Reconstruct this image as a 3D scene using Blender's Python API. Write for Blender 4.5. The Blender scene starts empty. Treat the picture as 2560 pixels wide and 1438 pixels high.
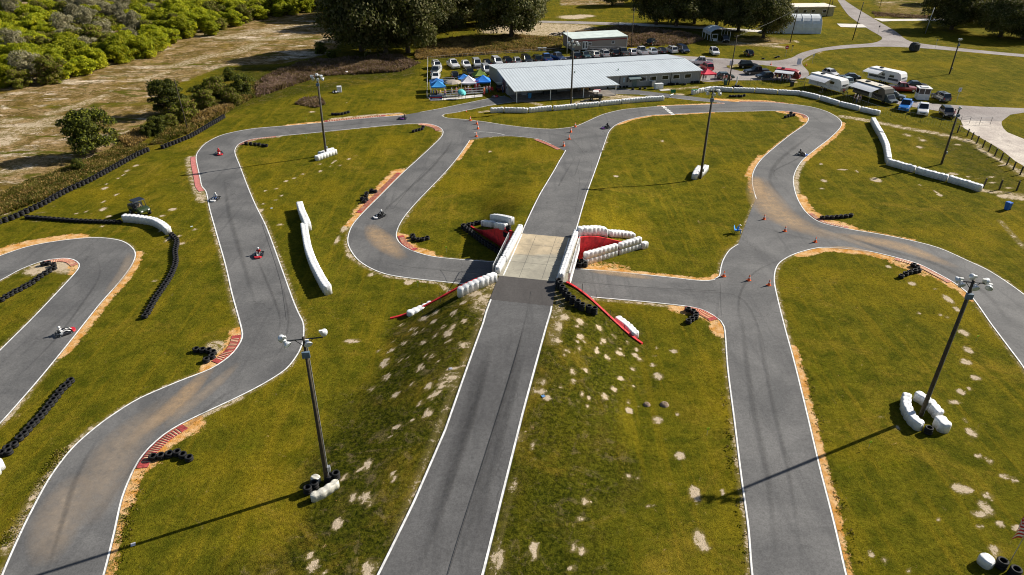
import bpy, bmesh, math, random
import numpy as np
from mathutils import Vector, Matrix
from mathutils.geometry import tessellate_polygon
R = math.radians
SC = bpy.context.scene
# ---------------------------------------------------------------- camera, world, sun, exposure
FPX, TH, HC = 1715.0, R(30), 38.0
cd = bpy.data.cameras.new('camera'); cam = bpy.data.objects.new('camera', cd)
SC.collection.objects.link(cam); SC.camera = cam
cam.location = (0, 0, HC); cam.rotation_euler = (R(60), 0, 0)
cd.sensor_width = 36.0; cd.lens = FPX/2560*36; cd.clip_start = 0.5; cd.clip_end = 6000
SUN_EL, SUN_AZ = R(31), R(25)          # the sun stands to the right and behind the track (direction angle from +X)
W = bpy.data.worlds.new('World'); SC.world = W; W.use_nodes = True
wn = W.node_tree; wn.nodes.clear()
wo = wn.nodes.new('ShaderNodeOutputWorld'); wb = wn.nodes.new('ShaderNodeBackground'); ws = wn.nodes.new('ShaderNodeTexSky')
ws.sky_type = 'NISHITA'; ws.sun_disc = False; ws.sun_elevation = SUN_EL; ws.sun_rotation = R(90)-SUN_AZ
wb.inputs[1].default_value = 0.05
wn.links.new(ws.outputs[0], wb.inputs[0]); wn.links.new(wb.outputs[0], wo.inputs[0])
sl = bpy.data.lights.new('sun', 'SUN'); sl.energy = 5.0; sl.angle = R(0.5); sl.color = (1.0, 0.93, 0.82)
so = bpy.data.objects.new('sun', sl); SC.collection.objects.link(so)
sd = Vector((math.cos(SUN_EL)*math.cos(SUN_AZ), math.cos(SUN_EL)*math.sin(SUN_AZ), math.sin(SUN_EL)))
so.rotation_euler = sd.to_track_quat('Z', 'Y').to_euler(); so.location = (60, 60, 90)
SC.view_settings.view_transform = 'Standard'; SC.view_settings.look = 'None'
SC.view_settings.exposure = 0.66; SC.view_settings.gamma = 1.0
SC.render.engine = 'CYCLES'; SC.cycles.filter_width = 1.05
COL = SC.collection
# ---------------------------------------------------------------- terrain and pixel -> place
AX, AY, UX, UY = 1.8, 62.8, 0.2025, 0.9793      # axis of the bridge road, s along it, t to its right
ZD = 2.8
def st(x, y):
    dx, dy = x-AX, y-AY
    return dx*UX+dy*UY, dx*UY-dy*UX
def xy(s, t): return AX+s*UX+t*UY, AY+s*UY-t*UX
def ss(a):
    a = min(max(a, 0.0), 1.0); return a*a*(3-2*a)
def zr(s):
    if s < 0: return ZD*(1-ss(-s/42))
    if s < 10.6: return ZD
    return ZD*(1-ss((s-10.6)/40))
def sw_near(t):
    if t < -3.9: return -6.1*(-t-3.9)/9.2
    if t > 3.9: return -5.5*(t-3.9)/8.0
    return 0.0
def sw_far(t):
    if t < -3.9: return 10.6+6.7*(-t-3.9)/7.2
    if t > 3.9: return 10.6+6.5*(t-3.9)/8.1
    return 10.6
def Tst(s, t):
    a = abs(t)-4.1
    if s <= 5:
        run = 9.0
    else:
        run = 7.6+8*ss((s-18)/10) if t > 0 else 6.4+4.0*ss((s-18)/10)
    z = zr(s)
    return z if a <= 0 else z*(1-ss(a/run))
def T(x, y):
    s, t = st(x, y)
    if abs(t) > 26 or s < -44 or s > 52: return 0.0
    if sw_near(t) < s < sw_far(t): return 0.0
    return Tst(s, t)
ct, sn = math.cos(TH), math.sin(TH)
def G(px, py, z=0.0):
    u = (px-1280)/FPX; v = (py-719)/FPX
    t = (z-HC)/(-sn-v*ct)
    return Vector((u*t, (ct-v*sn)*t, z))
def D(px, py, dz=0.0):                           # the point of the terrain seen at a pixel
    z = 0.0; p = G(px, py)                       # walk down the sight line until it meets the ground
    if abs(st(p.x, p.y)[1]) < 30 and 20 < p.y < 125:
        z = 3.2
        while z > 0:
            p = G(px, py, z)
            if T(p.x, p.y) >= z: break
            z -= .03
        z = max(z, 0.0)
    p = G(px, py, z); p.z = z+dz
    return p
def ppm(py): return ct*(py+271.0)/HC             # pixels of the photo per metre there
# ---------------------------------------------------------------- materials
MATS = {}
def nodes(name):
    m = bpy.data.materials.new(name); m.use_nodes = True
    nt = m.node_tree; b = nt.nodes['Principled BSDF']
    return m, nt, b
def nn(nt, typ, **kw):
    n = nt.nodes.new(typ)
    for k, v in kw.items():
        if k.startswith('i_'):
            key = k[2:]; key = int(key) if key.isdigit() else key
            n.inputs[key].default_value = v
        else: setattr(n, k, v)
    return n
def mixc(nt, fac, a, b, bt='MIX'):
    n = nt.nodes.new('ShaderNodeMix'); n.data_type = 'RGBA'; n.blend_type = bt
    for i, v in ((0, fac), (6, a), (7, b)):
        if hasattr(v, 'node'): nt.links.new(v, n.inputs[i])
        elif i == 0: n.inputs[0].default_value = v
        else: n.inputs[i].default_value = (*v[:3], 1)
    return n.outputs[2]
def math_(nt, op, a, b=0.0, clamp=False):
    n = nt.nodes.new('ShaderNodeMath'); n.operation = op; n.use_clamp = clamp
    for i, v in ((0, a), (1, b)):
        if hasattr(v, 'node'): nt.links.new(v, n.inputs[i])
        else: n.inputs[i].default_value = v
    return n.outputs[0]
def noise(nt, scale, detail=3, rough=0.6, vec=None, dist=0.0):
    n = nn(nt, 'ShaderNodeTexNoise'); n.inputs['Scale'].default_value = scale; n.inputs['Detail'].default_value = detail
    n.inputs['Roughness'].default_value = rough; n.inputs['Distortion'].default_value = dist
    if vec is not None: nt.links.new(vec, n.inputs['Vector'])
    return n.outputs[0]
def ramp(nt, v, lo, hi):
    n = nn(nt, 'ShaderNodeMapRange'); n.interpolation_type = 'SMOOTHSTEP'
    nt.links.new(v, n.inputs[0]); n.inputs[1].default_value = lo; n.inputs[2].default_value = hi
    return n.outputs[0]
def M(name, col=(.5, .5, .5), rough=.7, metal=0.0, var=.18, scale=3.0, bump=0.0, spec=0.4, coat=0.0, rnd=0.0):
    if name in MATS: return MATS[name]
    m, nt, b = nodes(name)
    co = nn(nt, 'ShaderNodeTexCoord').outputs['Object']
    f = ramp(nt, noise(nt, scale, 4, .65, co), .3, .7)
    c = mixc(nt, f, tuple(x*(1-var) for x in col), tuple(min(1, x*(1+var)) for x in col))
    if rnd:
        oi = nn(nt, 'ShaderNodeObjectInfo').outputs['Random']
        hs = nn(nt, 'ShaderNodeHueSaturation'); nt.links.new(c, hs.inputs['Color'])
        nt.links.new(math_(nt, 'ADD', math_(nt, 'MULTIPLY', oi, rnd*2), 1-rnd), hs.inputs['Value']); c = hs.outputs[0]
    nt.links.new(c, b.inputs['Base Color'])
    b.inputs['Roughness'].default_value = rough; b.inputs['Metallic'].default_value = metal
    b.inputs['Specular IOR Level'].default_value = spec; b.inputs['Coat Weight'].default_value = coat
    if bump:
        bn = nn(nt, 'ShaderNodeBump'); bn.inputs['Strength'].default_value = bump; bn.inputs['Distance'].default_value = .05
        nt.links.new(noise(nt, scale*3, 4, .7, co), bn.inputs['Height']); nt.links.new(bn.outputs[0], b.inputs['Normal'])
    MATS[name] = m; return m
def leafmat(name, c1, c2, scale=.35, rnd=.25, tr=.25):
    if name in MATS: return MATS[name]
    m, nt, b = nodes(name)
    co = nn(nt, 'ShaderNodeTexCoord').outputs['Object']
    f = ramp(nt, noise(nt, scale, 4, .7, co), .35, .65)
    c = mixc(nt, f, c1, c2)
    oi = nn(nt, 'ShaderNodeObjectInfo').outputs['Random']
    hs = nn(nt, 'ShaderNodeHueSaturation'); nt.links.new(c, hs.inputs['Color'])
    nt.links.new(math_(nt, 'ADD', math_(nt, 'MULTIPLY', oi, rnd*2), 1-rnd), hs.inputs['Value'])
    nt.links.new(math_(nt, 'ADD', math_(nt, 'MULTIPLY', noise(nt, 9, 1, .5, co), .08), .46), hs.inputs['Hue'])
    nt.links.new(hs.outputs[0], b.inputs['Base Color']); b.inputs['Roughness'].default_value = .7
    b.inputs['Specular IOR Level'].default_value = .2
    t = nn(nt, 'ShaderNodeBsdfTranslucent'); nt.links.new(hs.outputs[0], t.inputs[0])
    mx = nn(nt, 'ShaderNodeMixShader'); mx.inputs[0].default_value = tr
    nt.links.new(b.outputs[0], mx.inputs[1]); nt.links.new(t.outputs[0], mx.inputs[2])
    nt.links.new(mx.outputs[0], nt.nodes['Material Output'].inputs[0])
    MATS[name] = m; return m
def ground_mat():
    m, nt, b = nodes('ground'); gc = nn(nt, 'ShaderNodeNewGeometry').outputs['Position']
    at = nn(nt, 'ShaderNodeAttribute', attribute_name='paint'); sep = nn(nt, 'ShaderNodeSeparateColor'); nt.links.new(at.outputs['Color'], sep.inputs[0])
    orange, bare, lush, dry = sep.outputs[0], sep.outputs[1], sep.outputs[2], at.outputs['Alpha']
    n_big = noise(nt, .07, 4, .6, gc); n_mid = noise(nt, .5, 5, .65, gc, .4); n_fine = noise(nt, 3.2, 5, .75, gc, .3); n_grain = noise(nt, 11, 3, .8, gc)
    sm = nn(nt, 'ShaderNodeMapping'); sm.inputs['Scale'].default_value = (1.1, .10, 1); sm.inputs['Rotation'].default_value = (0, 0, R(-14)); nt.links.new(gc, sm.inputs[0])
    n_str = noise(nt, .9, 3, .6, sm.outputs[0])
    c = mixc(nt, ramp(nt, n_mid, .34, .66), (.062, .066, .0045), (.122, .108, .0075))
    c = mixc(nt, math_(nt, 'MULTIPLY', ramp(nt, n_str, .48, .68), .5), c, (.185, .138, .009))
    c = mixc(nt, math_(nt, 'MULTIPLY', ramp(nt, n_big, .48, .68), .6), c, (.205, .150, .008))
    c = mixc(nt, math_(nt, 'MULTIPLY', ramp(nt, noise(nt, .25, 4, .7, gc), .55, .75), .55), c, (.052, .070, .0015))
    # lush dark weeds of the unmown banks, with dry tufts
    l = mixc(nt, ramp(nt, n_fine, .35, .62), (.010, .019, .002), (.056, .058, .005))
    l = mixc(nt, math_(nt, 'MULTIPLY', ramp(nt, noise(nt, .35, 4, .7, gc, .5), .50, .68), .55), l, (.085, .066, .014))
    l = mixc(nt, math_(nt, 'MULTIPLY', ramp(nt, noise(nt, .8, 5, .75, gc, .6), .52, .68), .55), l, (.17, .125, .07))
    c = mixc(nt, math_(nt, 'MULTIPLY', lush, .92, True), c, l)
    # dry field: straw, sand and green
    d = mixc(nt, ramp(nt, noise(nt, .22, 6, .72, gc, .8), .40, .60), (.13, .09, .02), (.33, .225, .11))
    sp = nn(nt, 'ShaderNodeMapping'); sp.inputs['Scale'].default_value = (.35, 1.0, 1); nt.links.new(gc, sp.inputs[0])
    d = mixc(nt, ramp(nt, noise(nt, .07, 7, .72, sp.outputs[0], .8), .525, .65), d, (.72, .60, .46))
    d = mixc(nt, ramp(nt, noise(nt, .8, 6, .85, gc, 1.0), .47, .62), d, (.085, .06, .018))
    d = mixc(nt, ramp(nt, noise(nt, .35, 6, .85, sp.outputs[0], 1.0), .57, .67), d, (.82, .71, .58))
    d = mixc(nt, ramp(nt, noise(nt, .16, 5, .7, sp.outputs[0], .4), .55, .63), d, (.085, .082, .010))
    dm = math_(nt, 'ADD', dry, math_(nt, 'MULTIPLY', math_(nt, 'SUBTRACT', n_mid, .5), .8))
    c = mixc(nt, ramp(nt, dm, .35, .62), c, d)
    c = mixc(nt, math_(nt, 'MULTIPLY', ramp(nt, noise(nt, .11, 5, .75, gc, 1.0), .50, .72), .6), c, (.225, .155, .018))
    c = mixc(nt, math_(nt, 'MULTIPLY', ramp(nt, noise(nt, 1.1, 5, .8, gc, .8), .62, .74), .45), c, (.30, .21, .11))
    c = mixc(nt, math_(nt, 'MULTIPLY', ramp(nt, noise(nt, .33, 4, .7, gc, .6), .56, .70), .45), c, (.044, .052, .0015))
    # grain of the turf
    g = math_(nt, 'ADD', math_(nt, 'MULTIPLY', n_fine, .8), math_(nt, 'MULTIPLY', n_grain, .9))
    gv = nn(nt, 'ShaderNodeMapRange'); nt.links.new(g, gv.inputs[0]); gv.inputs[1].default_value = .58; gv.inputs[2].default_value = 1.12; gv.inputs[3].default_value = .22; gv.inputs[4].default_value = 1.78
    cc = nn(nt, 'ShaderNodeCombineColor'); [nt.links.new(gv.outputs[0], cc.inputs[i]) for i in range(3)]
    c = mixc(nt, 1.0, c, cc.outputs[0], 'MULTIPLY')
    # bare pale sand and orange sand, with broken edges
    brk = math_(nt, 'MULTIPLY', math_(nt, 'SUBTRACT', noise(nt, 3.4, 6, .82, gc, 1.2), .5), 2.2)
    brk = math_(nt, 'ADD', brk, math_(nt, 'MULTIPLY', math_(nt, 'SUBTRACT', noise(nt, 1.1, 3, .6, gc, 1.0), .5), 1.5))
    bc = mixc(nt, n_fine, (.34, .26, .16), (.70, .58, .43))
    c = mixc(nt, math_(nt, 'MULTIPLY', ramp(nt, bare, .05, .6), .5), c, (.21, .165, .06))
    c = mixc(nt, ramp(nt, math_(nt, 'ADD', bare, brk), .52, .80), c, bc)
    oc = mixc(nt, ramp(nt, noise(nt, .9, 4, .7, gc), .35, .65), (.56, .26, .055), (.72, .47, .24))
    c = mixc(nt, ramp(nt, math_(nt, 'ADD', orange, brk), .46, .74), c, oc)
    nt.links.new(c, b.inputs['Base Color']); b.inputs['Roughness'].default_value = 1.0; b.inputs['Specular IOR Level'].default_value = .02
    bn = nn(nt, 'ShaderNodeBump'); bn.inputs['Strength'].default_value = .8; bn.inputs['Distance'].default_value = .12
    nt.links.new(g, bn.inputs['Height']); nt.links.new(bn.outputs[0], b.inputs['Normal'])
    return m
def road_mat(name, c1, c2, dark, grain=.35):
    m, nt, b = nodes(name); gc = nn(nt, 'ShaderNodeNewGeometry').outputs['Position']
    c = mixc(nt, ramp(nt, noise(nt, .18, 5, .6, gc, .5), .3, .7), c1, c2)
    mp = nn(nt, 'ShaderNodeMapping'); mp.inputs['Scale'].default_value = (1.3, .07, 1); mp.inputs['Rotation'].default_value = (0, 0, R(-12)); nt.links.new(gc, mp.inputs[0])
    c = mixc(nt, math_(nt, 'MULTIPLY', ramp(nt, noise(nt, .7, 4, .6, mp.outputs[0]), .5, .75), .5), c, dark)
    g = math_(nt, 'ADD', math_(nt, 'MULTIPLY', noise(nt, 9, 4, .85, gc), .5), math_(nt, 'MULTIPLY', noise(nt, 3.2, 5, .9, gc), .5))
    gv = nn(nt, 'ShaderNodeMapRange'); nt.links.new(g, gv.inputs[0]); gv.inputs[1].default_value = .41; gv.inputs[2].default_value = .59; gv.inputs[3].default_value = 1-grain; gv.inputs[4].default_value = 1+grain
    cc = nn(nt, 'ShaderNodeCombineColor'); [nt.links.new(gv.outputs[0], cc.inputs[i]) for i in range(3)]
    c = mixc(nt, 1.0, c, cc.outputs[0], 'MULTIPLY')
    # hairline cracks
    vo = nn(nt, 'ShaderNodeTexVoronoi', feature='DISTANCE_TO_EDGE'); vo.inputs['Scale'].default_value = .06; 
    wv = nn(nt, 'ShaderNodeVectorMath', operation='ADD'); nz = nn(nt, 'ShaderNodeTexNoise'); nz.inputs['Scale'].default_value = .5; nt.links.new(gc, nz.inputs['Vector']); nt.links.new(gc, wv.inputs[0])
    sc = nn(nt, 'ShaderNodeVectorMath', operation='SCALE'); sc.inputs['Scale'].default_value = 3.0; nt.links.new(nz.outputs['Color'], sc.inputs[0]); nt.links.new(sc.outputs[0], wv.inputs[1]); nt.links.new(wv.outputs[0], vo.inputs['Vector'])
    c = mixc(nt, math_(nt, 'MULTIPLY', math_(nt, 'SUBTRACT', 1.0, ramp(nt, vo.outputs[0], 0.0, .004)), .35), c, tuple(x*.35 for x in c1))
    nt.links.new(c, b.inputs['Base Color']); b.inputs['Roughness'].default_value = .85; b.inputs['Specular IOR Level'].default_value = .3
    bn = nn(nt, 'ShaderNodeBump'); bn.inputs['Strength'].default_value = .25; bn.inputs['Distance'].default_value = .02
    nt.links.new(g, bn.inputs['Height']); nt.links.new(bn.outputs[0], b.inputs['Normal'])
    return m
def film_mat(name, col, strength, sc=1.2):       # thin dust or rubber film lying on the road, fades out at its own edge
    m, nt, b = nodes(name); gc = nn(nt, 'ShaderNodeNewGeometry').outputs['Position']
    at = nn(nt, 'ShaderNodeAttribute', attribute_name='fade').outputs['Fac']
    a = math_(nt, 'MULTIPLY', at, math_(nt, 'ADD', math_(nt, 'MULTIPLY', noise(nt, sc, 5, .7, gc), 1.3), -.1), True)
    a = math_(nt, 'MULTIPLY', a, strength, True)
    b.inputs['Base Color'].default_value = (*col, 1); b.inputs['Roughness'].default_value = .9
    nt.links.new(a, b.inputs['Alpha']); return m
# ---------------------------------------------------------------- mesh helpers
class MB:
    def __init__(s): s.v = []; s.f = []; s.m = []; s.mi = 0
    def add(s, vs, fs):
        o = len(s.v); s.v += [tuple(v) for v in vs]; s.f += [tuple(i+o for i in f) for f in fs]; s.m += [s.mi]*len(fs)
        return s
    def box(s, c, d, rz=0.0, taper=(1, 1)):
        x, y, z = d[0]/2, d[1]/2, d[2]/2; cr, sr = math.cos(rz), math.sin(rz); vs = []
        for k, (i, j) in [(k, q) for k in (-1, 1) for q in ((-1, -1), (1, -1), (1, 1), (-1, 1))]:
            tx, ty = (taper if k > 0 else (1, 1)); a, b = i*x*tx, j*y*ty
            vs.append((c[0]+a*cr-b*sr, c[1]+a*sr+b*cr, c[2]+k*z))
        return s.add(vs, [(3, 2, 1, 0), (4, 5, 6, 7), (0, 1, 5, 4), (1, 2, 6, 5), (2, 3, 7, 6), (3, 0, 4, 7)])
    def tube(s, pts, r, n=8, cap=True):
        pts = [Vector(p) for p in pts]; rs = r if isinstance(r, (list, tuple)) else [r]*len(pts); vs = []; prev = None
        for i, p in enumerate(pts):
            d = (pts[min(i+1, len(pts)-1)]-pts[max(i-1, 0)]).normalized()
            a = Vector((0, 0, 1)) if abs(d.z) < .9 else Vector((1, 0, 0))
            if prev is not None: a = prev
            u = (a-d*a.dot(d)).normalized(); prev = u; w = d.cross(u)
            vs += [p+(u*math.cos(2*math.pi*k/n)+w*math.sin(2*math.pi*k/n))*rs[i] for k in range(n)]
        fs = [(i*n+k, i*n+(k+1) % n, (i+1)*n+(k+1) % n, (i+1)*n+k) for i in range(len(pts)-1) for k in range(n)]
        if cap: fs += [tuple(range(n))[::-1], tuple((len(pts)-1)*n+k for k in range(n))]
        return s.add(vs, fs)
    def lathe(s, prof, n=16, c=(0, 0, 0), mat=None, close=False):
        vs = []
        for (r, z) in prof:
            for k in range(n):
                a = 2*math.pi*k/n; p = Vector((r*math.cos(a), r*math.sin(a), z))
                if mat is not None: p = mat @ p
                vs.append(p+Vector(c))
        m = len(prof); rg = range(m) if close else range(m-1)
        fs = [(i*n+k, i*n+(k+1) % n, ((i+1) % m)*n+(k+1) % n, ((i+1) % m)*n+k) for i in rg for k in range(n)]
        return s.add(vs, fs)
    def prism(s, poly, z0, z1, f=None):          # polygon in xy raised from z0 to z1
        n = len(poly); vs = [(p[0], p[1], z0) for p in poly]+[(p[0], p[1], z1) for p in poly]
        if f: vs = [f(v) for v in vs]
        return s.add(vs, [tuple(range(n))[::-1], tuple(range(n, 2*n))]+[(i, (i+1) % n, n+(i+1) % n, n+i) for i in range(n)])
    def side(s, prof, y0, y1, y0t=None, y1t=None, ztop=None):    # profile in xz, extruded over y
        n = len(prof); vs = [(p[0], y0, p[1]) for p in prof]+[(p[0], y1, p[1]) for p in prof]
        return s.add(vs, [tuple(range(n)), tuple(range(n, 2*n))[::-1]]+[(i, n+i, n+(i+1) % n, (i+1) % n) for i in range(n)])
    def quad(s, *p): return s.add(p, [tuple(range(len(p)))])
    def mesh(s, name, mats, smooth=False):
        me = bpy.data.meshes.new(name); me.from_pydata(s.v, [], s.f)
        if not isinstance(mats, (list, tuple)): mats = [mats]
        for m in mats: me.materials.append(m)
        if len(mats) > 1: me.polygons.foreach_set('material_index', s.m)
        if smooth: me.polygons.foreach_set('use_smooth', [True]*len(s.f))
        me.update(); return me
def obj(name, mb, mats, parent=None, smooth=False, loc=None):
    me = mb if isinstance(mb, bpy.types.Mesh) else mb.mesh(name, mats, smooth)
    o = bpy.data.objects.new(name, me); COL.objects.link(o)
    if parent is not None: o.parent = parent
    if loc is not None: o.location = loc
    return o
def tag(o, label=None, cat=None, group=None, kind=None):
    if label: o['label'] = label
    if cat: o['category'] = cat
    if group: o['group'] = group
    if kind: o['kind'] = kind
    return o
def thing(name, label, cat, loc=(0, 0, 0), rz=0.0, group=None):
    o = bpy.data.objects.new(name, None); COL.objects.link(o); o.location = loc; o.rotation_euler = (0, 0, rz)
    o.empty_display_size = .3
    return tag(o, label, cat, group)
def copy_tree(o, loc=None, rz=None, label=None, group=None, parent=None, scale=None):
    c = o.copy(); COL.objects.link(c)
    if parent is not None: c.parent = parent
    if loc is not None: c.location = loc
    if rz is not None: c.rotation_euler = (0, 0, rz)
    if scale is not None: c.scale = scale
    if label: c['label'] = label
    if group: c['group'] = group
    for ch in list(o.children): copy_tree(ch, parent=c)
    return c
def struct(name, mb, mats, parent=None, smooth=False, kind='structure'):
    o = obj(name, mb, mats, parent, smooth)
    if parent is None: o['kind'] = kind
    return o
def catmull(pts, step=1.0, closed=False):
    pts = [Vector(p) for p in pts]; out = []; n = len(pts)
    for i in range(n if closed else n-1):
        if closed: a, b, c, d = pts[i-1], pts[i], pts[(i+1) % n], pts[(i+2) % n]
        else: a, b, c, d = pts[max(i-1, 0)], pts[i], pts[i+1], pts[min(i+2, n-1)]
        k = max(1, int((c-b).length/step))
        # centripetal-ish: limit tangents so short spans do not overshoot
        L = (c-b).length; t1 = (c-a)*.5; t2 = (d-b)*.5
        if t1.length > L: t1 = t1.normalized()*L
        if t2.length > L: t2 = t2.normalized()*L
        for j in range(k):
            t = j/k; t_2, t_3 = t*t, t*t*t
            out.append(b*(2*t_3-3*t_2+1)+t1*(t_3-2*t_2+t)+c*(-2*t_3+3*t_2)+t2*(t_3-t_2))
    if not closed: out.append(pts[-1])
    return out
def flat(pts): return [Vector((p.x, p.y, 0)) for p in pts]
def gp(pxs, step=.6, z=0.0): return catmull([G(a, b, z) for a, b in pxs], step)
def ribbon(pts, w, z=0.0, off=0.0, taper=False):                 # strip of width w along pts; off = sideways shift to the left
    mb = MB(); vs = []; n = len(pts)
    for i, p in enumerate(pts):
        d = (pts[min(i+1, n-1)]-pts[max(i-1, 0)]); d.z = 0; d.normalize(); l = Vector((-d.y, d.x, 0))
        ww = w(i/(n-1)) if callable(w) else w
        a = p+l*(off+ww/2); b = p+l*(off-ww/2)
        vs += [(a.x, a.y, p.z+z), (b.x, b.y, p.z+z)]
    mb.add(vs, [(2*i, 2*i+1, 2*i+3, 2*i+2) for i in range(n-1)]); return mb
# ================================================================ THE SETTING
random.seed(7); rng = np.random.default_rng(5)
# ---- traced edges of the track (photo pixels of ground points)
LO = [(-60, 1600), (3, 1436), (35, 1362), (69, 1291), (122, 1194), (178, 1121), (236, 1069), (290, 1030), (348, 995), (445, 953), (526, 921), (570, 892), (592, 867), (603, 845), (602, 825), (592, 786), (578, 735), (562, 664), (540, 586), (523, 525), (516, 489), (512, 477), (503, 466), (498, 442), (491, 411), (489, 392), (495, 378), (514, 358), (551, 339), (595, 328), (640, 321), (723, 314), (801, 307), (880, 299), (946, 293), (1010, 288)]
PE_U = [(1050, 281), (1099, 272), (1148, 262), (1187, 254), (1226, 246), (1262, 240)]
PE_L = [(1292, 253), (1279, 256), (1236, 262), (1177, 274), (1138, 282), (1113, 285.5), (1106, 289), (1109, 292), (1118, 295), (1162, 299), (1206, 304), (1280, 315), (1340, 321), (1377, 323), (1405, 321), (1438, 316), (1469, 303), (1508, 286), (1558, 274), (1610, 269), (1670, 264.5), (1755, 262), (1812, 259.5)]
PX_L = [(1802, 257.5), (1776, 254.7), (1740, 252), (1670, 244), (1600, 237), (1560, 236), (1530, 235)]
PX_U = [(1518, 224), (1560, 222), (1600, 226.5), (1670, 235), (1740, 243), (1783, 249), (1802, 252)]
RO = [(1839, 255), (1909, 256), (1960, 259), (1995, 262.5), (2031, 268), (2065, 278), (2092, 292), (2105, 306), (2101, 321), (2076, 346), (2040, 374), (2009, 400), (1992, 425), (1985, 450), (1990, 481), (2001, 508), (2020, 534), (2053, 556), (2120, 572), (2198, 585), (2282, 602), (2351, 621), (2421, 652), (2476, 678), (2560, 735), (2660, 820), (2760, 940)]
DI = [(2680, 1180), (2620, 1040), (2560, 925), (2518, 867), (2476, 811), (2429, 745), (2393, 714), (2351, 689), (2295, 661), (2240, 645), (2170, 629), (2092, 621), (2053, 620), (2017, 627), (1981, 639), (1953, 656), (1941, 675), (1938, 704), (1946, 745), (1964, 817), (1987, 900), (2017, 1020), (2053, 1171), (2087, 1302), (2119, 1438), (2160, 1600)]
AI = [(1900, 1600), (1877, 1438), (1867, 1316), (1850, 1191), (1833, 1050), (1817, 923), (1811, 839), (1808, 817), (1800, 803), (1781, 789), (1753, 775), (1714, 767), (1614, 756), (1477, 744), (1330, 728), (1168, 712), (1043, 699), (974, 689), (932, 675), (896, 653), (876, 628), (868, 608), (869, 589), (879, 564), (904, 534), (946, 492), (1002, 436), (1046, 396), (1085, 360), (1103, 341), (1106, 328), (1096, 318), (1074, 311), (1046, 309), (974, 314), (862, 325), (750, 336), (696, 341), (640, 347), (617, 352), (598, 361), (589, 375), (591, 389), (601, 414), (620, 464), (640, 511), (668, 568), (710, 681), (735, 750), (748, 781), (760, 806), (762, 834), (757, 864), (743, 892), (718, 923), (682, 948), (640, 972), (584, 1000), (509, 1035), (450, 1064), (412, 1088), (375, 1121), (350, 1152), (336, 1177), (309, 1244), (289, 1333), (263, 1438), (215, 1600)]
HB = [(1507, 376), (1516, 350), (1525, 328), (1544, 311), (1580, 298), (1628, 289), (1680, 286), (1781, 281), (1860, 279), (1920, 277.5), (1953, 278), (1987, 281), (2012, 288), (2020, 297), (2012, 311), (1976, 336), (1937, 367), (1908, 392), (1892, 411), (1881, 433), (1879, 456), (1884, 481), (1889, 497), (1881, 517), (1870, 545), (1850, 598), (1844, 610), (1822, 625), (1806, 650), (1800, 670), (1796, 690), (1783, 699), (1753, 701), (1669, 692), (1530, 678), (1436, 671), (1244, 655), (1127, 646), (1074, 639), (1029, 625), (1004, 610), (993, 592), (997, 570), (1013, 542), (1046, 503), (1113, 433), (1141, 400), (1161, 373), (1176, 351), (1190, 347), (1230, 342), (1280, 341), (1344, 348), (1377, 361), (1402, 373), (1413, 378)]
UO = [(-120, 680), (0, 639), (70, 616), (145, 602), (222, 594), (267, 595), (306, 602), (331, 617), (341, 636), (331, 664), (300, 706), (250, 763), (181, 850), (111, 936), (56, 1000), (0, 1062), (-90, 1150)]
UI = [(-120, 1000), (0, 874), (83, 792), (172, 698), (192, 675), (196, 661), (181, 650), (156, 647), (111, 653), (56, 673), (0, 703), (-120, 760)]
def W2(p, step=.6): return gp(p, step)
ring = W2(LO)+W2(PE_U)+W2(PE_L)+W2(PX_L)+W2(PX_U)+W2(RO)+W2(DI)+W2(AI)
hole = W2(HB)
def clean(pts):
    o = [pts[0]]
    for p in pts[1:]:
        if (p-o[-1]).length > .05: o.append(p)
    return o
def poly_mesh(loops, z):
    loops = [clean(l) for l in loops]; mb = MB(); vs = [v for l in loops for v in l]
    tris = tessellate_polygon([[(v.x, v.y, 0) for v in l] for l in loops])
    mb.add([(v.x, v.y, z) for v in vs], [t for t in tris]); 
    fl = []
    for f in mb.f:
        a, b, c = [Vector(mb.v[i]) for i in f]
        if (b-a).cross(c-a).z < 0: f = f[::-1]
        fl.append(f)
    mb.f = fl; return mb
asph = road_mat('asphalt', (.095, .095, .096), (.152, .150, .148), (.066, .066, .069), .24)
asph2 = road_mat('asphalt_new', (.086, .085, .086), (.122, .121, .121), (.060, .060, .062), .26)
track = struct('track', poly_mesh([ring, hole], .02), asph)
struct('hairpin_track', poly_mesh([W2(UO)+W2(UI)], .02), asph)
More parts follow.
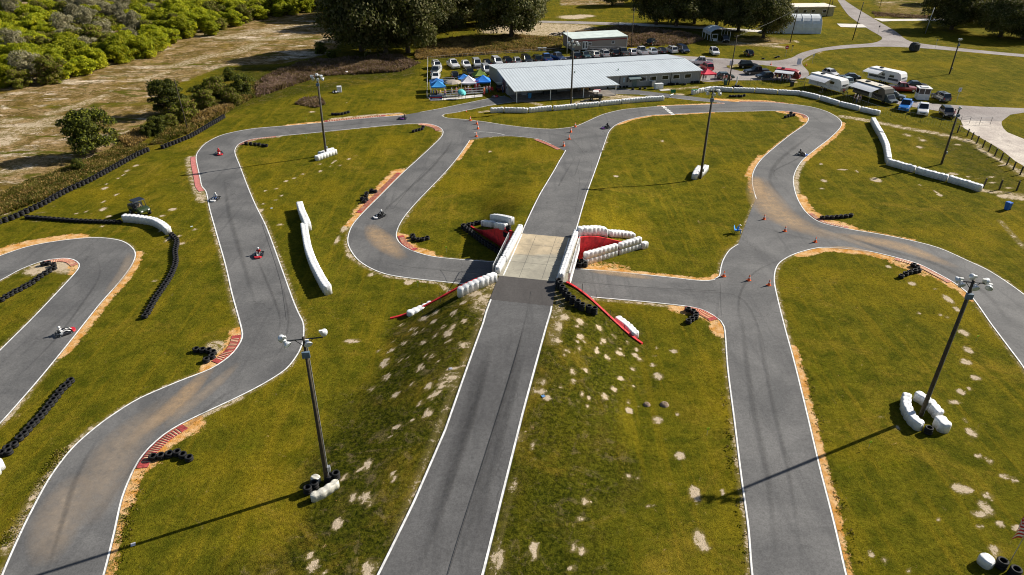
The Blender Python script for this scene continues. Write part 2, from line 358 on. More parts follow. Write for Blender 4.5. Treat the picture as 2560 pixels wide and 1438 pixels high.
# ---- ground paint
def pts_arr(p): return np.array([(v.x, v.y) for v in p])
def seg_dist(X, Y, P):
    d = np.full(X.shape, 1e9)
    for (ax, ay), (bx, by) in zip(P[:-1], P[1:]):
        vx, vy = bx-ax, by-ay; L = vx*vx+vy*vy+1e-9
        t = np.clip(((X-ax)*vx+(Y-ay)*vy)/L, 0, 1)
        d = np.minimum(d, np.hypot(X-ax-t*vx, Y-ay-t*vy))
    return d
def inpoly(X, Y, P):
    r = np.zeros(X.shape, bool); n = len(P)
    for i in range(n):
        (x1, y1), (x2, y2) = P[i], P[(i+1) % n]
        c = ((y1 > Y) != (y2 > Y)) & (X < (x2-x1)*(Y-y1)/(y2-y1+1e-12)+x1); r ^= c
    return r
def sst(a): a = np.clip(a, 0, 1); return a*a*(3-2*a)
STRIPS = [  # pixels, width in metres, channel (0 orange, 1 pale), strength
 ([(-80, 665), (0, 632), (70, 612), (145, 600), (190, 596)], 2.0, 0, .95), ([(341, 636), (331, 664), (300, 706), (250, 763), (181, 850), (150, 885)], 1.15, 0, .95),
 ([(135, 885), (56, 1000), (0, 1062)], .55, 1, .7), ([(100, 672), (130, 662), (165, 664), (180, 668)], 2.2, 1, .9), ([(190, 660), (190, 680)], 1.1, 0, .9), ([(20, 880), (172, 700)], .35, 1, .5),
 ([(600, 830), (590, 868), (565, 893), (530, 918)], 1.5, 0, .95), ([(535, 862), (555, 875)], 1.1, 1, .7), ([(520, 925), (470, 945)], .5, 0, .7), ([(455, 952), (348, 998), (250, 1060)], .4, 1, .5), ([(236, 1069), (178, 1121), (122, 1194)], .65, 1, .62), ([(122, 1200), (69, 1291), (30, 1370)], 1.0, 1, .62),
 ([(470, 1064), (412, 1092), (380, 1122), (352, 1156)], 1.9, 0, .95), ([(336, 1180), (318, 1230), (309, 1260)], 1.0, 0, .95), ([(309, 1260), (289, 1333), (270, 1438)], .7, 0, .66), ([(600, 995), (509, 1037), (470, 1056)], .6, 1, .72),
 ([(762, 834), (757, 864), (743, 895)], .3, 1, .4), ([(640, 511), (668, 568), (710, 681), (735, 750)], .5, 1, .58), ([(520, 500), (540, 586), (562, 664), (590, 786)], .55, 1, .6), ([(480, 395), (486, 430), (500, 470), (512, 500)], 1.5, 1, .72),
 ([(1002, 430), (950, 485), (908, 530)], 2.1, 0, .92), ([(895, 545), (880, 560)], 1.3, 0, .9), ([(985, 455), (925, 495)], 1.0, 0, .7), ([(866, 600), (872, 640), (910, 665), (974, 692), (1100, 708), (1160, 714)], .55, 1, .62),
 ([(996, 592), (1010, 614), (1034, 627), (1066, 637)], 1.6, 0, .95), ([(1066, 637), (1100, 643)], .6, 0, .6), ([(1176, 352), (1161, 373), (1143, 398)], .9, 0, .95), ([(1143, 398), (1046, 503), (1005, 560)], .3, 1, .5),
 ([(723, 314), (801, 306), (880, 298), (960, 291), (1005, 287)], 1.2, 0, .8), ([(830, 298), (930, 288), (1000, 284)], .9, 1, .8), ([(1050, 310), (1080, 316), (1104, 328)], .8, 1, .9), ([(600, 360), (640, 348), (700, 341)], .8, 1, .7),
 ([(1544, 311), (1580, 298), (1628, 289), (1680, 286), (1781, 281)], .75, 0, .95), ([(1650, 266), (1740, 262), (1805, 259)], 1.0, 0, .9), ([(1790, 250), (1839, 253), (1909, 255), (1925, 256)], 2.0, 0, .97), ([(1925, 256), (1980, 260)], .8, 0, .5),
 ([(1953, 279), (1985, 285), (2010, 292), (2014, 303)], 1.5, 0, .9), ([(2012, 311), (1937, 367), (1908, 392)], .45, 0, .75), ([(1908, 392), (1892, 411), (1878, 440)], 1.3, 0, .9), ([(1878, 440), (1876, 460), (1882, 481)], .7, 0, .6),
 ([(2105, 308), (2101, 321), (2076, 346), (2040, 374), (2009, 400)], .95, 0, .92), ([(2009, 400), (1992, 425), (1985, 450), (1990, 481)], .9, 1, .78), ([(1995, 492), (2005, 512), (2025, 534), (2060, 553), (2120, 569)], 1.6, 0, .95), ([(2120, 571), (2198, 584), (2282, 600)], .6, 0, .66), ([(2282, 602), (2351, 621), (2476, 678), (2560, 735)], .5, 1, .5),
 ([(2000, 634), (2053, 621), (2092, 622), (2170, 630), (2240, 647), (2295, 664), (2351, 691), (2393, 716)], 1.35, 0, .97), ([(2393, 716), (2429, 748)], .8, 0, .9), ([(2240, 655), (2300, 680)], 1.3, 0, .7),
 ([(1796, 692), (1783, 700), (1753, 703), (1669, 694), (1530, 679), (1440, 668)], 1.1, 0, .9), ([(1470, 655), (1500, 660), (1560, 672)], 1.2, 0, .6), ([(1700, 768), (1753, 777), (1781, 791), (1800, 806), (1806, 828)], 1.7, 0, .98), ([(1477, 746), (1614, 758), (1700, 767)], .6, 1, .62),
 ([(1980, 870), (1990, 905), (2017, 1020), (2053, 1171), (2087, 1302)], .8, 0, .97), ([(2087, 1302), (2119, 1438), (2140, 1500)], .6, 0, .72), ([(1946, 750), (1964, 817), (1980, 870)], .4, 1, .6), ([(1829, 1050), (1848, 1191), (1865, 1316), (1875, 1438)], .35, 1, .55),
 ([(1796, 700), (1800, 655), (1830, 620)], .3, 1, .5), ([(1436, 672), (1300, 662)], .6, 1, .6), ([(2110, 292), (2180, 303), (2260, 320), (2340, 333), (2420, 352)], 1.5, 1, .72), ([(1245, 276), (1200, 280)], .7, 1, .75), ([(1500, 236), (1560, 243), (1600, 245)], 2.0, 1, .78), ([(1350, 262), (1320, 255)], 1.2, 1, .6),
 ([(2420, 350), (2480, 388), (2560, 440)], .9, 1, .8), ([(2500, 552), (2560, 620)], .6, 1, .5), ([(2440, 475), (2560, 488)], 1.1, 1, .62), ([(2510, 492), (2600, 500)], 1.3, 1, .8), ([(1800, 150), (1850, 158), (1818, 170)], .8, 1, .6), ([(2005, 160), (2035, 136), (2064, 128)], .6, 1, .6),
 ([(1640, 222), (1700, 222), (1740, 218)], 1.2, 1, .55), ([(-60, 345), (60, 325), (130, 300)], 4.5, 1, .58), ([(120, 285), (200, 262), (260, 240)], 2.2, 1, .62), ([(-60, 310), (40, 300)], 2.5, 1, .6), ([(440, 165), (520, 140), (590, 132), (640, 110)], 3.5, 1, .58), ([(560, 95), (680, 72), (800, 60)], 4, 1, .62), ([(640, 100), (760, 92)], 4, 1, .6), ([(350, 200), (420, 180)], 2, 1, .6), ([(300, 335), (370, 315)], 1.2, 1, .7), ([(0, 430), (60, 418)], 3, 1, .6), ([(0, 360), (20, 350)], 3, 1, .8), ([(1440, 262), (1475, 250), (1560, 246)], 2.2, 1, .62), ([(1800, 104), (1900, 112), (1950, 118)], 3, 1, .55), ([(700, 865), (740, 858)], .8, 1, .6), ([(1225, 700), (1232, 720)], 1.2, 1, .65), ([(1400, 740), (1390, 790), (1380, 850)], 1.0, 1, .55), ([(1180, 735), (1215, 750), (1200, 770)], 1.4, 1, .58)]
PATCH = [(x, y, rx, ry) for x, y, rx, ry in [
 (262, 471, 7, 4), (340, 414, 7, 3), (318, 427, 6, 3), (309, 437, 5, 2), (295, 446, 4, 2), (266, 460, 4, 2), (258, 523, 9, 5), (258, 505, 5, 3), (190, 534, 4, 2), (215, 529, 5, 2), (272, 541, 7, 3), (291, 487, 5, 3), (431, 524, 10, 4), (405, 540, 8, 3), (85, 553, 10, 3), (115, 549, 10, 2), (97, 532, 5, 3), (195, 474, 4, 2), (153, 493, 4, 2), (256, 566, 6, 2), (402, 576, 6, 5), (421, 597, 6, 9), (455, 609, 9, 4), (448, 590, 5, 3), (486, 574, 6, 3), (387, 702, 6, 3), (15, 535, 12, 6),
 (872, 398, 6, 2), (838, 402, 4, 2), (832, 407, 4, 2), (850, 414, 5, 2), (826, 415, 4, 1.5), (800, 411, 4, 1.5), (801, 428, 5, 3), (757, 435, 5, 2), (735, 446, 5, 2), (715, 453, 6, 2.5), (690, 472, 4, 2), (663, 477, 5, 2), (703, 489, 4, 2), (689, 500, 4, 2), (658, 510, 5, 2), (653, 526, 7, 4), (700, 562, 9, 2), (860, 573, 7, 10), (843, 601, 5, 12), (1021, 706, 12, 6), (927, 687, 9, 5), (1656, 353, 5, 2), (1540, 441, 7, 3), (1225, 379, 4, 2),
 (1412, 792, 12, 7), (1450, 804, 11, 7), (1440, 815, 6, 3), (1400, 815, 8, 8), (1498, 820, 10, 6), (1452, 841, 10, 7), (1441, 853, 5, 4), (1464, 857, 4, 4), (1508, 852, 8, 6), (1502, 860, 6, 3), (1396, 852, 9, 6), (1535, 840, 5, 5), (1569, 856, 4, 4), (1448, 872, 7, 6), (1418, 876, 6, 5), (1494, 870, 5, 4), (1492, 878, 8, 5), (1412, 888, 6, 4), (1518, 893, 7, 7), (1549, 884, 12, 6), (1550, 873, 7, 3), (1591, 873, 7, 5), (1588, 888, 8, 6), (1600, 898, 6, 6), (1684, 878, 9, 6), (1643, 870, 4, 3), (1636, 890, 4, 3), (1632, 913, 8, 5), (1453, 921, 5, 3), (1431, 930, 7, 7), (1468, 928, 6, 6), (1581, 922, 7, 5), (1645, 941, 14, 9), (1552, 945, 9, 5), (1433, 953, 7, 5), (1421, 952, 4, 3), (1359, 955, 9, 8), (1353, 978, 12, 8), (1366, 995, 12, 6), (1401, 967, 5, 3), (1455, 987, 7, 7), (1511, 990, 10, 8), (1534, 973, 8, 6), (1472, 995, 7, 5), (1572, 1005, 6, 4), (1572, 1025, 10, 8), (1594, 1018, 4, 3), (1580, 966, 5, 4), (1469, 1017, 4, 4), (1643, 1050, 14, 10), (1697, 1036, 5, 6), (1617, 1009, 7, 6), (1661, 1010, 8, 6),
 (1700, 1140, 13, 10), (1573, 1190, 10, 7), (1593, 1193, 5, 3), (1463, 1253, 11, 10), (1623, 1268, 9, 4), (1738, 1235, 15, 20), (1750, 1350, 16, 26), (1763, 1368, 14, 10), (1455, 1377, 12, 11), (1436, 1372, 9, 10), (1337, 1377, 11, 22), (1250, 1400, 12, 26), (1448, 1300, 5, 7), (1283, 1205, 7, 18), (1455, 1300, 6, 5), (1808, 1230, 7, 6), (1432, 1418, 10, 6), (1290, 1090, 6, 12), (1330, 1112, 6, 10), (1662, 1432, 9, 4),
 (961, 908, 12, 13), (965, 943, 10, 9), (930, 973, 8, 7), (988, 988, 11, 8), (1030, 960, 7, 6), (1050, 918, 8, 10), (1072, 965, 11, 9), (1105, 963, 12, 9), (1092, 982, 9, 6), (1078, 992, 9, 7), (1116, 943, 16, 7), (1126, 922, 11, 5), (1050, 1008, 8, 7), (1070, 1031, 9, 11), (1081, 890, 9, 4), (1065, 890, 6, 4), (978, 876, 9, 6), (946, 877, 7, 4), (1018, 893, 5, 4), (1010, 858, 6, 6), (982, 853, 5, 3), (1036, 835, 6, 5), (1058, 856, 10, 7), (1120, 833, 12, 9), (1122, 853, 7, 4), (1153, 861, 8, 7), (1089, 838, 7, 5), (1040, 823, 6, 3), (1030, 822, 6, 4), (1058, 823, 4, 3), (1085, 785, 10, 4), (1108, 817, 7, 5), (1135, 813, 8, 6), (1090, 780, 8, 6), (1135, 782, 8, 7), (1060, 795, 14, 7), (1083, 805, 9, 5), (1161, 802, 8, 6), (1005, 812, 6, 4), (880, 853, 22, 5), (876, 855, 5, 4), (1000, 900, 5, 5), (1095, 905, 5, 4), (1190, 735, 16, 6), (1210, 745, 13, 6), (1160, 755, 8, 5), (1145, 722, 6, 3),
 (992, 1068, 12, 5), (972, 1090, 7, 4), (918, 1162, 12, 14), (898, 1175, 5, 4), (883, 1243, 11, 13), (912, 1245, 13, 16), (861, 1193, 10, 9), (843, 1311, 14, 14), (775, 1387, 9, 12), (783, 1413, 14, 17), (813, 1430, 8, 6), (919, 1420, 14, 20), (979, 1185, 5, 5), (984, 1195, 8, 9), (928, 1260, 8, 6), (1065, 1040, 5, 4), (1030, 1050, 6, 4),
 (2297, 783, 6, 3), (2280, 709, 10, 5), (2222, 667, 8, 4), (2338, 722, 4, 3), (2370, 748, 10, 12), (2392, 773, 8, 7), (2350, 787, 4, 5), (2368, 793, 6, 3), (2410, 832, 12, 9), (2420, 875, 11, 9), (2415, 905, 14, 8), (2440, 945, 14, 7), (2402, 980, 11, 7), (2425, 972, 6, 4), (2385, 1005, 15, 6), (2350, 1027, 10, 6), (2428, 1082, 13, 12), (2410, 1050, 6, 6), (2445, 1140, 9, 6), (2472, 1152, 9, 8), (2510, 1190, 12, 7), (2535, 1200, 9, 6), (2205, 1045, 7, 3), (2243, 1070, 8, 5), (2400, 1222, 22, 12), (2420, 1225, 14, 8), (2470, 1240, 12, 10), (2465, 1270, 16, 18), (2450, 1285, 22, 9), (2500, 1310, 11, 7), (2545, 1320, 14, 8), (2486, 1375, 14, 12), (2494, 1397, 12, 8), (2210, 1400, 10, 7), (2175, 1385, 9, 6), (2450, 1318, 9, 6), (2097, 1265, 6, 7), (2113, 1330, 4, 4), (2272, 1430, 7, 4),
 (2053, 410, 5, 2), (2105, 424, 14, 2), (2141, 428, 4, 3), (2190, 450, 14, 6), (2055, 472, 7, 2), (2060, 452, 8, 4), (2300, 463, 5, 2), (2340, 480, 5, 5), (2350, 488, 7, 3), (2268, 333, 7, 4), (2272, 338, 7, 4), (2301, 345, 5, 3), (2308, 351, 6, 3), (2325, 345, 5, 3), (2297, 368, 6, 3), (2379, 369, 7, 2), (2396, 362, 5, 2), (2330, 358, 3, 1.5), (2383, 435, 14, 3), (2410, 430, 4, 2), (2420, 442, 4, 2), (2450, 447, 5, 2), (2470, 445, 5, 2), (2492, 436, 5, 2), (2480, 443, 5, 2), (2505, 413, 4, 2), (2485, 457, 10, 2), (2520, 470, 6, 2), (2500, 480, 12, 2), (2490, 432, 4, 2), (2408, 315, 5, 2),
 (865, 257, 2, 1), (1180, 705, 9, 4), (780, 280, 9, 2), (1430, 43, 38, 8), (1460, 40, 30, 6), (1990, 104, 9, 3), (1945, 116, 14, 2), (2030, 235, 5, 1.5), (1985, 205, 10, 2), (2050, 230, 5, 1.5), (2350, 1300, 6, 5), (1700, 236, 12, 2)]]
POLY = [  # dry field and other large areas: pixels, channel, strength, feather
 ([(-500, 300), (-200, 180), (0, 120), (300, 60), (520, 20), (760, 5), (850, 25), (850, 110), (820, 135), (700, 160), (560, 165), (440, 210), (400, 280), (330, 330), (250, 395), (140, 440), (0, 520), (-500, 700)], 3, 1.0, 4),
 ([(-100, 0), (130, 0), (110, 30), (-100, 30)], 3, .9, 3), ([(1190, 62), (1330, 55), (1480, 62), (1500, 75), (1380, 92), (1200, 84)], 1, .75, 3),
 ([(-500, 120), (-200, 200), (0, 222), (150, 204), (260, 182), (330, 150), (430, 115), (520, 90), (640, 45), (840, 15), (850, -60), (-500, -60)], 2, 1.0, 2),
 ([(0, 520), (140, 440), (250, 395), (370, 350), (400, 300), (560, 170), (700, 165), (1050, 150), (1040, 190), (700, 245), (560, 285), (400, 362), (200, 455), (0, 545)], 2, .9, 2),
 ([(1040, 150), (1200, 75), (1400, 85), (1420, 140), (1060, 160)], 2, .5, 3), ([(1560, 66), (1930, 80), (1900, 100), (1740, 110), (1600, 110), (1560, 100)], 2, .9, 3), ([(1890, 90), (1980, 95), (1990, 108), (1900, 118), (1740, 112)], 3, .6, 2),
 ([(2170, 0), (2330, 0), (2330, 45), (2200, 42)], 3, .5, 4), ([(2360, 320), (2450, 365), (2560, 430), (2560, 480), (2460, 470), (2400, 420), (2300, 335)], 2, .55, 3), ([(1400, 0), (1560, 0), (1560, 12), (1400, 14)], 3, .9, 3)]
WSTR = [(pts_arr([D(a, b) for a, b in p]), w, ch, st_) for p, w, ch, st_ in STRIPS]
def edge_f(p):
    w_ = sorted(st(*D(a, b)[:2]) for a, b in p); return lambda s: np.interp(s, [q[0] for q in w_], [q[1] for q in w_])
edge_l = edge_f([(880, 1560), (943, 1434), (1030, 1258), (1110, 1075), (1205, 808), (1245, 697)]); edge_r = edge_f([(1175, 1560), (1212, 1434), (1255, 1258), (1310, 1035), (1368, 820), (1397, 703)])
WSTR += [(pts_arr(gp(p, 2)), .42, 1, .50) for p in (LO, PE_U, PE_L, RO, DI, AI, HB, UO, UI)]+[(np.array([xy(s, float(f_(s))+o_) for s in range(-36, 1, 2)]), .45, 1, .50) for f_, o_ in ((edge_l, -.25), (edge_r, .25))]
WPAT = []
for x, y, rx, ry in PATCH:
    c = D(x, y); m = ppm(y); WPAT.append((c.x, c.y, max(rx/m, .14)*.95, max(.14, ry/m/max(.25, math.sin(math.atan2(HC, max(c.y, 1)))))*1.0))
WPOL = [(pts_arr([G(a, b) for a, b in p]), ch, st_, f) for p, ch, st_, f in POLY]
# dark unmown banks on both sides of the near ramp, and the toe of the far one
def paint(X, Y):
    C = np.zeros(X.shape+(4,), np.float32)
    for P, ch, sg, f in WPOL:
        k = (X > P[:, 0].min()-f) & (X < P[:, 0].max()+f) & (Y > P[:, 1].min()-f) & (Y < P[:, 1].max()+f)
        if not k.any(): continue
        x, y = X[k], Y[k]; ins = inpoly(x, y, P); d = seg_dist(x, y, np.vstack([P, P[:1]])); d = np.where(ins, d, -d)
        C[..., ch][k] = np.maximum(C[..., ch][k], sg*sst(d/f*.5+.5))
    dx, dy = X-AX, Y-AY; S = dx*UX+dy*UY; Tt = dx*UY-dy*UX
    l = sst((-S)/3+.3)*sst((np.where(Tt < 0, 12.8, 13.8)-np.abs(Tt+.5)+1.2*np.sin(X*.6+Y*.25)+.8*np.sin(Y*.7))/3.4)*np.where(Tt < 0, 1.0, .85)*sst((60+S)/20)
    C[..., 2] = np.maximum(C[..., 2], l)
    for P, w, ch, sg in WSTR:
        k = (X > P[:, 0].min()-w) & (X < P[:, 0].max()+w) & (Y > P[:, 1].min()-w) & (Y < P[:, 1].max()+w)
        if k.any():
            d = seg_dist(X[k], Y[k], P); C[..., ch][k] = np.maximum(C[..., ch][k], sg*(1-sst((d/w-.45)/.6)))
    for cx, cy, rx, ry in WPAT:
        k = (np.abs(X-cx) < rx*1.6) & (np.abs(Y-cy) < ry*1.6)
        if k.any():
            d = np.hypot((X[k]-cx)/rx, (Y[k]-cy)/ry); C[..., 1][k] = np.maximum(C[..., 1][k], .98*(1-sst((d-.55)/.9)))
    return C
GM = ground_mat()
def grid_mesh(name, X, Y, Z, C):
    ny, nx = X.shape; me = bpy.data.meshes.new(name)
    co = np.stack([X, Y, Z], -1).reshape(-1, 3).astype(np.float32); n = co.shape[0]
    i = np.arange(ny*nx).reshape(ny, nx); q = np.stack([i[:-1, :-1], i[:-1, 1:], i[1:, 1:], i[1:, :-1]], -1).reshape(-1, 4)
    me.vertices.add(n); me.vertices.foreach_set('co', co.ravel()); me.loops.add(q.size); me.loops.foreach_set('vertex_index', q.ravel().astype(np.int32))
    me.polygons.add(len(q)); me.polygons.foreach_set('loop_start', np.arange(0, q.size, 4, dtype=np.int32)); me.polygons.foreach_set('loop_total', np.full(len(q), 4, np.int32))
    me.update(calc_edges=True)
    a = me.attributes.new('paint', 'FLOAT_COLOR', 'POINT'); a.data.foreach_set('color', C.reshape(-1).astype(np.float32)); me.materials.append(GM)
    return me
xs = np.concatenate([-np.geomspace(4000, 260, 12)[:-1], np.arange(-260, -62, 1.2), np.arange(-62, 70, .3), np.arange(70, 260, 1.2), np.geomspace(260, 4000, 12)])
ys = np.concatenate([-np.geomspace(3000, 25, 10), np.arange(0, 22, 2), np.arange(22, 100, .3), np.arange(100, 172, .5), np.arange(172, 330, 1.6), np.geomspace(330, 6000, 14)])
X, Y = np.meshgrid(xs, ys); C = paint(X, Y)
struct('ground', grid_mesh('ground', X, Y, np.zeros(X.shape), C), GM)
# ---- the two ramps' embankments
vT = np.vectorize(Tst); TT = np.concatenate([np.arange(-16, -4, .3), np.arange(-3.9, 3.95, .78), np.arange(4.2, 23.9, .3)])
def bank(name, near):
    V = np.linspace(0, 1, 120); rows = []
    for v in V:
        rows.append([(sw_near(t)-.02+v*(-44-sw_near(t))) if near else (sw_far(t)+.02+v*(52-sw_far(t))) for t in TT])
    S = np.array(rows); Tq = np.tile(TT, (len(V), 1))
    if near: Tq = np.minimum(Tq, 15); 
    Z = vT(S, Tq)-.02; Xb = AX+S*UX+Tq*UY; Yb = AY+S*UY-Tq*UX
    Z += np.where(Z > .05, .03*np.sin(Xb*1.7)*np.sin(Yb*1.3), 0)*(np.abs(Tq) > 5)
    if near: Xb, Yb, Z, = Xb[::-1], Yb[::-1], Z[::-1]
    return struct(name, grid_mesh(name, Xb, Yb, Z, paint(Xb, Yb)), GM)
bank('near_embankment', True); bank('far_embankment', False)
# ---- road over the bridge
def road_strip(name, L, Rr, mat, dz, s0=None, s1=None):
    mb = MB(); n = 90; vs = []
    def res(p):
        w = [st(*D(a, b)[:2]) for a, b in p]; return [a for a, b in w], [b for a, b in w]
    sl_, tl = res(L); sr_, tr = res(Rr)
    lo = max(min(sl_), min(sr_)) if s0 is None else s0; hi = min(max(sl_), max(sr_)) if s1 is None else s1
    for i in range(n+1):
        s = lo+(hi-lo)*i/n
        a = np.interp(s, sl_, tl); b = np.interp(s, sr_, tr)
        for k in range(5):
            t = a+(b-a)*k/4; x, y = xy(s, t); vs.append((x, y, zr(s)+dz))
    fs = [(i*5+k, i*5+k+1, i*5+k+6, i*5+k+5) for i in range(n) for k in range(4)]
    mb.add(vs, fs); 
    o = struct(name, mb, mat)
    return (lambda s: np.interp(s, sl_, tl)), (lambda s: np.interp(s, sr_, tr)), lo, hi
NL = [(880, 1560), (943, 1434), (1030, 1258), (1110, 1075), (1205, 808), (1213, 780), (1245, 697)]
NR = [(1175, 1560), (1212, 1434), (1255, 1258), (1310, 1035), (1368, 820), (1380, 780), (1397, 703)]
NL2, NR2 = [(1203, 812), (1245, 697)], [(1369, 824), (1397, 703)]
fl, fr, lo, hi = road_strip('ramp_road', NL, NR, asph2, .02, s1=-4.8)
road_strip('ramp_road', NL, NR, road_mat('asphalt_patch', (.064, .059, .057), (.084, .078, .075), (.05, .047, .046), .2), .026, s0=-4.8, s1=-.02)
FL = [(1302, 586), (1322, 539), (1350, 483), (1397, 403), (1413, 376), (1422, 352)]
FR = [(1439, 588), (1447, 559), (1469, 483), (1491, 422), (1505, 380), (1516, 350)]
gl, gr, lo2, hi2 = road_strip('far_ramp_road', FL, FR, asph, .03, s0=10.62, s1=52)
LINE = M('line_paint', (.74, .74, .72), .6, var=.22, scale=2.0)
def line_s(f, s0, s1, off, w=.14):
    mb = MB(); n = 60; vs = []
    for i in range(n+1):
        s = s0+(s1-s0)*i/n; t = float(f(s))+off
        for k in (-1, 1): x, y = xy(s, t+k*w/2); vs.append((x, y, zr(s)+.042))
    mb.add(vs, [(2*i, 2*i+1, 2*i+3, 2*i+2) for i in range(n)]); struct('edge_line', mb, LINE)
line_s(fl, -38, -4.8, .12, .16); line_s(fr, -38, -4.8, -.12, .16); line_s(gl, 10.7, 50, .1, .13); line_s(gr, 10.7, 50, -.1, .13)
def line(px, w=.14, name='edge_line', mat=LINE, z=.032, off=0.0):
    struct(name, ribbon(gp(px, .6), w*.85, z, off), mat)
line([p for p in LO if p[1] < 1601], .16, off=-.1); line(PE_U, .12); line(PE_L, .12, off=-.08); line(PX_L[:5], .1); line(RO, .14, off=-.1)
line([p for p in DI if p[0] < 2700], .14, off=-.1); line(AI[:14], .14, off=-.1); line(AI[15:], .15, off=-.1)
line(HB[:23], .13, off=.1); line(HB[26:36], .13, off=.1); line(HB[36:49], .13, off=.1); line([(1185, 333), (1200, 330), (1240, 333), (1262, 338)], .1)
line(HB[50:54], .08, off=.1); line(UO, .15, off=-.1); line(UI, .15, off=-.1)
# start line squares
mb = MB()
a, b = G(1658, 266.5), G(1681, 286)
for i in range(6):
    p = a.lerp(b, i/5); mb.box((p.x, p.y, .034), (.75, .8, .008))
struct('start_line', mb, LINE)
# ---- kerbs: painted teeth
RED = M('kerb_red', (.36, .055, .050), .8, var=.4, scale=5); REDP = M('kerb_pink', (.44, .18, .13), .85, var=.35, scale=5); PALE = M('kerb_pale', (.60, .44, .27), .85, var=.2)
RA_, HA_, UA_ = pts_arr(clean(ring)), pts_arr(clean(hole)), pts_arr(clean(W2(UO)+W2(UI)))
def on_track(p): a = np.array([p.x]), np.array([p.y]); return (inpoly(*a, RA_)[0] and not inpoly(*a, HA_)[0]) or inpoly(*a, UA_)[0]
def kerb(px, w, side, base=None, solid=True, tooth=.10, gap=.23, endcap=.55, toothmat=RED):
    pts = gp(px, .06); n = len(pts); m_ = n//2; u = (pts[m_+1]-pts[m_]).normalized(); l = Vector((-u.y, u.x, 0)); side = -1 if on_track(pts[m_]+l*.7) else 1; w *= .85; root = struct('kerb', ribbon(pts, w, .045, side*(w/2+.02)), base or PALE)
    mb = MB(); L = 0; last = 0; tot = sum((pts[i+1]-pts[i]).length for i in range(n-1))
    for i in range(n-1):
        d = pts[i+1]-pts[i]; L += d.length
        if L < endcap or L > tot-endcap:
            u = d.normalized(); l = Vector((-u.y, u.x, 0))*side; q = [pts[i], pts[i+1], pts[i+1]+l*w, pts[i]+l*w]
            mb.quad(*[(v.x, v.y, .050) for v in (q if side > 0 else q[::-1])]); continue
        if L-last > gap and w > .2:
            last = L; u = d.normalized(); l = Vector((-u.y, u.x, 0)); c = pts[i]+l*side*(w/2+.05)
            mb.box((c.x, c.y, .055), (tooth, w*.95, .05), math.atan2(u.y, u.x))
    struct('kerb_teeth', mb, toothmat, root)
    struct('kerb_edge', ribbon(pts, .11, .052, side*.08), toothmat, root)
kerb([(603, 838), (598, 858), (584, 880), (560, 900), (545, 910)], 1.0, 1)
kerb([(456, 1062), (412, 1089), (375, 1122), (351, 1152), (341, 1172)], 1.0, 1)
kerb([(994, 591), (1003, 609), (1017, 620), (1034, 628)], .9, -1)
kerb([(1004, 433), (946, 491), (904, 533)], .9, -1, tooth=.11, gap=.26, toothmat=RED)
kerb([(1714, 766), (1753, 774), (1781, 788), (1795, 798)], 1.2, -1, base=M('kerb_sand', (.64, .40, .20), .9))
kerb([(111, 653), (156, 647), (181, 650), (196, 661)], .9, -1, toothmat=REDP)
kerb([(812, 305.5), (880, 299), (946, 293), (965, 291)], 1.0, 1, tooth=.2, gap=.42)
kerb([(1052, 309), (1074, 311), (1096, 318), (1104, 326)], 1.3, 1, toothmat=REDP)
kerb([(489, 392), (491, 411), (498, 442), (503, 466), (512, 477)], .9, 1, base=M('kerb_rose', (.50, .17, .15), .8, var=.2), gap=99, endcap=.1, toothmat=REDP)
kerb([(596, 362), (617, 352), (640, 347), (690, 341)], .7, -1, toothmat=REDP)
kerb([(1344, 348), (1377, 361), (1402, 373)], .9, -1, toothmat=REDP, base=REDP)
kerb([(1782, 261), (1812, 259.5)], .7, 1, toothmat=M('kerb_brown', (.35, .16, .09), .8)); kerb([(1850, 255.5), (1909, 256), (1960, 259)], .7, 1, toothmat=REDP)
kerb([(2020, 534), (2053, 556), (2120, 572)], .7, 1, toothmat=REDP); kerb([(2240, 645), (2295, 661), (2351, 689), (2380, 705)], .8, -1, toothmat=REDP)
kerb([(1964, 278.5), (1987, 281), (2012, 288), (2019, 296)], .8, -1, toothmat=REDP, base=M('kerb_sand', (.64, .40, .20)))
# ---- dust and rubber on the asphalt
DUST = film_mat('dust', (.50, .34, .19), .9); RUB = film_mat('rubber', (.02, .02, .022), .36, 2.5); DUST2 = film_mat('pale_dust', (.36, .29, .22), .8)
def film(name, px, w, mat, z, onfar=False):
    pts = catmull([D(a, b) if not onfar else D(a, b) for a, b in px], .8); n = len(pts); vs = []; fd = []; K = 6
    for i, p in enumerate(pts):
        d = pts[min(i+1, n-1)]-pts[max(i-1, 0)]; d.z = 0; d.normalize(); l = Vector((-d.y, d.x, 0)); e = min(i, n-1-i)/(n-1)*2
        ww = w*(.35+.65*math.sin(math.pi*i/(n-1)))
        for k in range(K+1):
            f = k/K*2-1; q = p+l*ww/2*f; vs.append((q.x, q.y, p.z+z)); fd.append((1-f*f)*min(1, e*1.8))
    mb = MB(); mb.add(vs, [(i*(K+1)+k, i*(K+1)+k+1, (i+1)*(K+1)+k+1, (i+1)*(K+1)+k) for i in range(n-1) for k in range(K)])
    o = struct(name, mb, mat); a = o.data.attributes.new('fade', 'FLOAT', 'POINT'); a.data.foreach_set('value', fd)
zz = .027
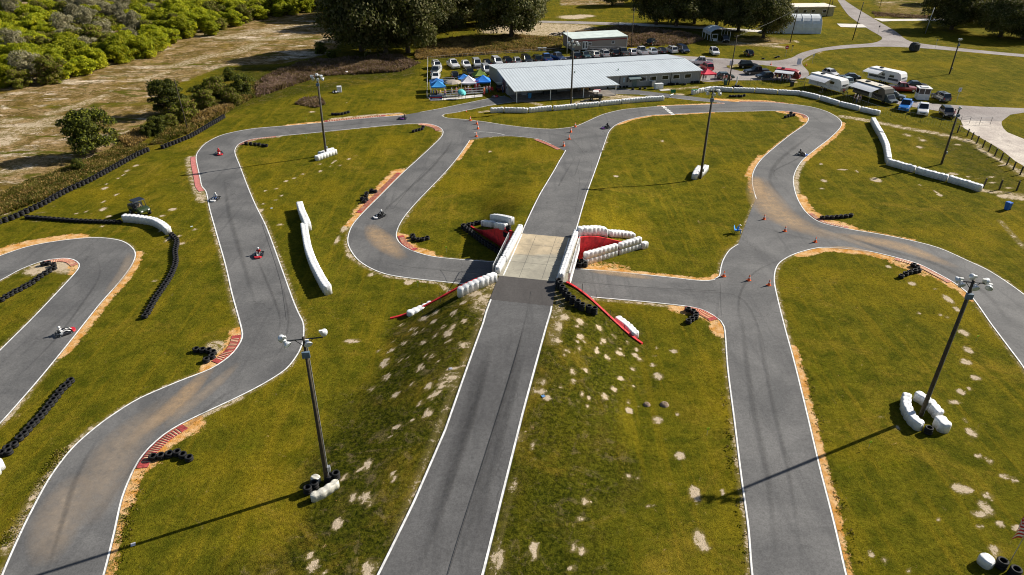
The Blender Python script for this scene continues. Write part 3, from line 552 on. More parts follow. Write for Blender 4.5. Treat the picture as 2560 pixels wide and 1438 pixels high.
for px, w, m in [([(925, 560), (940, 585), (975, 620), (1010, 650)], 3.6, DUST), ([(1895, 440), (1905, 480), (1940, 530), (2010, 570), (2110, 600)], 5.8, DUST), ([(1888, 440), (1895, 475), (1910, 500)], 2.6, DUST),
                 ([(2080, 585), (2170, 600), (2260, 620), (2340, 650), (2400, 672)], 3.0, DUST), ([(2000, 560), (2120, 600), (2230, 640)], 1.6, DUST2), ([(535, 915), (490, 960), (430, 1020), (340, 1090), (300, 1140)], 2.2, DUST), ([(600, 905), (540, 960), (480, 1010), (400, 1080)], 1.6, DUST2), ([(445, 985), (380, 1040), (300, 1120), (260, 1200), (220, 1320)], 4.5, DUST2),
                 ([(200, 1180), (150, 1290), (110, 1420)], 4, DUST2), ([(1470, 678), (1540, 684), (1640, 698)], 1.6, DUST), ([(2060, 620), (2130, 622), (2200, 638)], 1.0, DUST), ([(325, 630), (310, 680), (260, 740)], 1.6, DUST2)]:
    zz += .002; film('dust', px, w, m, zz)
zz = .06
for px, w in [([(700, 690), (722, 800), (700, 880), (640, 930)], .35), ([(640, 640), (700, 790), (690, 860)], .5), ([(930, 640), (1000, 665), (1100, 675), (1240, 688)], .3), ([(985, 650), (1060, 690), (1200, 700)], .25), ([(1430, 560), (1450, 500), (1475, 440), (1478, 400), (1455, 370)], .18), ([(1395, 560), (1440, 430), (1460, 370)], .3), ([(1350, 560), (1400, 460), (1440, 390)], .5), ([(1420, 580), (1440, 520), (1448, 440), (1430, 390)], .15),
                 ([(1480, 705), (1600, 722), (1740, 730), (1850, 745), (1900, 830), (1925, 960)], .3), ([(1950, 460), (1935, 430), (1990, 400), (2030, 370)], .6), ([(1960, 500), (1925, 450), (1950, 400), (2040, 330)], 1.2), ([(2030, 560), (2200, 620), (2350, 665), (2470, 740), (2530, 820)], 1.2), ([(1890, 800), (1930, 1000), (1975, 1200), (2010, 1438)], .6), ([(1850, 760), (1880, 1000), (1920, 1200), (1945, 1438)], .9), ([(1980, 640), (1890, 680), (1850, 740), (1850, 830)], .5), ([(1880, 560), (1980, 590), (2090, 610)], .5),
                 ([(240, 640), (250, 690), (200, 770), (130, 860), (30, 960)], .5), ([(560, 440), (575, 540), (610, 660), (650, 800)], 1.0), ([(640, 960), (560, 990), (480, 1060), (420, 1090), (330, 1180), (290, 1260)], .8), ([(260, 1080), (200, 1180), (160, 1300), (120, 1438)], .7), ([(720, 325), (850, 315), (980, 305), (1090, 310)], .8), ([(1090, 330), (1130, 350), (1080, 420), (960, 530), (910, 600)], .8), ([(1500, 300), (1620, 278), (1800, 270), (1950, 270), (2040, 300)], .9), ([(1230, 330), (1330, 333), (1420, 345), (1470, 400)], .5),
                 ([(1120, 1438), (1200, 1200), (1290, 900), (1330, 720)], .35), ([(1050, 1438), (1130, 1200), (1225, 900)], 1.1), ([(1165, 1438), (1240, 1150), (1320, 850)], .9), ([(1790, 850), (1795, 770), (1800, 720)], .2), ([(150, 1370), (158, 1362)], .5), ([(345, 540), (350, 541)], .1)][:-1]:
    zz += .002; film('rubber_mark', px, w*.75, RUB, zz)
# cold joints where newer paving meets old
for px in [[(1800, 706), (1803, 790)], [(1190, 346), (1195, 338), (1215, 331)]]:
    struct('paving_joint', ribbon(gp(px, .5), .06, .024), M('joint', (.05, .05, .05)))
# ---- roads, car park and slabs
RA = road_mat('access_road', (.22, .19, .18), (.31, .28, .265), (.15, .135, .13), .3); GR = road_mat('gravel', (.34, .29, .26), (.58, .52, .45), (.30, .24, .20), .35); CON = M('concrete', (.62, .59, .54), .85, var=.12, scale=.6, bump=.2); GRY = road_mat('grey_lane', (.25, .22, .20), (.33, .30, .28), (.2, .18, .17))
struct('access_road', poly_mesh([gp([(2075, -30), (2119, 36), (2166, 70), (2203, 92), (2204, 99), (2181, 108), (2103, 114), (2041, 123), (2002, 133), (1978, 145), (1947, 151.5), (1917, 152.5), (1862, 150), (1796, 145.6), (1720, 141), (1660, 136), (1600, 134), (1400, 143), (1200, 160), (1180, 168), (1215, 182), (1240, 200)], 2)+gp([(1400, 180), (1700, 170), (1755, 204), (1818, 201.5), (1906, 201), (1985, 200), (2019, 192), (2021, 180), (2006, 162), (2008, 150), (2033, 136), (2064, 127), (2134, 120), (2212, 117), (2272, 119), (2295, 120), (2393, 128), (2560, 143), (2900, 170), (2900, 160), (2560, 136), (2393, 120), (2295, 108), (2267, 100), (2236, 77), (2181, 45), (2111, 0), (2085, -30)], 2)], .03), RA)
struct('access_road', poly_mesh([[G(a, b) for a, b in [(2230, 254), (2281, 253), (2337, 260), (2448, 267), (2560, 271), (2900, 288), (2900, 300), (2560, 282), (2526, 287), (2504, 304), (2400, 300), (2381, 284), (2323, 274), (2250, 263)]]], .028), RA)
struct('gravel_road', poly_mesh([gp([(2400, 296), (2504, 300), (2504, 312), (2518, 331), (2560, 348), (2800, 430), (2900, 560), (2560, 416), (2504, 376), (2448, 343), (2409, 320)], 2)], .022), GR)
struct('footpath', poly_mesh([[G(a, b) for a, b in [(1548, 56.5), (1760, 67), (1950, 79), (1950, 84), (1760, 73), (1548, 63)]]], .05), CON)
struct('footpath', poly_mesh([[G(a, b) for a, b in [(2092, 59.5), (2156, 61), (2168, 69), (2140, 69), (2102, 68)]]], .05), CON)
struct('footpath', poly_mesh([[G(a, b) for a, b in [(2184, 46), (2230, 48), (2560, 46), (2560, 50), (2230, 53), (2205, 54)]]], .05), CON)
struct('lane', poly_mesh([[G(a, b) for a, b in [(1250, 50), (1341, 52), (1448, 54), (1547, 57), (1547, 63.5), (1440, 60), (1341, 57), (1250, 56)]]], .04), GRY)
struct('grass_verge', grid_mesh('grass_verge', *(lambda XX, YY: (XX, YY, np.full(XX.shape, .06), paint(XX, YY)))(*[np.array([[G(a, b)[i] for a, b in r] for r in [[(1820, 171), (1850, 178), (1905, 181), (1950, 181)], [(1816, 165), (1850, 160), (1905, 163), (1960, 170)]]]) for i in (0, 1)])), GM)
# long seams of the paving
for px in [[(1120, 1438), (1200, 1180), (1290, 890), (1328, 730)], [(1000, 664), (1100, 676), (1232, 690)], [(1440, 705), (1600, 718), (1798, 728)], [(985, 520), (1060, 430), (1150, 350)], [(655, 560), (700, 700), (716, 800)]]:
    pp = catmull([D(a, b) for a, b in px], 1.0); struct('paving_joint', ribbon(pp, .05, .075 if px[0][1] > 1400 else .03), MATS['joint'])
# lighter worn lane and dark side bands of the near straight
for px, w in [([(1040, 1438), (1120, 1200), (1215, 900), (1235, 830)], 1.5), ([(1140, 1438), (1215, 1180), (1300, 880), (1320, 830)], 1.0)]:
    film('rubber_mark', px, w, RUB, .10+w*.01)
# ================================================================ MATERIALS FOR THINGS
WHT = M('white_wrap', (.74, .75, .76), .5, var=.11, scale=2.2, bump=.8); WHTD = M('weathered_wrap', (.62, .60, .52), .6, var=.25, scale=3, bump=.4); SEAM = M('wrap_seam', (.42, .40, .36), .8)
TYR = M('rubber_tyre', (.012, .012, .013), .75, var=.3, scale=4, spec=.3); STEEL = M('galvanised_steel', (.45, .47, .49), .45, metal=.6); WOODP = M('pole_wood', (.062, .050, .034), .85, var=.3, scale=4, bump=.3)
GLASS = M('dark_glass', (.012, .017, .022), .08, var=.1, spec=.8); CHR = M('silver_paint', (.55, .57, .6), .35, metal=.5); LAMPG = M('lamp_glass', (.85, .87, .88), .15, spec=.8); TAILR = M('tail_light_red', (.45, .01, .01), .3)
DARKM = M('dark_metal', (.04, .045, .05), .5, metal=.4); REDW = M('red_wall_paint', (.62, .022, .028), .65, var=.35, scale=1.6, bump=.3); WPT = M('white_paint', (.78, .78, .76), .5, var=.06)
def CP(name, c, metal=.0): return M('paint_'+name, c, .28, metal=metal, var=.03, coat=.6, spec=.5)
# ================================================================ TYRE STACKS
tyre_me = {}
def tyre_mesh(n):
    if n not in tyre_me:
        mb = MB(); mb.lathe([(.19, .02), (.27, 0), (.31, .03), (.325, .10), (.31, .17), (.27, .20), (.19, .18), (.175, .15), (.22, .10), (.175, .05)], n, close=True)
        tyre_me[n] = mb.mesh('tyre', TYR, True)
    return tyre_me[n]
def tyre_stack(p, k, label, group, n=14, s=1.0, lean=0.0):
    r = thing('tyre_stack', label, 'tyre stack', p, random.random()*6, group)
    r.scale = (s, s, s)
    for i in range(k):
        o = obj('tyre', tyre_mesh(n), None, r); o.location = (random.uniform(-.02, .02)+lean*i, random.uniform(-.02, .02), .2*i+.02)
        o.rotation_euler = (random.uniform(-.03, .03), random.uniform(-.03, .03), random.random()*3)
    return r
def along(px, sp, dz=0.0, z=None):
    pts = [G(a, b, z) if z is not None else D(a, b) for a, b in px]; out = [pts[0]]; acc = 0
    fine = catmull(pts, .05)
    for a, b in zip(fine[:-1], fine[1:]):
        acc += (b-a).length
        if acc >= sp: acc = 0; out.append(b.copy())
    return out
def stacks(px, k, label, group, sp=.64, n=12, z=None, s=1.0):
    for p in along(px, sp, z=z): tyre_stack(p, k, label, group, n, s)
def stacks_at(px, k, label, group, n=16, z=None, s=1.0, dy=5):
    for a, b in px:
        p = G(a, b+dy, z) if z is not None else D(a, b+dy); tyre_stack(p, k, label, group, n, s)
g = 'black tyre stacks of the long barrier beside the scrub'
stacks([(0, 560), (28, 551), (56, 539), (111, 513), (167, 482), (222, 457), (278, 427), (334, 396), (372, 378)], 3, 'black tyre stack in the long diagonal barrier between grass and scrub', g, sp=.72, n=10, s=1.08)
stacks([(408, 372), (473, 346), (514, 323), (562, 294)], 3, 'black tyre stack in the upper barrier run past the gap by the slanting pole', 'black tyre stacks of the barrier past the gap', sp=.72, n=10, s=1.08)
stacks([(70, 546), (111, 549), (195, 555), (278, 558), (304, 558)], 2, 'black tyre stack in the row leading to the white barrier near the utility cart', 'tyre stacks of the row to the white barrier', n=10)
stacks([(430, 590), (443, 606), (439, 632), (440, 660), (429, 690), (412, 718), (389, 751), (370, 786), (357, 802)], 2, 'black tyre stack in the curving row below the white barrier', 'tyre stacks of the curving row', n=12, sp=.60)
stacks_at([(178, 952), (170, 961), (160, 970), (151, 980), (143, 991), (135, 1001), (127, 1011), (119, 1021), (111, 1031), (101, 1042), (91, 1053), (82, 1062), (72, 1074), (62, 1085), (50, 1096), (37, 1112), (22, 1120), (24, 1130), (8, 1133)], 2, 'black tyre stack in the straight diagonal row at the lower left', 'tyre stacks of the lower left row')
stacks_at([(110, 660), (122, 658), (135, 662), (136, 670), (124, 677), (114, 683), (103, 690), (93, 698), (82, 706), (72, 712), (62, 717), (50, 724), (40, 728), (29, 735), (17, 741), (6, 749)], 2, 'black tyre stack in the hooked row inside the left hairpin', 'tyre stacks inside the left hairpin', 14, dy=4)
CL = [([(491, 874), (507, 875), (523, 876), (534, 881), (531, 891), (517, 900)], 2, 'black tyre stack in the hook of six beside the left red kerb', 'hook of six tyre stacks by the left kerb'),
 ([(384, 1143), (404, 1140), (424, 1136), (444, 1132), (458, 1138), (474, 1146)], 2, 'black tyre stack in the arc of six beside the lower red kerb', 'arc of six tyre stacks by the lower kerb'),
 ([(929, 475), (939, 477), (917, 482), (915, 488), (906, 495), (916, 497), (911, 502)], 2, 'black tyre stack on orange sand at the long striped kerb', 'tyre stacks by the long striped kerb'),
 ([(1032, 588), (1034, 595), (1045, 598), (1057, 597), (1068, 594)], 2, 'black tyre stack in the curved row inside the bend before the bridge', 'tyre stacks inside the bend before the bridge'),
 ([(616, 356), (627, 357), (638, 358), (648, 359), (658, 361), (666, 362)], 2, 'black tyre stack in the short row inside the top left bend', 'tyre stacks inside the top left bend'),
 ([(832, 283), (840, 283), (848, 283), (856, 282), (864, 280), (871, 278)], 2, 'black tyre stack in the lone row on grass above the top straight', 'tyre stacks above the top straight'),
 ([(1058, 315), (1055, 320), (1048, 322), (1041, 324), (1034, 326)], 2, 'black tyre stack in the short row behind the white and red kerb at the junction', 'tyre stacks behind the junction kerb'),
 ([(1963, 290), (1970, 288), (1976, 286), (1984, 285), (1977, 280)], 2, 'black tyre stack inside the far right loop', 'tyre stacks inside the far right loop'),
 ([(2055, 543), (2067, 542), (2079, 542), (2091, 541), (2102, 540), (2114, 539), (2126, 537)], 2, 'black tyre stack in the straight row on orange sand by the right bend', 'tyre stacks by the right bend'),
 ([(2283, 662), (2291, 667), (2295, 675), (2286, 677), (2273, 680), (2263, 684), (2252, 690)], 2, 'black tyre stack in the hooked row beside the right striped kerb', 'tyre stacks by the right striped kerb'),
 ([(1719, 773), (1732, 778), (1739, 785), (1738, 792), (1729, 797), (1721, 803)], 2, 'black tyre stack in the curved row on the sand corner right of the bridge', 'tyre stacks on the sand corner'),
 ([(1825, 238), (1832, 238), (1839, 238), (1846, 237), (1853, 238), (1860, 236)], 2, 'black tyre stack on grass between the pit exit and the long white barrier', 'tyre stacks below the long white barrier'),
 ([(1832, 215), (1839, 213), (1846, 213), (1853, 215)], 2, 'black tyre stack behind the long white barrier by the leaning white post', 'tyre stacks behind the long white barrier'),
 ([(1460, 222), (1466, 221), (1473, 219), (1480, 218), (1508, 216), (1518, 216), (1528, 215), (1540, 214), (1550, 214), (1560, 214), (1567, 213), (1582, 220), (1600, 219), (1612, 218)], 2, 'black tyre stack along the foot of the grey building wall', 'tyre stacks at the foot of the building'),
 ([(1672, 208), (1679, 207), (1686, 208), (1693, 207), (1712, 208), (1730, 203), (1738, 202), (1744, 202)], 2, 'black tyre stack below the windows of the grey building', 'tyre stacks below the windows')]
for px, k, lb, gr_ in CL: stacks_at(px, k, lb, gr_)
stacks_at([(1396, 706), (1400, 713), (1405, 722), (1412, 731), (1420, 741), (1431, 750), (1443, 759), (1454, 767), (1471, 772), (1485, 777)], 4, 'tall black tyre stack in the curved row at the near right corner of the bridge', 'tall tyre stacks at the near right bridge corner', 20, dy=9)
stacks_at([(1441, 656), (1436, 664), (1449, 664), (1462, 663), (1455, 657)], 3, 'black tyre stack on the ground under the right edge of the bridge', 'tyre stacks under the bridge edge', 18, z=0, dy=4)
stacks([(1158, 572), (1175, 584), (1195, 600), (1215, 614), (1235, 626), (1256, 640)], 3, 'black tyre stack along the foot of the far left red wall, in the shade', 'tyre stacks at the foot of the far left red wall', z=0, n=14)
stacks_at([(1160, 563), (1172, 561), (1180, 559), (1190, 556), (1200, 555)], 2, 'black tyre stack at the tip of the far left red wall', 'tyre stacks at the tip of the far left red wall', 16)
stacks_at([(1271, 572), (1264, 586), (1272, 590)], 3, 'black tyre stack between white wrapped tyres at the far left bridge corner', 'tyre stacks at the far left bridge corner', 16)
# ================================================================ WHITE WRAPPED BARRIERS
def barrier(pts, w, h, label, group=None, layers=1, lobe=.62, mat=None, name='wrapped_tyre_barrier', cat='safety barrier'):
    root = None
    c = pts[0].copy(); base = thing(name, label, cat, c, 0, group)
    fine = catmull([p-c for p in pts], .1)
    L = [0]
    for a, b in zip(fine[:-1], fine[1:]): L.append(L[-1]+(b-a).length)
    tot = L[-1]; nl = max(1, round(tot/lobe)); ll = tot/nl; jit = [random.uniform(-.03, .03) for _ in range(nl+2)]
    for ly in range(layers):
        z0, z1 = h*ly/layers, h*(ly+1)/layers; mb = MB(); vs = []; n = len(fine); K = 12
        for i, p in enumerate(fine):
            d = fine[min(i+1, n-1)]-fine[max(i-1, 0)]; d.z = 0; d.normalize(); l = Vector((-d.y, d.x, 0))
            f = abs(math.sin(math.pi*L[i]/ll))**.5; e = min(L[i], tot-L[i]); ec = .62+.38*min(1, e/.22)**.6
            hw = w/2*(.76+.24*f)*ec; zt = z1+(.07*f-.07+jit[int(L[i]/ll)])*(1 if ly == layers-1 else 0)-(0 if ec > .99 else .05*(1-ec))
            r = min(.12, (zt-z0)*.3)
            prof = [(-hw, z0+.02), (-hw, zt-r), (-hw+r*.3, zt-r*.3), (-hw+r, zt), (-hw*.35, zt-.015), (0, zt-.03*f), (hw*.35, zt-.015), (hw-r, zt), (hw-r*.3, zt-r*.3), (hw, zt-r), (hw, z0+.02), (0, z0)]
            vs += [p+l*a+Vector((0, 0, b)) for a, b in prof]
        fs = [(i*K+k, (i+1)*K+k, (i+1)*K+(k+1) % K, i*K+(k+1) % K) for i in range(n-1) for k in range(K)]
        fs += [tuple(range(K)), tuple((n-1)*K+k for k in range(K))[::-1]]
        mb.add(vs, fs); obj('wrapping', mb, mat or WHT, base, True)
    if layers == 2:
        s = MB(); n = len(fine); vs = []
        for i, p in enumerate(fine):
            d = fine[min(i+1, n-1)]-fine[max(i-1, 0)]; d.z = 0; d.normalize(); l = Vector((-d.y, d.x, 0)); hw = w/2*.9
            vs += [p+l*hw+Vector((0, 0, h/2-.03)), p+l*hw+Vector((0, 0, h/2+.03)), p-l*hw+Vector((0, 0, h/2+.03)), p-l*hw+Vector((0, 0, h/2-.03))]
        s.add(vs, [(i*4+k, (i+1)*4+k, (i+1)*4+(k+1) % 4, i*4+(k+1) % 4) for i in range(n-1) for k in range(4)]); obj('seam', s, SEAM, base)
    return base
def bar(px, label, group=None, w=.75, h=.85, layers=1, z=None, lobe=.62, mat=None):
    return barrier([G(a, b, z) if z is not None else D(a, b) for a, b in px], w, h, label, group, layers, lobe, mat)
bar([(310, 553), (345, 556), (385, 562), (412, 576), (424, 587)], 'curved white wrapped barrier joining the two tyre rows beside the utility cart', h=1.0, w=.85)
bar([(751, 522), (758, 545), (765, 560), (772, 578)], 'upper short length of the white barrier in the left infield, its end stepped aside', h=1.15, w=.9)
bar([(762, 575), (766, 600), (773, 636), (786, 672), (800, 700), (812, 722), (823, 738)], 'long white wrapped barrier lying curved in the left infield', h=1.15, w=.9)
gd = 'white wrapped barriers on the bridge'
def deckbar(s0, t0, s1, t1, label):
    p = [Vector((*xy(s0+(s1-s0)*i/6, t0+(t1-t0)*i/6), ZD+.04)) for i in range(7)]
    return barrier(p, .62, .85, label, gd, 1, .5)
deckbar(11.4, -3.15, 3.0, -3.35, 'white wrapped barrier on the far left edge of the bridge deck'); deckbar(2.9, -3.4, .3, -3.5, 'short white wrapped barrier at the near left edge of the bridge deck')
deckbar(11.4, 3.55, .2, 3.3, 'white wrapped barrier along the right edge of the bridge deck')
bar([(1240, 700), (1208, 714), (1175, 728), (1145, 743)], 'white wrapped barrier angling down left from the near bridge corner', h=.95, w=.8)
bar([(1020, 795), (1052, 782), (1082, 768)], 'low white wrapped barrier at the lower left end of the red coping', h=.75, w=.8, z=0)
bar([(1540, 805), (1562, 820), (1577, 834), (1590, 848)], 'tapering white wrapped barrier at the lower right end of the red coping', h=.75, w=.8, z=0)
bar([(1207, 564), (1235, 568)], 'front left white block behind the far left red wall', h=.8); bar([(1239, 569), (1264, 575)], 'front right white block behind the far left red wall', h=.8)
bar([(1230, 552), (1256, 556), (1281, 563)], 'rear white wrapped barrier behind the far left red wall', h=1.0)
bar([(1443, 590), (1470, 587), (1500, 587), (1517, 592)], 'taller white wrapped barrier at the far right bridge corner', h=1.1, w=.9); bar([(1521, 591), (1550, 592), (1585, 597)], 'lower white wrapped barrier continuing from the far right bridge corner', h=.85, w=.85)
bar([(1459, 661), (1500, 650), (1541, 637)], 'double height white wrapped barrier in front of the far right red wall', h=1.55, w=.7, layers=2, z=0); bar([(1545, 636), (1575, 627), (1600, 619)], 'double height white wrapped barrier past the end of the far right red wall', h=1.5, w=.7, layers=2, z=0)
bar([(1603, 622), (1617, 617)], 'single white block at the right tip of the double barrier', h=.8, z=0)
gw = 'white wrapped blocks between the grey building and the track'
for i, p in enumerate([[(1226, 282), (1259, 280)], [(1261, 280.5), (1320, 282)], [(1322, 281.5), (1379, 275.5)], [(1383, 276.5), (1440, 271)], [(1442, 270.5), (1497, 265.5)], [(1499, 265), (1551, 259.5)], [(1553, 259.5), (1605, 254.5), (1659, 251)]]):
    bar(p, ['short white block at the left end of the barrier below the grey building', 'second white block from the left in the barrier below the grey building', 'white block left of the gap in the barrier below the grey building', 'white block right of the gap in the barrier below the grey building', 'white block just right of the tall pole in front of the grey building', 'white block below the utility cart at the building porch', 'longest white block, at the right end of the barrier below the grey building'][i], gw, w=.8, h=.95)
gw = 'white wrapped blocks of the barrier at the top right'
for i, p in enumerate([[(1729, 237), (1744, 234)], [(1746, 233), (1760, 230)], [(1762, 229.5), (1777, 227)], [(1779, 226.5), (1831, 230)], [(1833, 230), (1885, 231)], [(1887, 231), (1942, 235)], [(1944, 235), (1999, 238)], [(2001, 238), (2048, 249.5)], [(2050, 250), (2096, 264)], [(2098, 264.5), (2148, 277)], [(2150, 278), (2198, 289)]]):
    bar(p, ['short white block at the left end of the top right barrier, green cloth on it', 'second short white block of the top right barrier', 'third short white block of the top right barrier, under the floodlights', 'fourth white block of the top right barrier, behind the floodlights', 'white block of the top right barrier above the small tyre row', 'white block of the top right barrier below the black cars', 'white block of the top right barrier below the dark bin', 'white block of the top right barrier at its bend below the first caravan', 'white block of the top right barrier beside the second bend under the caravans', 'white block of the top right barrier with dark scuffs on top', 'white block at the lower right end of the top right barrier'][i], gw, w=.8, h=.95)
gw = 'white wrapped blocks of the angled barrier at the right'
for p, lb in [([(2180, 306), (2190, 325), (2200, 342)], 'upper white block of the angled barrier at the right'), ([(2201, 344), (2212, 368), (2217, 392), (2219, 408)], 'curved white block above the corner of the angled barrier at the right'), ([(2216, 411), (2250, 421), (2286, 431)], 'white block at the corner of the angled barrier at the right'), ([(2288, 432), (2330, 444), (2367, 453)], 'middle white block of the lower arm of the angled barrier'), ([(2369, 454), (2410, 466), (2452, 479)], 'last white block of the lower arm of the angled barrier, by the posts')]:
    bar(p, lb, gw, w=.85, h=1.0)
gb = 'white wrapped guards around the floodlight poles'
bar([(790, 402), (818, 392), (841, 384)], 'front white guard at the foot of the upper left floodlight pole', gb, w=.9, h=.8); bar([(797, 392), (820, 384), (835, 379)], 'rear white guard behind the upper left floodlight pole', gb, w=.6, h=.75)
bar([(1735, 449), (1741, 437), (1749, 427)], 'left white guard at the foot of the centre right floodlight pole', gb, w=.9, h=.9); bar([(1748, 444), (1758, 434), (1765, 425)], 'right white guard at the foot of the centre right floodlight pole', gb, w=.85, h=.9)
bar([(2262, 1000), (2262, 1030), (2279, 1060), (2300, 1078)], 'left white guard curving round the lower right floodlight pole', gb, w=.75, h=.85); bar([(2284, 996), (2308, 1010), (2330, 1030), (2345, 1050)], 'right white guard beside the lower right floodlight pole', gb, w=.75, h=.85)
bar([(2338, 1058), (2352, 1072), (2360, 1084)], 'ragged white bundle at the bottom of the ring round the lower right pole', gb, w=.95, h=.9)
bar([(778, 1252), (800, 1244), (826, 1228), (846, 1212)], 'dirty crumpled white guard in front of the lower left floodlight pole', gb, w=.62, h=.6, mat=WHTD); bar([(781, 1200), (800, 1208)], 'small torn white guard behind the lower left floodlight pole', gb, w=.6, h=.55, mat=WHTD)
bar([(-20, 1195), (2, 1165)], 'white wrapped barrier end cut off by the left edge of the photo', w=1.0, h=.9)
bar([(2446, 1398), (2462, 1412), (2476, 1424)], 'torn white bundle at the bottom right corner beside black tyres', w=.8, h=.7)
stacks_at([(771, 1222), (788, 1210), (822, 1192), (841, 1186)], 3, 'black tyre stack around the lower left floodlight pole', 'tyre stacks round the lower left pole', 20, dy=10)
stacks_at([(2319, 1075)], 3, 'single black tyre stack in the white ring of the lower right pole', None, 20, dy=8)
stacks_at([(2500, 1404), (2532, 1425)], 3, 'black tyre stack at the bottom right corner by the flagpole', 'tyre stacks at the bottom right', 20, dy=14, s=1.1)
stacks_at([(1908, 148), (1940, 145), (1946, 143)], 1, 'black tyre lying on grass by the access road', 'tyres lying on grass by the access road', 14, dy=0, s=1.3)
stacks_at([(832, 383)], 1, 'single black tyre behind the guard of the upper left pole', None, 14, dy=0)
# ================================================================ THE BRIDGE
br = thing('bridge', 'concrete slab bridge carrying the track over the lower road', 'bridge', (0, 0, 0))
mb = MB()
def stbox(mb, s0, s1, t0, t1, z0, z1):
    q = [(*xy(s0, t0),), (*xy(s0, t1),), (*xy(s1, t1),), (*xy(s1, t0),)]
    mb.prism(q[::-1], z0, z1) if False else mb.prism(q, z0, z1)
dm, nt, b = nodes('deck_concrete'); gc = nn(nt, 'ShaderNodeNewGeometry').outputs['Position']
sg = nn(nt, 'ShaderNodeSeparateXYZ'); nt.links.new(gc, sg.inputs[0]); half = ramp(nt, math_(nt, 'ADD', sg.outputs[1], math_(nt, 'MULTIPLY', noise(nt, .6, 3, .6, gc), 1.5)), 68.6, 69.4)
c = mixc(nt, ramp(nt, noise(nt, .5, 5, .7, gc, .5), .35, .65), mixc(nt, half, (.30, .28, .22), (.38, .31, .20)), mixc(nt, half, (.43, .40, .31), (.60, .48, .31))); c = mixc(nt, ramp(nt, noise(nt, 1.5, 5, .75, gc, 1), .56, .72), c, (.24, .23, .19))
c = mixc(nt, math_(nt, 'MULTIPLY', noise(nt, 12, 3, .8, gc), .5), c, (.18, .17, .15)); nt.links.new(c, b.inputs['Base Color']); b.inputs['Roughness'].default_value = .9
stbox(mb, -.02, 10.62, -3.9, 3.9, ZD-.42, ZD+.03); obj('deck', mb, dm, br)
ABUT = M('abutment_concrete', (.50, .49, .46), .85, var=.15, bump=.2)
mb = MB(); stbox(mb, -.35, -.04, -3.95, 3.95, -.3, ZD-.43); obj('abutment', mb, ABUT, br)
mb = MB(); stbox(mb, 10.64, 10.95, -3.95, 3.95, -.3, ZD-.43); obj('abutment', mb, ABUT, br)
mb = MB(); stbox(mb, 2, 11.4, 3.92, 4.12, 1.3, ZD+.1); obj('edge_beam', mb, WPT, br)
mb = MB()
for s in (3.4, 5.2, 7.8):
    stbox(mb, s, s+.03, -3.1, 3.2, ZD+.031, ZD+.034)
for t in (-1.1, 1.3): stbox(mb, .1, 10.5, t, t+.03, ZD+.0315, ZD+.0345)
obj('joint', mb, M('joint', (.05, .05, .05)), br)
mb = MB(); stbox(mb, .1, 10.5, -2.86, -2.72, ZD+.036, ZD+.040); obj('edge_line', mb, LINE, br); mb = MB(); stbox(mb, .1, 10.5, 2.78, 2.9, ZD+.036, ZD+.040); obj('edge_line', mb, LINE, br)
# mesh fences hung outside the deck barriers
def frame_fence(s0, s1, t, z0, z1, label, npan, lean=0.0):
    r = thing('mesh_fence', label, 'fence', (0, 0, 0)); 
    for i in range(npan):
        a, b2 = s0+(s1-s0)*i/npan+.06, s0+(s1-s0)*(i+1)/npan-.06; mb = MB()
        P = lambda s, z: Vector((*xy(s, t+lean*(z-z0)), z))
        for q in ((P(a, z0), P(a, z1)), (P(b2, z0), P(b2, z1)), (P(a, z1), P(b2, z1)), (P(a, z0+.2), P(b2, z0+.2))): mb.tube(q, .035, 6)
        obj('frame', mb, STEEL, r); mb = MB(); k = 14
        for j in range(1, k): mb.tube((P(a+(b2-a)*j/k, z0+.2), P(a+(b2-a)*j/k, z1)), .006, 3)
        for j in range(1, 8): mb.tube((P(a, z0+.2+(z1-z0-.2)*j/8), P(b2, z0+.2+(z1-z0-.2)*j/8)), .006, 3)
        obj('wire_mesh', mb, STEEL, r)
frame_fence(.3, 8.6, -3.98, ZD-.3, ZD+1.0, 'grey wire mesh fence outside the left bridge barrier', 4); frame_fence(.2, 9.2, 4.2, ZD-.2, ZD+1.05, 'white framed mesh fence outside the right bridge barrier', 4)
# red wing walls
def wing(name, label, tl, swf, ztop, thick=.22, skirt=0.0):
    mb = MB(); pts = []; 
    for t in tl:
        s = swf(t); x, y = xy(s, t); pts.append((x, y, max(.12, ztop(s, t))))
    n = len(pts); vs = []
    for i, (x, y, z) in enumerate(pts):
        a = Vector(pts[min(i+1, n-1)])-Vector(pts[max(i-1, 0)]); a.z = 0; a.normalize(); l = Vector((-a.y, a.x, 0))*thick/2
        for q, zz_ in ((l, -.2), (l, z), (-l, z), (-l, -.2)): vs.append((x+q.x, y+q.y, zz_))
    mb.add(vs, [(i*4+k, i*4+(k+1) % 4, (i+1)*4+(k+1) % 4, (i+1)*4+k) for i in range(n-1) for k in range(4)]+[(0, 1, 2, 3), (n*4-1, n*4-2, n*4-3, n*4-4)])
    o = obj(name, mb, REDW); tag(o, label, 'retaining wall'); return o
lin = lambda a, b, n=24: [a+(b-a)*i/n for i in range(n+1)]
wing('retaining_wall', 'red painted retaining wall sloping down at the near left of the bridge', lin(-3.95, -13.3), sw_near, lambda s, t: Tst(s, t)+.14); wing('retaining_wall', 'red painted retaining wall sloping down at the near right of the bridge', lin(3.95, 12.2), sw_near, lambda s, t: Tst(s, t)+.14)
wing('retaining_wall', 'red painted retaining wall at the far left of the bridge, half in shade', lin(-3.95, -11.3), sw_far, lambda s, t: Tst(s, t)+.14); wing('retaining_wall', 'red painted retaining wall at the far right, behind the double white barrier', lin(3.95, 10.3), sw_far, lambda s, t: Tst(s, t)+.14)
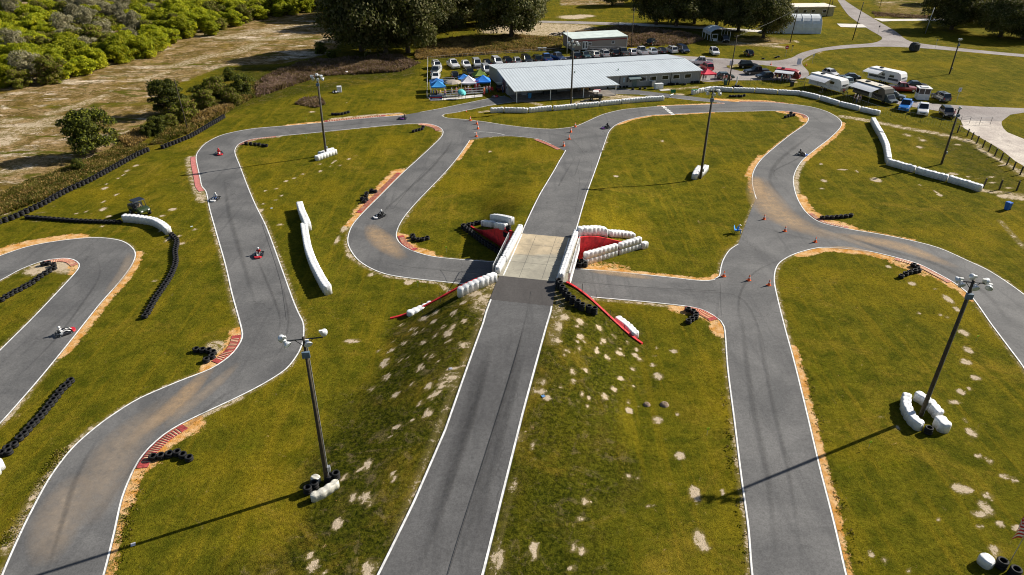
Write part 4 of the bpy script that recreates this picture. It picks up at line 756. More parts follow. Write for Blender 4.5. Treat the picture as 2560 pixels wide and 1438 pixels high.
def thinpost(px, py, h, label, group=None, name='marker_post', m=None, r=.025):
    p = D(px, py); mb = MB(); mb.tube([(0, 0, -.05), (0, 0, h)], r, 6); o = obj(name, mb, m or DARKM, None, False, p); tag(o, label, 'post', group); return o
for a, b in ((1163, 727), (1101, 752), (1056, 776), (1455, 730), (1489, 756), (1524, 797), (1559, 833)): thinpost(a, b+4, 1.15, 'thin dark fence post standing on the red coping beside the near ramp', 'thin posts on the near coping')
for a, b in ((1206, 570), (1228, 575), (1253, 583), (1481, 600), (1516, 602), (1555, 603)): thinpost(a, b+2, 1.2, 'thin dark fence post behind the red walls at the far end of the bridge', 'thin posts at the far end')
# ================================================================ FLOODLIGHT POLES
def reflector(parent, c, aim, r=.33):
    rot = Vector(aim).to_track_quat('Z', 'Y').to_matrix()
    mb = MB(); q_ = r/.33; mb.lathe([(.07*q_, -.42*q_), (.11*q_, -.40*q_), (.15*q_, -.30*q_), (.24*q_, -.20*q_), (.31*q_, -.06), (r, .0), (r-.02, .01), (.22*q_, -.16*q_), (.10*q_, -.30*q_)], 16, c, rot)
    h = obj('floodlight', mb, M('spun_aluminium', (.66, .69, .72), .35, metal=.25, var=.1), parent, True); mb = MB(); mb.lathe([(0, .005), (r-.03, .0)], 16, c, rot); obj('lens', mb, M('lens_glass', (.5, .58, .66), .1, spec=.9), h)
    mb = MB(); q = rot @ Vector((0, 0, -.42)); mb.box(Vector(c)+q*.8+Vector((0, 0, .05)), (.24, .16, .14)); obj('ballast', mb, WPT, h)
def flood_pole(px, py, h, label, lamps, arm=1.5, rz=0.0, tilt=(0, 0), lens=None, box_z=None, k=1.0):
    arm *= k
    p = D(px, py); r = thing('floodlight_pole', label, 'floodlight', p, rz, 'wooden floodlight poles'); r.rotation_euler = (tilt[0], tilt[1], rz)
    mb = MB(); mb.tube([(0, 0, -.3), (0, 0, h*.5), (0, 0, h)], [.165, .14, .11], 12); obj('pole', mb, WOODP, r, True)
    mb = MB(); mb.tube([(.19, 0, 0), (.15, 0, h-.8)], .03, 6); obj('conduit', mb, STEEL, r)
    mb = MB(); mb.tube([(-arm, 0, h-.15), (arm, 0, h-.15)], .045, 8); mb.tube([(-arm*.5, 0, h-.15), (0, 0, h-.75)], .025, 6); mb.tube([(arm*.5, 0, h-.15), (0, 0, h-.75)], .025, 6); obj('cross_arm', mb, DARKM, r)
    mb = MB(); mb.box((0, -.2, h-1.25), (.5, .2, .45)); obj('junction_box', mb, M('box_blue_grey', (.10, .15, .21), .5), r)
    mb = MB(); mb.box((.27, 0, box_z or 1.35), (.22, .26, .42)); obj('switch_box', mb, STEEL, r)
    for x, y, z, ax, ay, az in lamps: reflector(r, (x*k, y*max(k, .8), h-.15+z), (ax, ay, az), .27)
    return r
L6 = [(-1.75, 0, .1, -.9, .5, -.5), (-1.15, -.3, -.25, .2, -.8, -.5), (-.1, .35, .3, -.2, .9, -.5), (.25, -.45, -.35, .1, -.9, -.45), (1.35, .2, .1, .8, .6, -.5), (1.6, -.25, -.3, -.5, -.8, -.5)]
L4 = [(-1.38, .1, .15, -.6, .6, -.45), (-1.0, -.25, -.2, .7, -.7, -.6), (.28, -.35, -.25, .3, -.85, -.4), (1.3, .15, .25, .5, .6, -.6)]
flood_pole(818, 1206, 12.9, 'brown wooden floodlight pole at the lower left with four white lamps', L4, 1.2, R(12), tilt=(0, R(.9)))
flood_pole(2301, 1040, 13.0, 'dark wooden floodlight pole at the lower right with six white lamps', L6, 1.5, R(-10), tilt=(0, R(.4)), k=.68)
flood_pole(815, 389, 12.9, 'wooden floodlight pole at the upper left rising from a white guard', L6, 1.3, R(5), tilt=(0, R(1.4)), k=.5)
flood_pole(1750, 447, 13.3, 'dark wooden floodlight pole right of centre with white guards at its foot', L6, 1.3, R(-6), tilt=(0, R(.2)), k=.6)
flood_pole(1427, 263, 12.3, 'wooden floodlight pole standing in front of the grey building', L6, 1.3, R(8), tilt=(0, R(-.2)), k=.6)
flood_pole(2353, 411, 9.2, 'slim dark pole with small blue box by the gravel track', [(0, -.2, 0, 0, -.8, -.5)], .3, 0, box_z=1.9)
flood_pole(2373, 186, 8.0, 'dark wooden pole alone in the right hand meadow', [(.3, -.2, .1, .3, -.8, -.5), (-.3, -.2, .1, -.3, -.8, -.5)], .4, 0)
def util_pole(px, py, h, label, r=.13, tilt=0.0, cross=True, m=None):
    p = D(px, py); t = thing('utility_pole', label, 'utility pole', p, 0, 'plain utility poles'); t.rotation_euler = (0, tilt, 0)
    mb = MB(); mb.tube([(0, 0, -.3), (0, 0, h)], [r, r*.7], 8); obj('pole', mb, m or WOODP, t, True)
    if cross: mb = MB(); mb.box((0, 0, h-.4), (1.1, .1, .1)); mb.lathe([(.05, 0), (.05, .15), (0, .16)], 6, (.45, 0, h-.35)); mb.lathe([(.05, 0), (.05, .15), (0, .16)], 6, (-.45, 0, h-.35)); obj('cross_arm', mb, WOODP, t)
    return p+Vector((math.sin(tilt)*h, 0, h-.2))
util_pole(470, 327, 9.3, 'thin grey utility pole leaning beside the tyre barrier', .1, R(-1.5), False)
pa = util_pole(1821, 213, 10.8, 'utility pole with a white notice at the right end of the grey building', .14, R(1)); pb = util_pole(1577, 125, 11, 'utility pole behind the parked cars by the tan cabin', .13)
util_pole(1417, 137, 6.3, 'grey pole at the left corner of the tan cabin', .11, 0, False, STEEL); pc = util_pole(1975, 107, 9.8, 'utility pole in front of the white arched shed', .15, R(3)); util_pole(2131, 101, 10.5, 'dark utility pole between the arched shed and the junction', .15, R(3.5), False)
util_pole(2066, 42, 8, 'left of the twin dark poles beyond the arched shed', .15, R(2)); util_pole(2074, 38, 8, 'right of the twin dark poles beyond the arched shed', .15, R(1)); util_pole(2313, 84, 7.5, 'pale slim utility pole under the right hand oak', .12, R(4), False, STEEL)
util_pole(2199, 20, 5, 'small far post in the top right meadow', .1, 0, False)
def wire(a, b, sag, label):
    mb = MB(); mb.tube([a.lerp(b, i/14)-Vector((0, 0, sag*4*(i/14)*(1-i/14))) for i in range(15)], .012, 4); o = obj('power_line', mb, DARKM); tag(o, label, 'cable')
wire(pa, pc, .5, 'overhead cable from the building pole to the arched shed pole'); wire(pb, pa+Vector((0, 0, .2)), 1.5, 'overhead cable between the cabin pole and the building pole')
# ================================================================ PEOPLE
def skin_mesh(name, V, Ed, mats, sub=1):
    """V: name -> (xyz, radius, material index); one continuous skinned body"""
    ks = list(V); ix = {k: i for i, k in enumerate(ks)}
    me = bpy.data.meshes.new('tmp'); me.from_pydata([V[k][0] for k in ks], [(ix[a], ix[b]) for a, b in Ed], [])
    o = bpy.data.objects.new('tmp', me); COL.objects.link(o); o.modifiers.new('s', 'SKIN'); sb = o.modifiers.new('u', 'SUBSURF'); sb.levels = sub
    for i, k in enumerate(ks):
        sv = me.skin_vertices[0].data[i]; r = V[k][1]; sv.radius = (r, r) if not isinstance(r, tuple) else r; sv.use_root = (i == 0)
    dg = bpy.context.evaluated_depsgraph_get(); m2 = bpy.data.meshes.new_from_object(o.evaluated_get(dg)); m2.name = name
    bpy.data.objects.remove(o); bpy.data.meshes.remove(me)
    m2.materials.clear(); [m2.materials.append(m) for m in mats]
    segs = [(Vector(V[a][0]), Vector(V[b][0]), V[b][2]) for a, b in Ed]
    for p in m2.polygons:
        best = min(segs, key=lambda q: (lambda t: (p.center-(q[0]+(q[1]-q[0])*t)).length)(max(0, min(1, (p.center-q[0]).dot(q[1]-q[0])/max(1e-9, (q[1]-q[0]).length_squared)))))
        p.material_index = best[2]; p.use_smooth = True
    return m2
def hand(V, E_, wrist, d, side, mi, pre):                        # palm, four fingers of different length, thumb
    w = Vector(V[wrist][0]); d = Vector(d).normalized(); s = Vector(side).normalized()
    V[pre+'palm'] = (tuple(w+d*.07), .028, mi); E_.append((wrist, pre+'palm'))
    for i, (o_, L) in enumerate(((-.03, .075), (-.01, .088), (.01, .082), (.03, .062))):
        V[pre+'f%d' % i] = (tuple(w+d*.10+s*o_), .010, mi); V[pre+'g%d' % i] = (tuple(w+d*(.10+L*.6)+s*o_+Vector((0, 0, -L*.5))), .008, mi); E_ += [(pre+'palm', pre+'f%d' % i), (pre+'f%d' % i, pre+'g%d' % i)]
    V[pre+'t'] = (tuple(w+d*.08+s*-.06), .011, mi); E_.append((pre+'palm', pre+'t'))
SKIN = M('skin', (.50, .30, .21), .6, var=.08)
def body(name, pose, mats):
    V, E_ = {}, []
    if pose == 'stand':
        V['pel'] = ((0, 0, .95), (.15, .11), 1); V['sp'] = ((0, 0, 1.15), (.135, .10), 0); V['ch'] = ((0, 0, 1.35), (.16, .11), 0); V['nk'] = ((.01, 0, 1.50), .055, 2); V['hd'] = ((.02, 0, 1.62), (.075, .085), 2); V['hdt'] = ((.02, 0, 1.70), (.07, .08), 2); V['ns'] = ((.115, 0, 1.62), .014, 2)
        E_ += [('pel', 'sp'), ('sp', 'ch'), ('ch', 'nk'), ('nk', 'hd'), ('hd', 'hdt'), ('hd', 'ns')]
        for y, k in ((1, 'l'), (-1, 'r')):
            V[k+'hip'] = ((0, .09*y, .88), .10, 1); V[k+'kn'] = ((.02+.03*y, .11*y, .48), .062, 1); V[k+'an'] = ((-.02+.05*y, .12*y, .09), .04, 1); V[k+'to'] = ((.14+.05*y, .13*y, .04), .036, 3)
            V[k+'sh'] = ((0, .19*y, 1.42), .06, 0); V[k+'el'] = ((-.02+.06*y, .25*y, 1.14), .042, 2); V[k+'wr'] = ((.12, .24*y, .94), .028, 2)
            E_ += [('pel', k+'hip'), (k+'hip', k+'kn'), (k+'kn', k+'an'), (k+'an', k+'to'), ('ch', k+'sh'), (k+'sh', k+'el'), (k+'el', k+'wr')]; hand(V, E_, k+'wr', (.5, 0, -.8), (0, y, 0), 2, k)
    elif pose == 'chair':
        V['pel'] = ((0, 0, .50), (.15, .12), 1); V['sp'] = ((.03, 0, .72), (.14, .11), 0); V['ch'] = ((.12, 0, .92), (.16, .12), 0); V['nk'] = ((.20, 0, 1.04), .055, 2); V['hd'] = ((.27, 0, 1.13), (.085, .09), 2); V['hdt'] = ((.30, 0, 1.20), (.07, .08), 2); V['ns'] = ((.37, 0, 1.10), .014, 2)
        E_ += [('pel', 'sp'), ('sp', 'ch'), ('ch', 'nk'), ('nk', 'hd'), ('hd', 'hdt'), ('hd', 'ns')]
        for y, k in ((1, 'l'), (-1, 'r')):
            V[k+'hip'] = ((.08, .1*y, .50), .095, 1); V[k+'kn'] = ((.48, .14*y, .52), .066, 1); V[k+'an'] = ((.50, .15*y, .10), .042, 1); V[k+'to'] = ((.66, .16*y, .05), .038, 3)
            V[k+'sh'] = ((.12, .19*y, .97), .062, 0); V[k+'el'] = ((.22, .24*y, .72), .046, 0); V[k+'wr'] = ((.42, .14*y, .62), .028, 2)
            E_ += [('pel', k+'hip'), (k+'hip', k+'kn'), (k+'kn', k+'an'), (k+'an', k+'to'), ('ch', k+'sh'), (k+'sh', k+'el'), (k+'el', k+'wr')]; hand(V, E_, k+'wr', (.8, -.3*y, -.3), (0, y, 0), 2, k)
    else:                                                        # kart driver: seated low, legs forward, hands on the wheel
        V['pel'] = ((-.42, 0, .22), (.16, .12), 1); V['sp'] = ((-.46, 0, .42), (.145, .11), 0); V['ch'] = ((-.48, 0, .62), (.175, .125), 0); V['nk'] = ((-.46, 0, .76), .06, 0); V['hd'] = ((-.43, 0, .86), (.09, .09), 2)
        E_ += [('pel', 'sp'), ('sp', 'ch'), ('ch', 'nk'), ('nk', 'hd')]
        for y, k in ((1, 'l'), (-1, 'r')):
            V[k+'hip'] = ((-.35, .11*y, .22), .09, 1); V[k+'kn'] = ((.10, .20*y, .42), .068, 1); V[k+'an'] = ((.48, .22*y, .16), .045, 1); V[k+'to'] = ((.60, .22*y, .24), .038, 3)
            V[k+'sh'] = ((-.47, .20*y, .68), .07, 0); V[k+'el'] = ((-.25, .30*y, .50), .05, 0); V[k+'wr'] = ((-.04, .16*y, .54), .032, 3)
            E_ += [('pel', k+'hip'), (k+'hip', k+'kn'), (k+'kn', k+'an'), (k+'an', k+'to'), ('ch', k+'sh'), (k+'sh', k+'el'), (k+'el', k+'wr')]; hand(V, E_, k+'wr', (.5, -.2*y, .4), (0, 0, y), 3, k)
    return skin_mesh(name, V, E_, mats)
CL_ = lambda n, c: M('cloth_'+n, c, .85, var=.15, scale=8)
BLK, NAVY, KHA = CL_('black', (.02, .02, .022)), CL_('navy', (.03, .06, .16)), CL_('khaki', (.32, .26, .16))
def person(loc, rz, pose, shirt, legs, label, hair=(.05, .03, .02), helmet=None, hat=None, group=None):
    key = (pose, shirt, legs); 
    if key not in PM: PM[key] = body('person', pose, [CLO[shirt], CLO[legs], SKIN if pose != 'kart' else BLK, BLK])
    r = obj('person', PM[key], None); r.location = loc; r.rotation_euler = (0, 0, rz); tag(r, label, 'person', group)
    hx, hz = {'stand': (.02, 1.68), 'chair': (.27, 1.17), 'kart': (-.43, .90)}[pose]
    if pose == 'kart':
        mb = MB(); mb.lathe([(0, -.16), (.11, -.15), (.145, -.08), (.155, .02), (.135, .10), (.08, .155), (0, .17)], 14, (hx, 0, hz)); h = obj('helmet', mb, helmet or WHT, r, True)
        mb = MB(); mb.lathe([(.158, -.045), (.162, .03)], 14, (hx+.006, 0, hz)); mb.f = [f for i, f in enumerate(mb.f) if i in (0, 1, 2, 11, 12, 13)]; mb.m = mb.m[:6]; obj('visor', mb, GLASS, h, True)
    elif hat:
        mb = MB(); mb.lathe([(.11, -.02), (.11, .05), (.07, .10), (0, .115)], 12, (hx, 0, hz)); mb.box((hx+.12, 0, hz-.01), (.12, .14, .015)); obj('cap', mb, hat, r, True)
    else:
        mb = MB(); mb.lathe([(.085, -.08), (.10, 0), (.08, .07), (0, .10)], 12, (hx-.02, 0, hz)); obj('hair', mb, M('hair', hair, .8), r, True)
    return r
PM = {}
CLO = {'black': BLK, 'navy': NAVY, 'khaki': KHA, 'white': CL_('white', (.75, .75, .75)), 'red': CL_('red', (.55, .03, .03)), 'blue': CL_('blue', (.04, .22, .55)), 'bright': CL_('bright', (.05, .30, .75)), 'pink': CL_('pink', (.75, .35, .4)), 'teal': CL_('teal', (.05, .35, .38)), 'yellow': CL_('yellow', (.7, .5, .08)), 'grey': CL_('grey', (.2, .2, .21)), 'orange': CL_('orange', (.75, .2, .04))}
# ================================================================ GO-KARTS
def make_kart(c1, c2, label, loc, yaw):
    k = thing('go_kart', label, 'go-kart', loc, yaw, 'go-karts on the track'); m1, m2 = CP('kart_%s' % str(c1), c1), CP('kart_%s' % str(c2), c2)
    mb = MB(); mb.box((.05, 0, .07), (1.5, .62, .03)); mb.tube([(-.75, .28, .09), (.2, .32, .09), (.75, .22, .09)], .018, 6); mb.tube([(-.75, -.28, .09), (.2, -.32, .09), (.75, -.22, .09)], .018, 6); obj('floor_tray', mb, DARKM, k)
    for y in (1, -1):
        mb = MB(); mb.side([(-.38, .09), (.42, .09), (.48, .20), (.30, .27), (-.30, .25), (-.42, .18)], .42*y, .66*y); obj('side_pod', mb, m1 if y > 0 else m1, k)
    mb = MB(); mb.prism([(.70, -.52), (.95, -.34), (1.02, 0), (.95, .34), (.70, .52), (.62, .3), (.60, 0), (.62, -.3)], .07, .24); obj('nose_cone', mb, m2, k)
    mb = MB(); mb.side([(.35, .28), (.62, .18), (.70, .24), (.40, .50)], -.13, .13); obj('front_fairing', mb, m1, k)
    mb = MB(); mb.tube([(-.78, -.62, .18), (-.92, -.5, .18), (-.95, 0, .18), (-.92, .5, .18), (-.78, .62, .18)], .06, 8); obj('rear_bumper', mb, DARKM, k)
    mb = MB(); mb.side([(-.60, .10), (-.22, .08), (-.18, .16), (-.50, .20), (-.66, .58), (-.74, .58)], -.2, .2); obj('seat', mb, DARKM, k)
    mb = MB(); mb.box((-.45, -.45, .22), (.30, .24, .26)); mb.tube([(-.45, -.45, .3), (-.65, -.40, .30), (-.85, -.2, .26)], .035, 6); obj('engine', mb, STEEL, k)
    mb = MB(); rot = Matrix.Rotation(R(-50), 3, 'Y'); mb.lathe([(.13, -.012), (.145, 0), (.13, .012)], 14, (.02, 0, .50), rot, True); mb.tube([(.02, 0, .5), (.35, 0, .2)], .014, 6); obj('steering_wheel', mb, DARKM, k)
    for x, y, w in ((.52, .5, .12), (.52, -.5, .12), (-.58, .52, .19), (-.58, -.52, .19)):
        mb = MB(); rot = Matrix.Rotation(R(90), 3, 'X'); mb.lathe([(.07, -w/2), (.12, -w/2), (.135, -w*.3), (.135, w*.3), (.12, w/2), (.07, w/2)], 14, (x, y, .135), rot, True); wh = obj('wheel', mb, TYR, k, True)
        mb = MB(); mb.lathe([(0, -.03), (.075, -w*.4), (.075, w*.4), (0, .03)], 10, (x, y, .135), rot); obj('rim', mb, CHR, wh)
    mb = MB(); mb.quad((.62, -.11, .26), (.62, .11, .26), (.42, .11, .46), (.42, -.11, .46)); mb.v = [(x+.03, y, z+.03) for x, y, z in mb.v]; obj('number_plate', mb, WPT, k)
    k.scale = (.88,)*3
    return k
RD, WH, BK, BL, YL, PP = (.6, .02, .03), (.8, .8, .8), (.015, .015, .018), (.03, .12, .5), (.7, .45, .03), (.25, .05, .35)
for px, py, yaw, c1, c2, lb, suit, legs, hel, dl in [
 (549, 386, -60, BK, RD, 'dark go-kart with red trim entering the top of the left straight', 'red', 'red', RD, 'kart driver in a red suit at the top of the left straight'),
 (538, 500, -95, BK, WH, 'black and white go-kart at the left edge line of the left straight', 'white', 'navy', WH, 'kart driver in pale top near the left edge line of the left straight'),
 (647, 640, -80, BK, RD, 'dark go-kart with red nose halfway down the left straight, facing the viewer', 'red', 'grey', WH, 'kart driver with white helmet halfway down the left straight'),
 (165, 833, 42, BK, RD, 'black kart with red trim in the left hairpin exit, driver in white', 'white', 'white', WH, 'kart driver in a white suit and white helmet in the left hairpin exit'),
 (949, 543, -130, BK, WH, 'black kart with pink trim braking for the bend before the bridge', 'black', 'black', WH, 'kart driver in black with a pale helmet before the bend by the bridge'),
 (1007, 298, 175, PP, BK, 'dark purple kart leaving the junction towards the upper left', 'black', 'grey', BK, 'kart driver in dark clothes by the upper left junction'),
 (1514, 321, -145, BK, PP, 'dark kart on the far bend above the bridge straight', 'black', 'black', BK, 'kart driver in black on the far bend above the bridge straight'),
 (2005, 388, -40, BK, BL, 'black and blue kart on the far right descent', 'black', 'black', BK, 'kart driver in black on the far right descent')]:
    p = D(px, py, .035); kt = make_kart(c1, c2, lb, p, R(yaw)); pr = person(p, R(yaw), 'kart', suit, legs, dl, helmet=CP('helmet_%s' % str(hel), hel), group='kart drivers'); pr.scale = (.88,)*3
def kart_at(px, py, yaw, c1, c2, lb): return make_kart(c1, c2, lb, D(px, py, .03), R(yaw))
kart_at(1238, 243, 30, RD, BK, 'red and black kart parked in the shade beside the building end'); kart_at(839, 232, -60, WH, BK, 'white kart standing on grass beside a white block')
# ================================================================ UTILITY CARTS
def utv(loc, yaw, label, col, roof, sc=1.0):
    u = thing('utility_cart', label, 'utility cart', loc, yaw, 'utility carts'); u.scale = (sc,)*3; b = CP('utv_%s' % str(col), col)
    mb = MB(); mb.side([(-1.45, .55), (1.35, .55), (1.45, .8), (1.25, 1.0), (.65, 1.12), (.55, .7), (-.35, .7), (-.4, 1.0), (-1.45, 1.0)], -.65, .65); obj('body', mb, b, u)
    mb = MB(); mb.box((-.95, 0, 1.05), (1.0, 1.2, .25)); obj('cargo_bed', mb, DARKM, u)
    mb = MB(); mb.box((.1, 0, .85), (.5, 1.15, .2)); mb.box((-.2, 0, 1.15), (.14, 1.15, .55)); obj('seat', mb, DARKM, u)
    mb = MB()
    for y in (.58, -.58): mb.tube([(-.35, y, .7), (-.35, y, 1.85), (.45, y, 1.85), (.75, y, 1.05)], .035, 6)
    obj('roll_cage', mb, DARKM, u); mb = MB(); mb.box((.05, 0, 1.92), (1.25, 1.35, .07), taper=(.94, .94)); obj('roof', mb, roof, u)
    for x in (.95, -.95):
        for y in (.62, -.62):
            mb = MB(); rot = Matrix.Rotation(R(90), 3, 'X'); mb.lathe([(.16, -.13), (.30, -.13), (.34, -.07), (.34, .07), (.30, .13), (.16, .13)], 14, (x, y, .34), rot, True); w = obj('wheel', mb, TYR, u, True); mb = MB(); mb.lathe([(0, -.09), (.17, -.1), (.17, .1), (0, .09)], 10, (x, y, .34), rot); obj('rim', mb, CHR, w)
    for y in (.42, -.42): mb = MB(); mb.box((1.44, y, .82), (.06, .22, .14)); obj('headlight', mb, LAMPG, u)
utv(D(352, 535, 0), R(-35), 'dark green utility cart with black roof behind the curved white barrier', (.03, .05, .02), M('roof_black', (.015, .02, .03), .4), 1.1)
person(D(352, 534, .28), R(-35), 'chair', 'khaki', 'khaki', 'person in tan clothes sitting in the green utility cart', hat=KHA)
utv(D(1489, 250, 0), R(175), 'dark utility cart with white roof in front of the porch', (.03, .03, .03), WPT, .95); utv(D(1249, 228, 0), R(100), 'golf cart with beige roof at the shaded end of the building', (.1, .02, .02), M('roof_beige', (.55, .5, .4), .5), .95)
# ================================================================ CARS
def wheelset(c, L, Wd, r, x1, x2):
    rot = Matrix.Rotation(R(90), 3, 'X')
    for x in (x1, x2):
        for y in (Wd/2-.13, -Wd/2+.13):
            key = ('wheel', r, x, y)
            if key not in CM:
                mb = MB(); mb.lathe([(r*.62, -.11), (r*.9, -.12), (r, -.08), (r, .08), (r*.9, .12), (r*.62, .11)], 14, (x, y, r), rot, True); rm = MB(); rm.lathe([(0, -.10), (r*.6, -.115), (r*.6, .115), (0, .10)], 10, (x, y, r), rot)
                CM[key] = (mb.mesh('wheel', TYR, True), rm.mesh('rim', CHR))
            w = obj('wheel', CM[key][0], None, c); obj('rim', CM[key][1], None, w)
CM = {}
SPEC = { # length, width, body height (beltline), roof height, hood end x, windshield top x, roof end x, rear glass bottom x, wheel r
 'sedan': (4.75, 1.82, .92, 1.45, .95, .25, -1.05, -1.75, .33), 'suv': (4.75, 1.90, 1.08, 1.74, 1.05, .50, -1.85, -2.15, .37), 'hatch': (4.2, 1.78, .95, 1.52, .95, .35, -1.35, -1.85, .32),
 'van': (5.1, 1.98, 1.08, 1.82, 1.45, .75, -2.15, -2.35, .35), 'pickup': (5.8, 2.0, 1.12, 1.90, 1.05, .45, -.85, -1.05, .40)}
def make_car(kind, col, label, loc, yaw, cat=None, extra=None, met=.2):
    L, Wd, hb, hr, xh, xw, xr, xg, r = SPEC[kind]; c = thing('parked_'+('car' if kind in ('sedan', 'hatch') else kind), label, cat or {'pickup': 'pickup truck', 'van': 'van'}.get(kind, 'car'), loc, yaw, 'parked vehicles'); b = CP('car_%s' % str(col), col, met)
    f, rr = L/2, -L/2; y = Wd/2; key = (kind, str(col), 'body')
    if key not in CM:
        mb = MB(); z0 = .28
        # lower body as a loft of cross sections that narrow at nose and tail
        secs = [(f, .84, .42, hb*.66), (f-.12, .93, z0, hb*.80), (f-.5, .99, z0, hb*.90), (xh, 1.0, z0, hb), (0, 1.0, z0, hb), (xg, 1.0, z0, hb), (rr+.35, .99, z0, hb*(.98 if kind != 'pickup' else 1)), (rr+.08, .95, z0, hb*.96), (rr, .88, .42, hb*.82)]
        vs = []
        for x, w, zl, zh in secs: vs += [(x, -y*w*.95, zl), (x, -y*w, (zl+zh)/2), (x, -y*w*.96, zh-.05), (x, -y*w*.80, zh), (x, y*w*.80, zh), (x, y*w*.96, zh-.05), (x, y*w, (zl+zh)/2), (x, y*w*.95, zl)]
        n = len(secs); fs = [(i*8+k, i*8+(k+1) % 8, (i+1)*8+(k+1) % 8, (i+1)*8+k) for i in range(n-1) for k in range(8)]+[tuple(range(8))[::-1], tuple((n-1)*8+k for k in range(8))]; mb.add(vs, fs)
        # roof slab and pillars
        tw = .76; q = [(xw, -y*tw, hr-.04), (xw, y*tw, hr-.04), (xr, y*tw, hr-.03), (xr, -y*tw, hr-.03)]; q2 = [(x*.96 if i < 2 else x*.97, yy*.90, hr+.01) for i, (x, yy, z) in enumerate(q)]
        mb.add(q+q2, [(0, 1, 5, 4), (1, 2, 6, 5), (2, 3, 7, 6), (3, 0, 4, 7), (4, 5, 6, 7), (3, 2, 1, 0)])
        for sx in (1, -1):
            for (xa, xb) in ((xh, xw), (xg, xr)): mb.tube([(xa, sx*y*.86, hb-.02), (xb, sx*y*tw*.98, hr-.04)], .045, 5)
            if kind != 'pickup' or True: xm = (xh+xg)/2-.1; mb.tube([(xm, sx*y*.88, hb-.02), (xm, sx*y*tw*.99, hr-.04)], .045, 5)
            mb.box((xh-.15, sx*(y+.08), hb+.05), (.12, .16, .12))
        CM[key] = mb.mesh('body', b); gm = []
        def gl(pts): m = MB(); m.quad(*pts); return m.mesh('window', GLASS)
        e = .01; gm.append(('windscreen', gl([(xh+e, -y*.84, hb-.01), (xh+e, y*.84, hb-.01), (xw+e, y*tw*.97, hr-.05), (xw+e, -y*tw*.97, hr-.05)]))); gm.append(('rear_window', gl([(xg-e, y*.84, hb-.01), (xg-e, -y*.84, hb-.01), (xr-e, -y*tw*.97, hr-.05), (xr-e, y*tw*.97, hr-.05)])))
        for sx in (1, -1): gm.append(('side_window', gl([(xh-.05, sx*y*.87, hb-.01), (xw, sx*y*tw, hr-.06), (xr+.02, sx*y*tw, hr-.06), (xg+.05, sx*y*.87, hb-.01)][::sx])))
        CM[key+('g',)] = gm; lm = []
        for sx in (1, -1):
            m = MB(); m.box((f-.08, sx*y*.70, hb*.68), (.14, .36, .15)); lm.append(('headlight', m.mesh('headlight', LAMPG))); m = MB(); m.box((rr+.03, sx*y*.78, hb*.78), (.10, .20, .24)); lm.append(('tail_light', m.mesh('tail_light', TAILR)))
        m = MB(); m.box((f-.03, 0, hb*.55), (.10, Wd*.5, .16)); lm.append(('grille', m.mesh('grille', DARKM))); m = MB(); m.box((rr+.0, 0, .60), (.06, .5, .13)); lm.append(('number_plate', m.mesh('number_plate', WPT))); CM[kind, 'l'] = CM.get((kind, 'l')) or lm
        if kind == 'pickup': m = MB(); m.box(((xg+rr)/2-.05, 0, hb+.006), (abs(rr-xg)-.35, Wd*.78, .03)); lm.append(('cargo_bed', m.mesh('cargo_bed', DARKM)))
        if kind in ('suv',): m = MB(); m.box((-.3, 0, hr+.025), (.9, .8, .012)); lm.append(('sunroof', m.mesh('sunroof', GLASS)))
    obj('body', CM[key], None, c)
    for nm, me in CM[key+('g',)]: obj(nm, me, None, c)
    for nm, me in CM[kind, 'l']: obj(nm, me, None, c)
    wheelset(c, L, Wd, r, f-.9, rr+.95)
    if extra == 'box': pass
    return c
cW, cS, cK, cG, cN, cB, cT, cR = (.75, .75, .76), (.42, .44, .46), (.012, .013, .016), (.10, .11, .12), (.015, .03, .07), (.02, .12, .42), (.03, .07, .07), (.28, .015, .02)
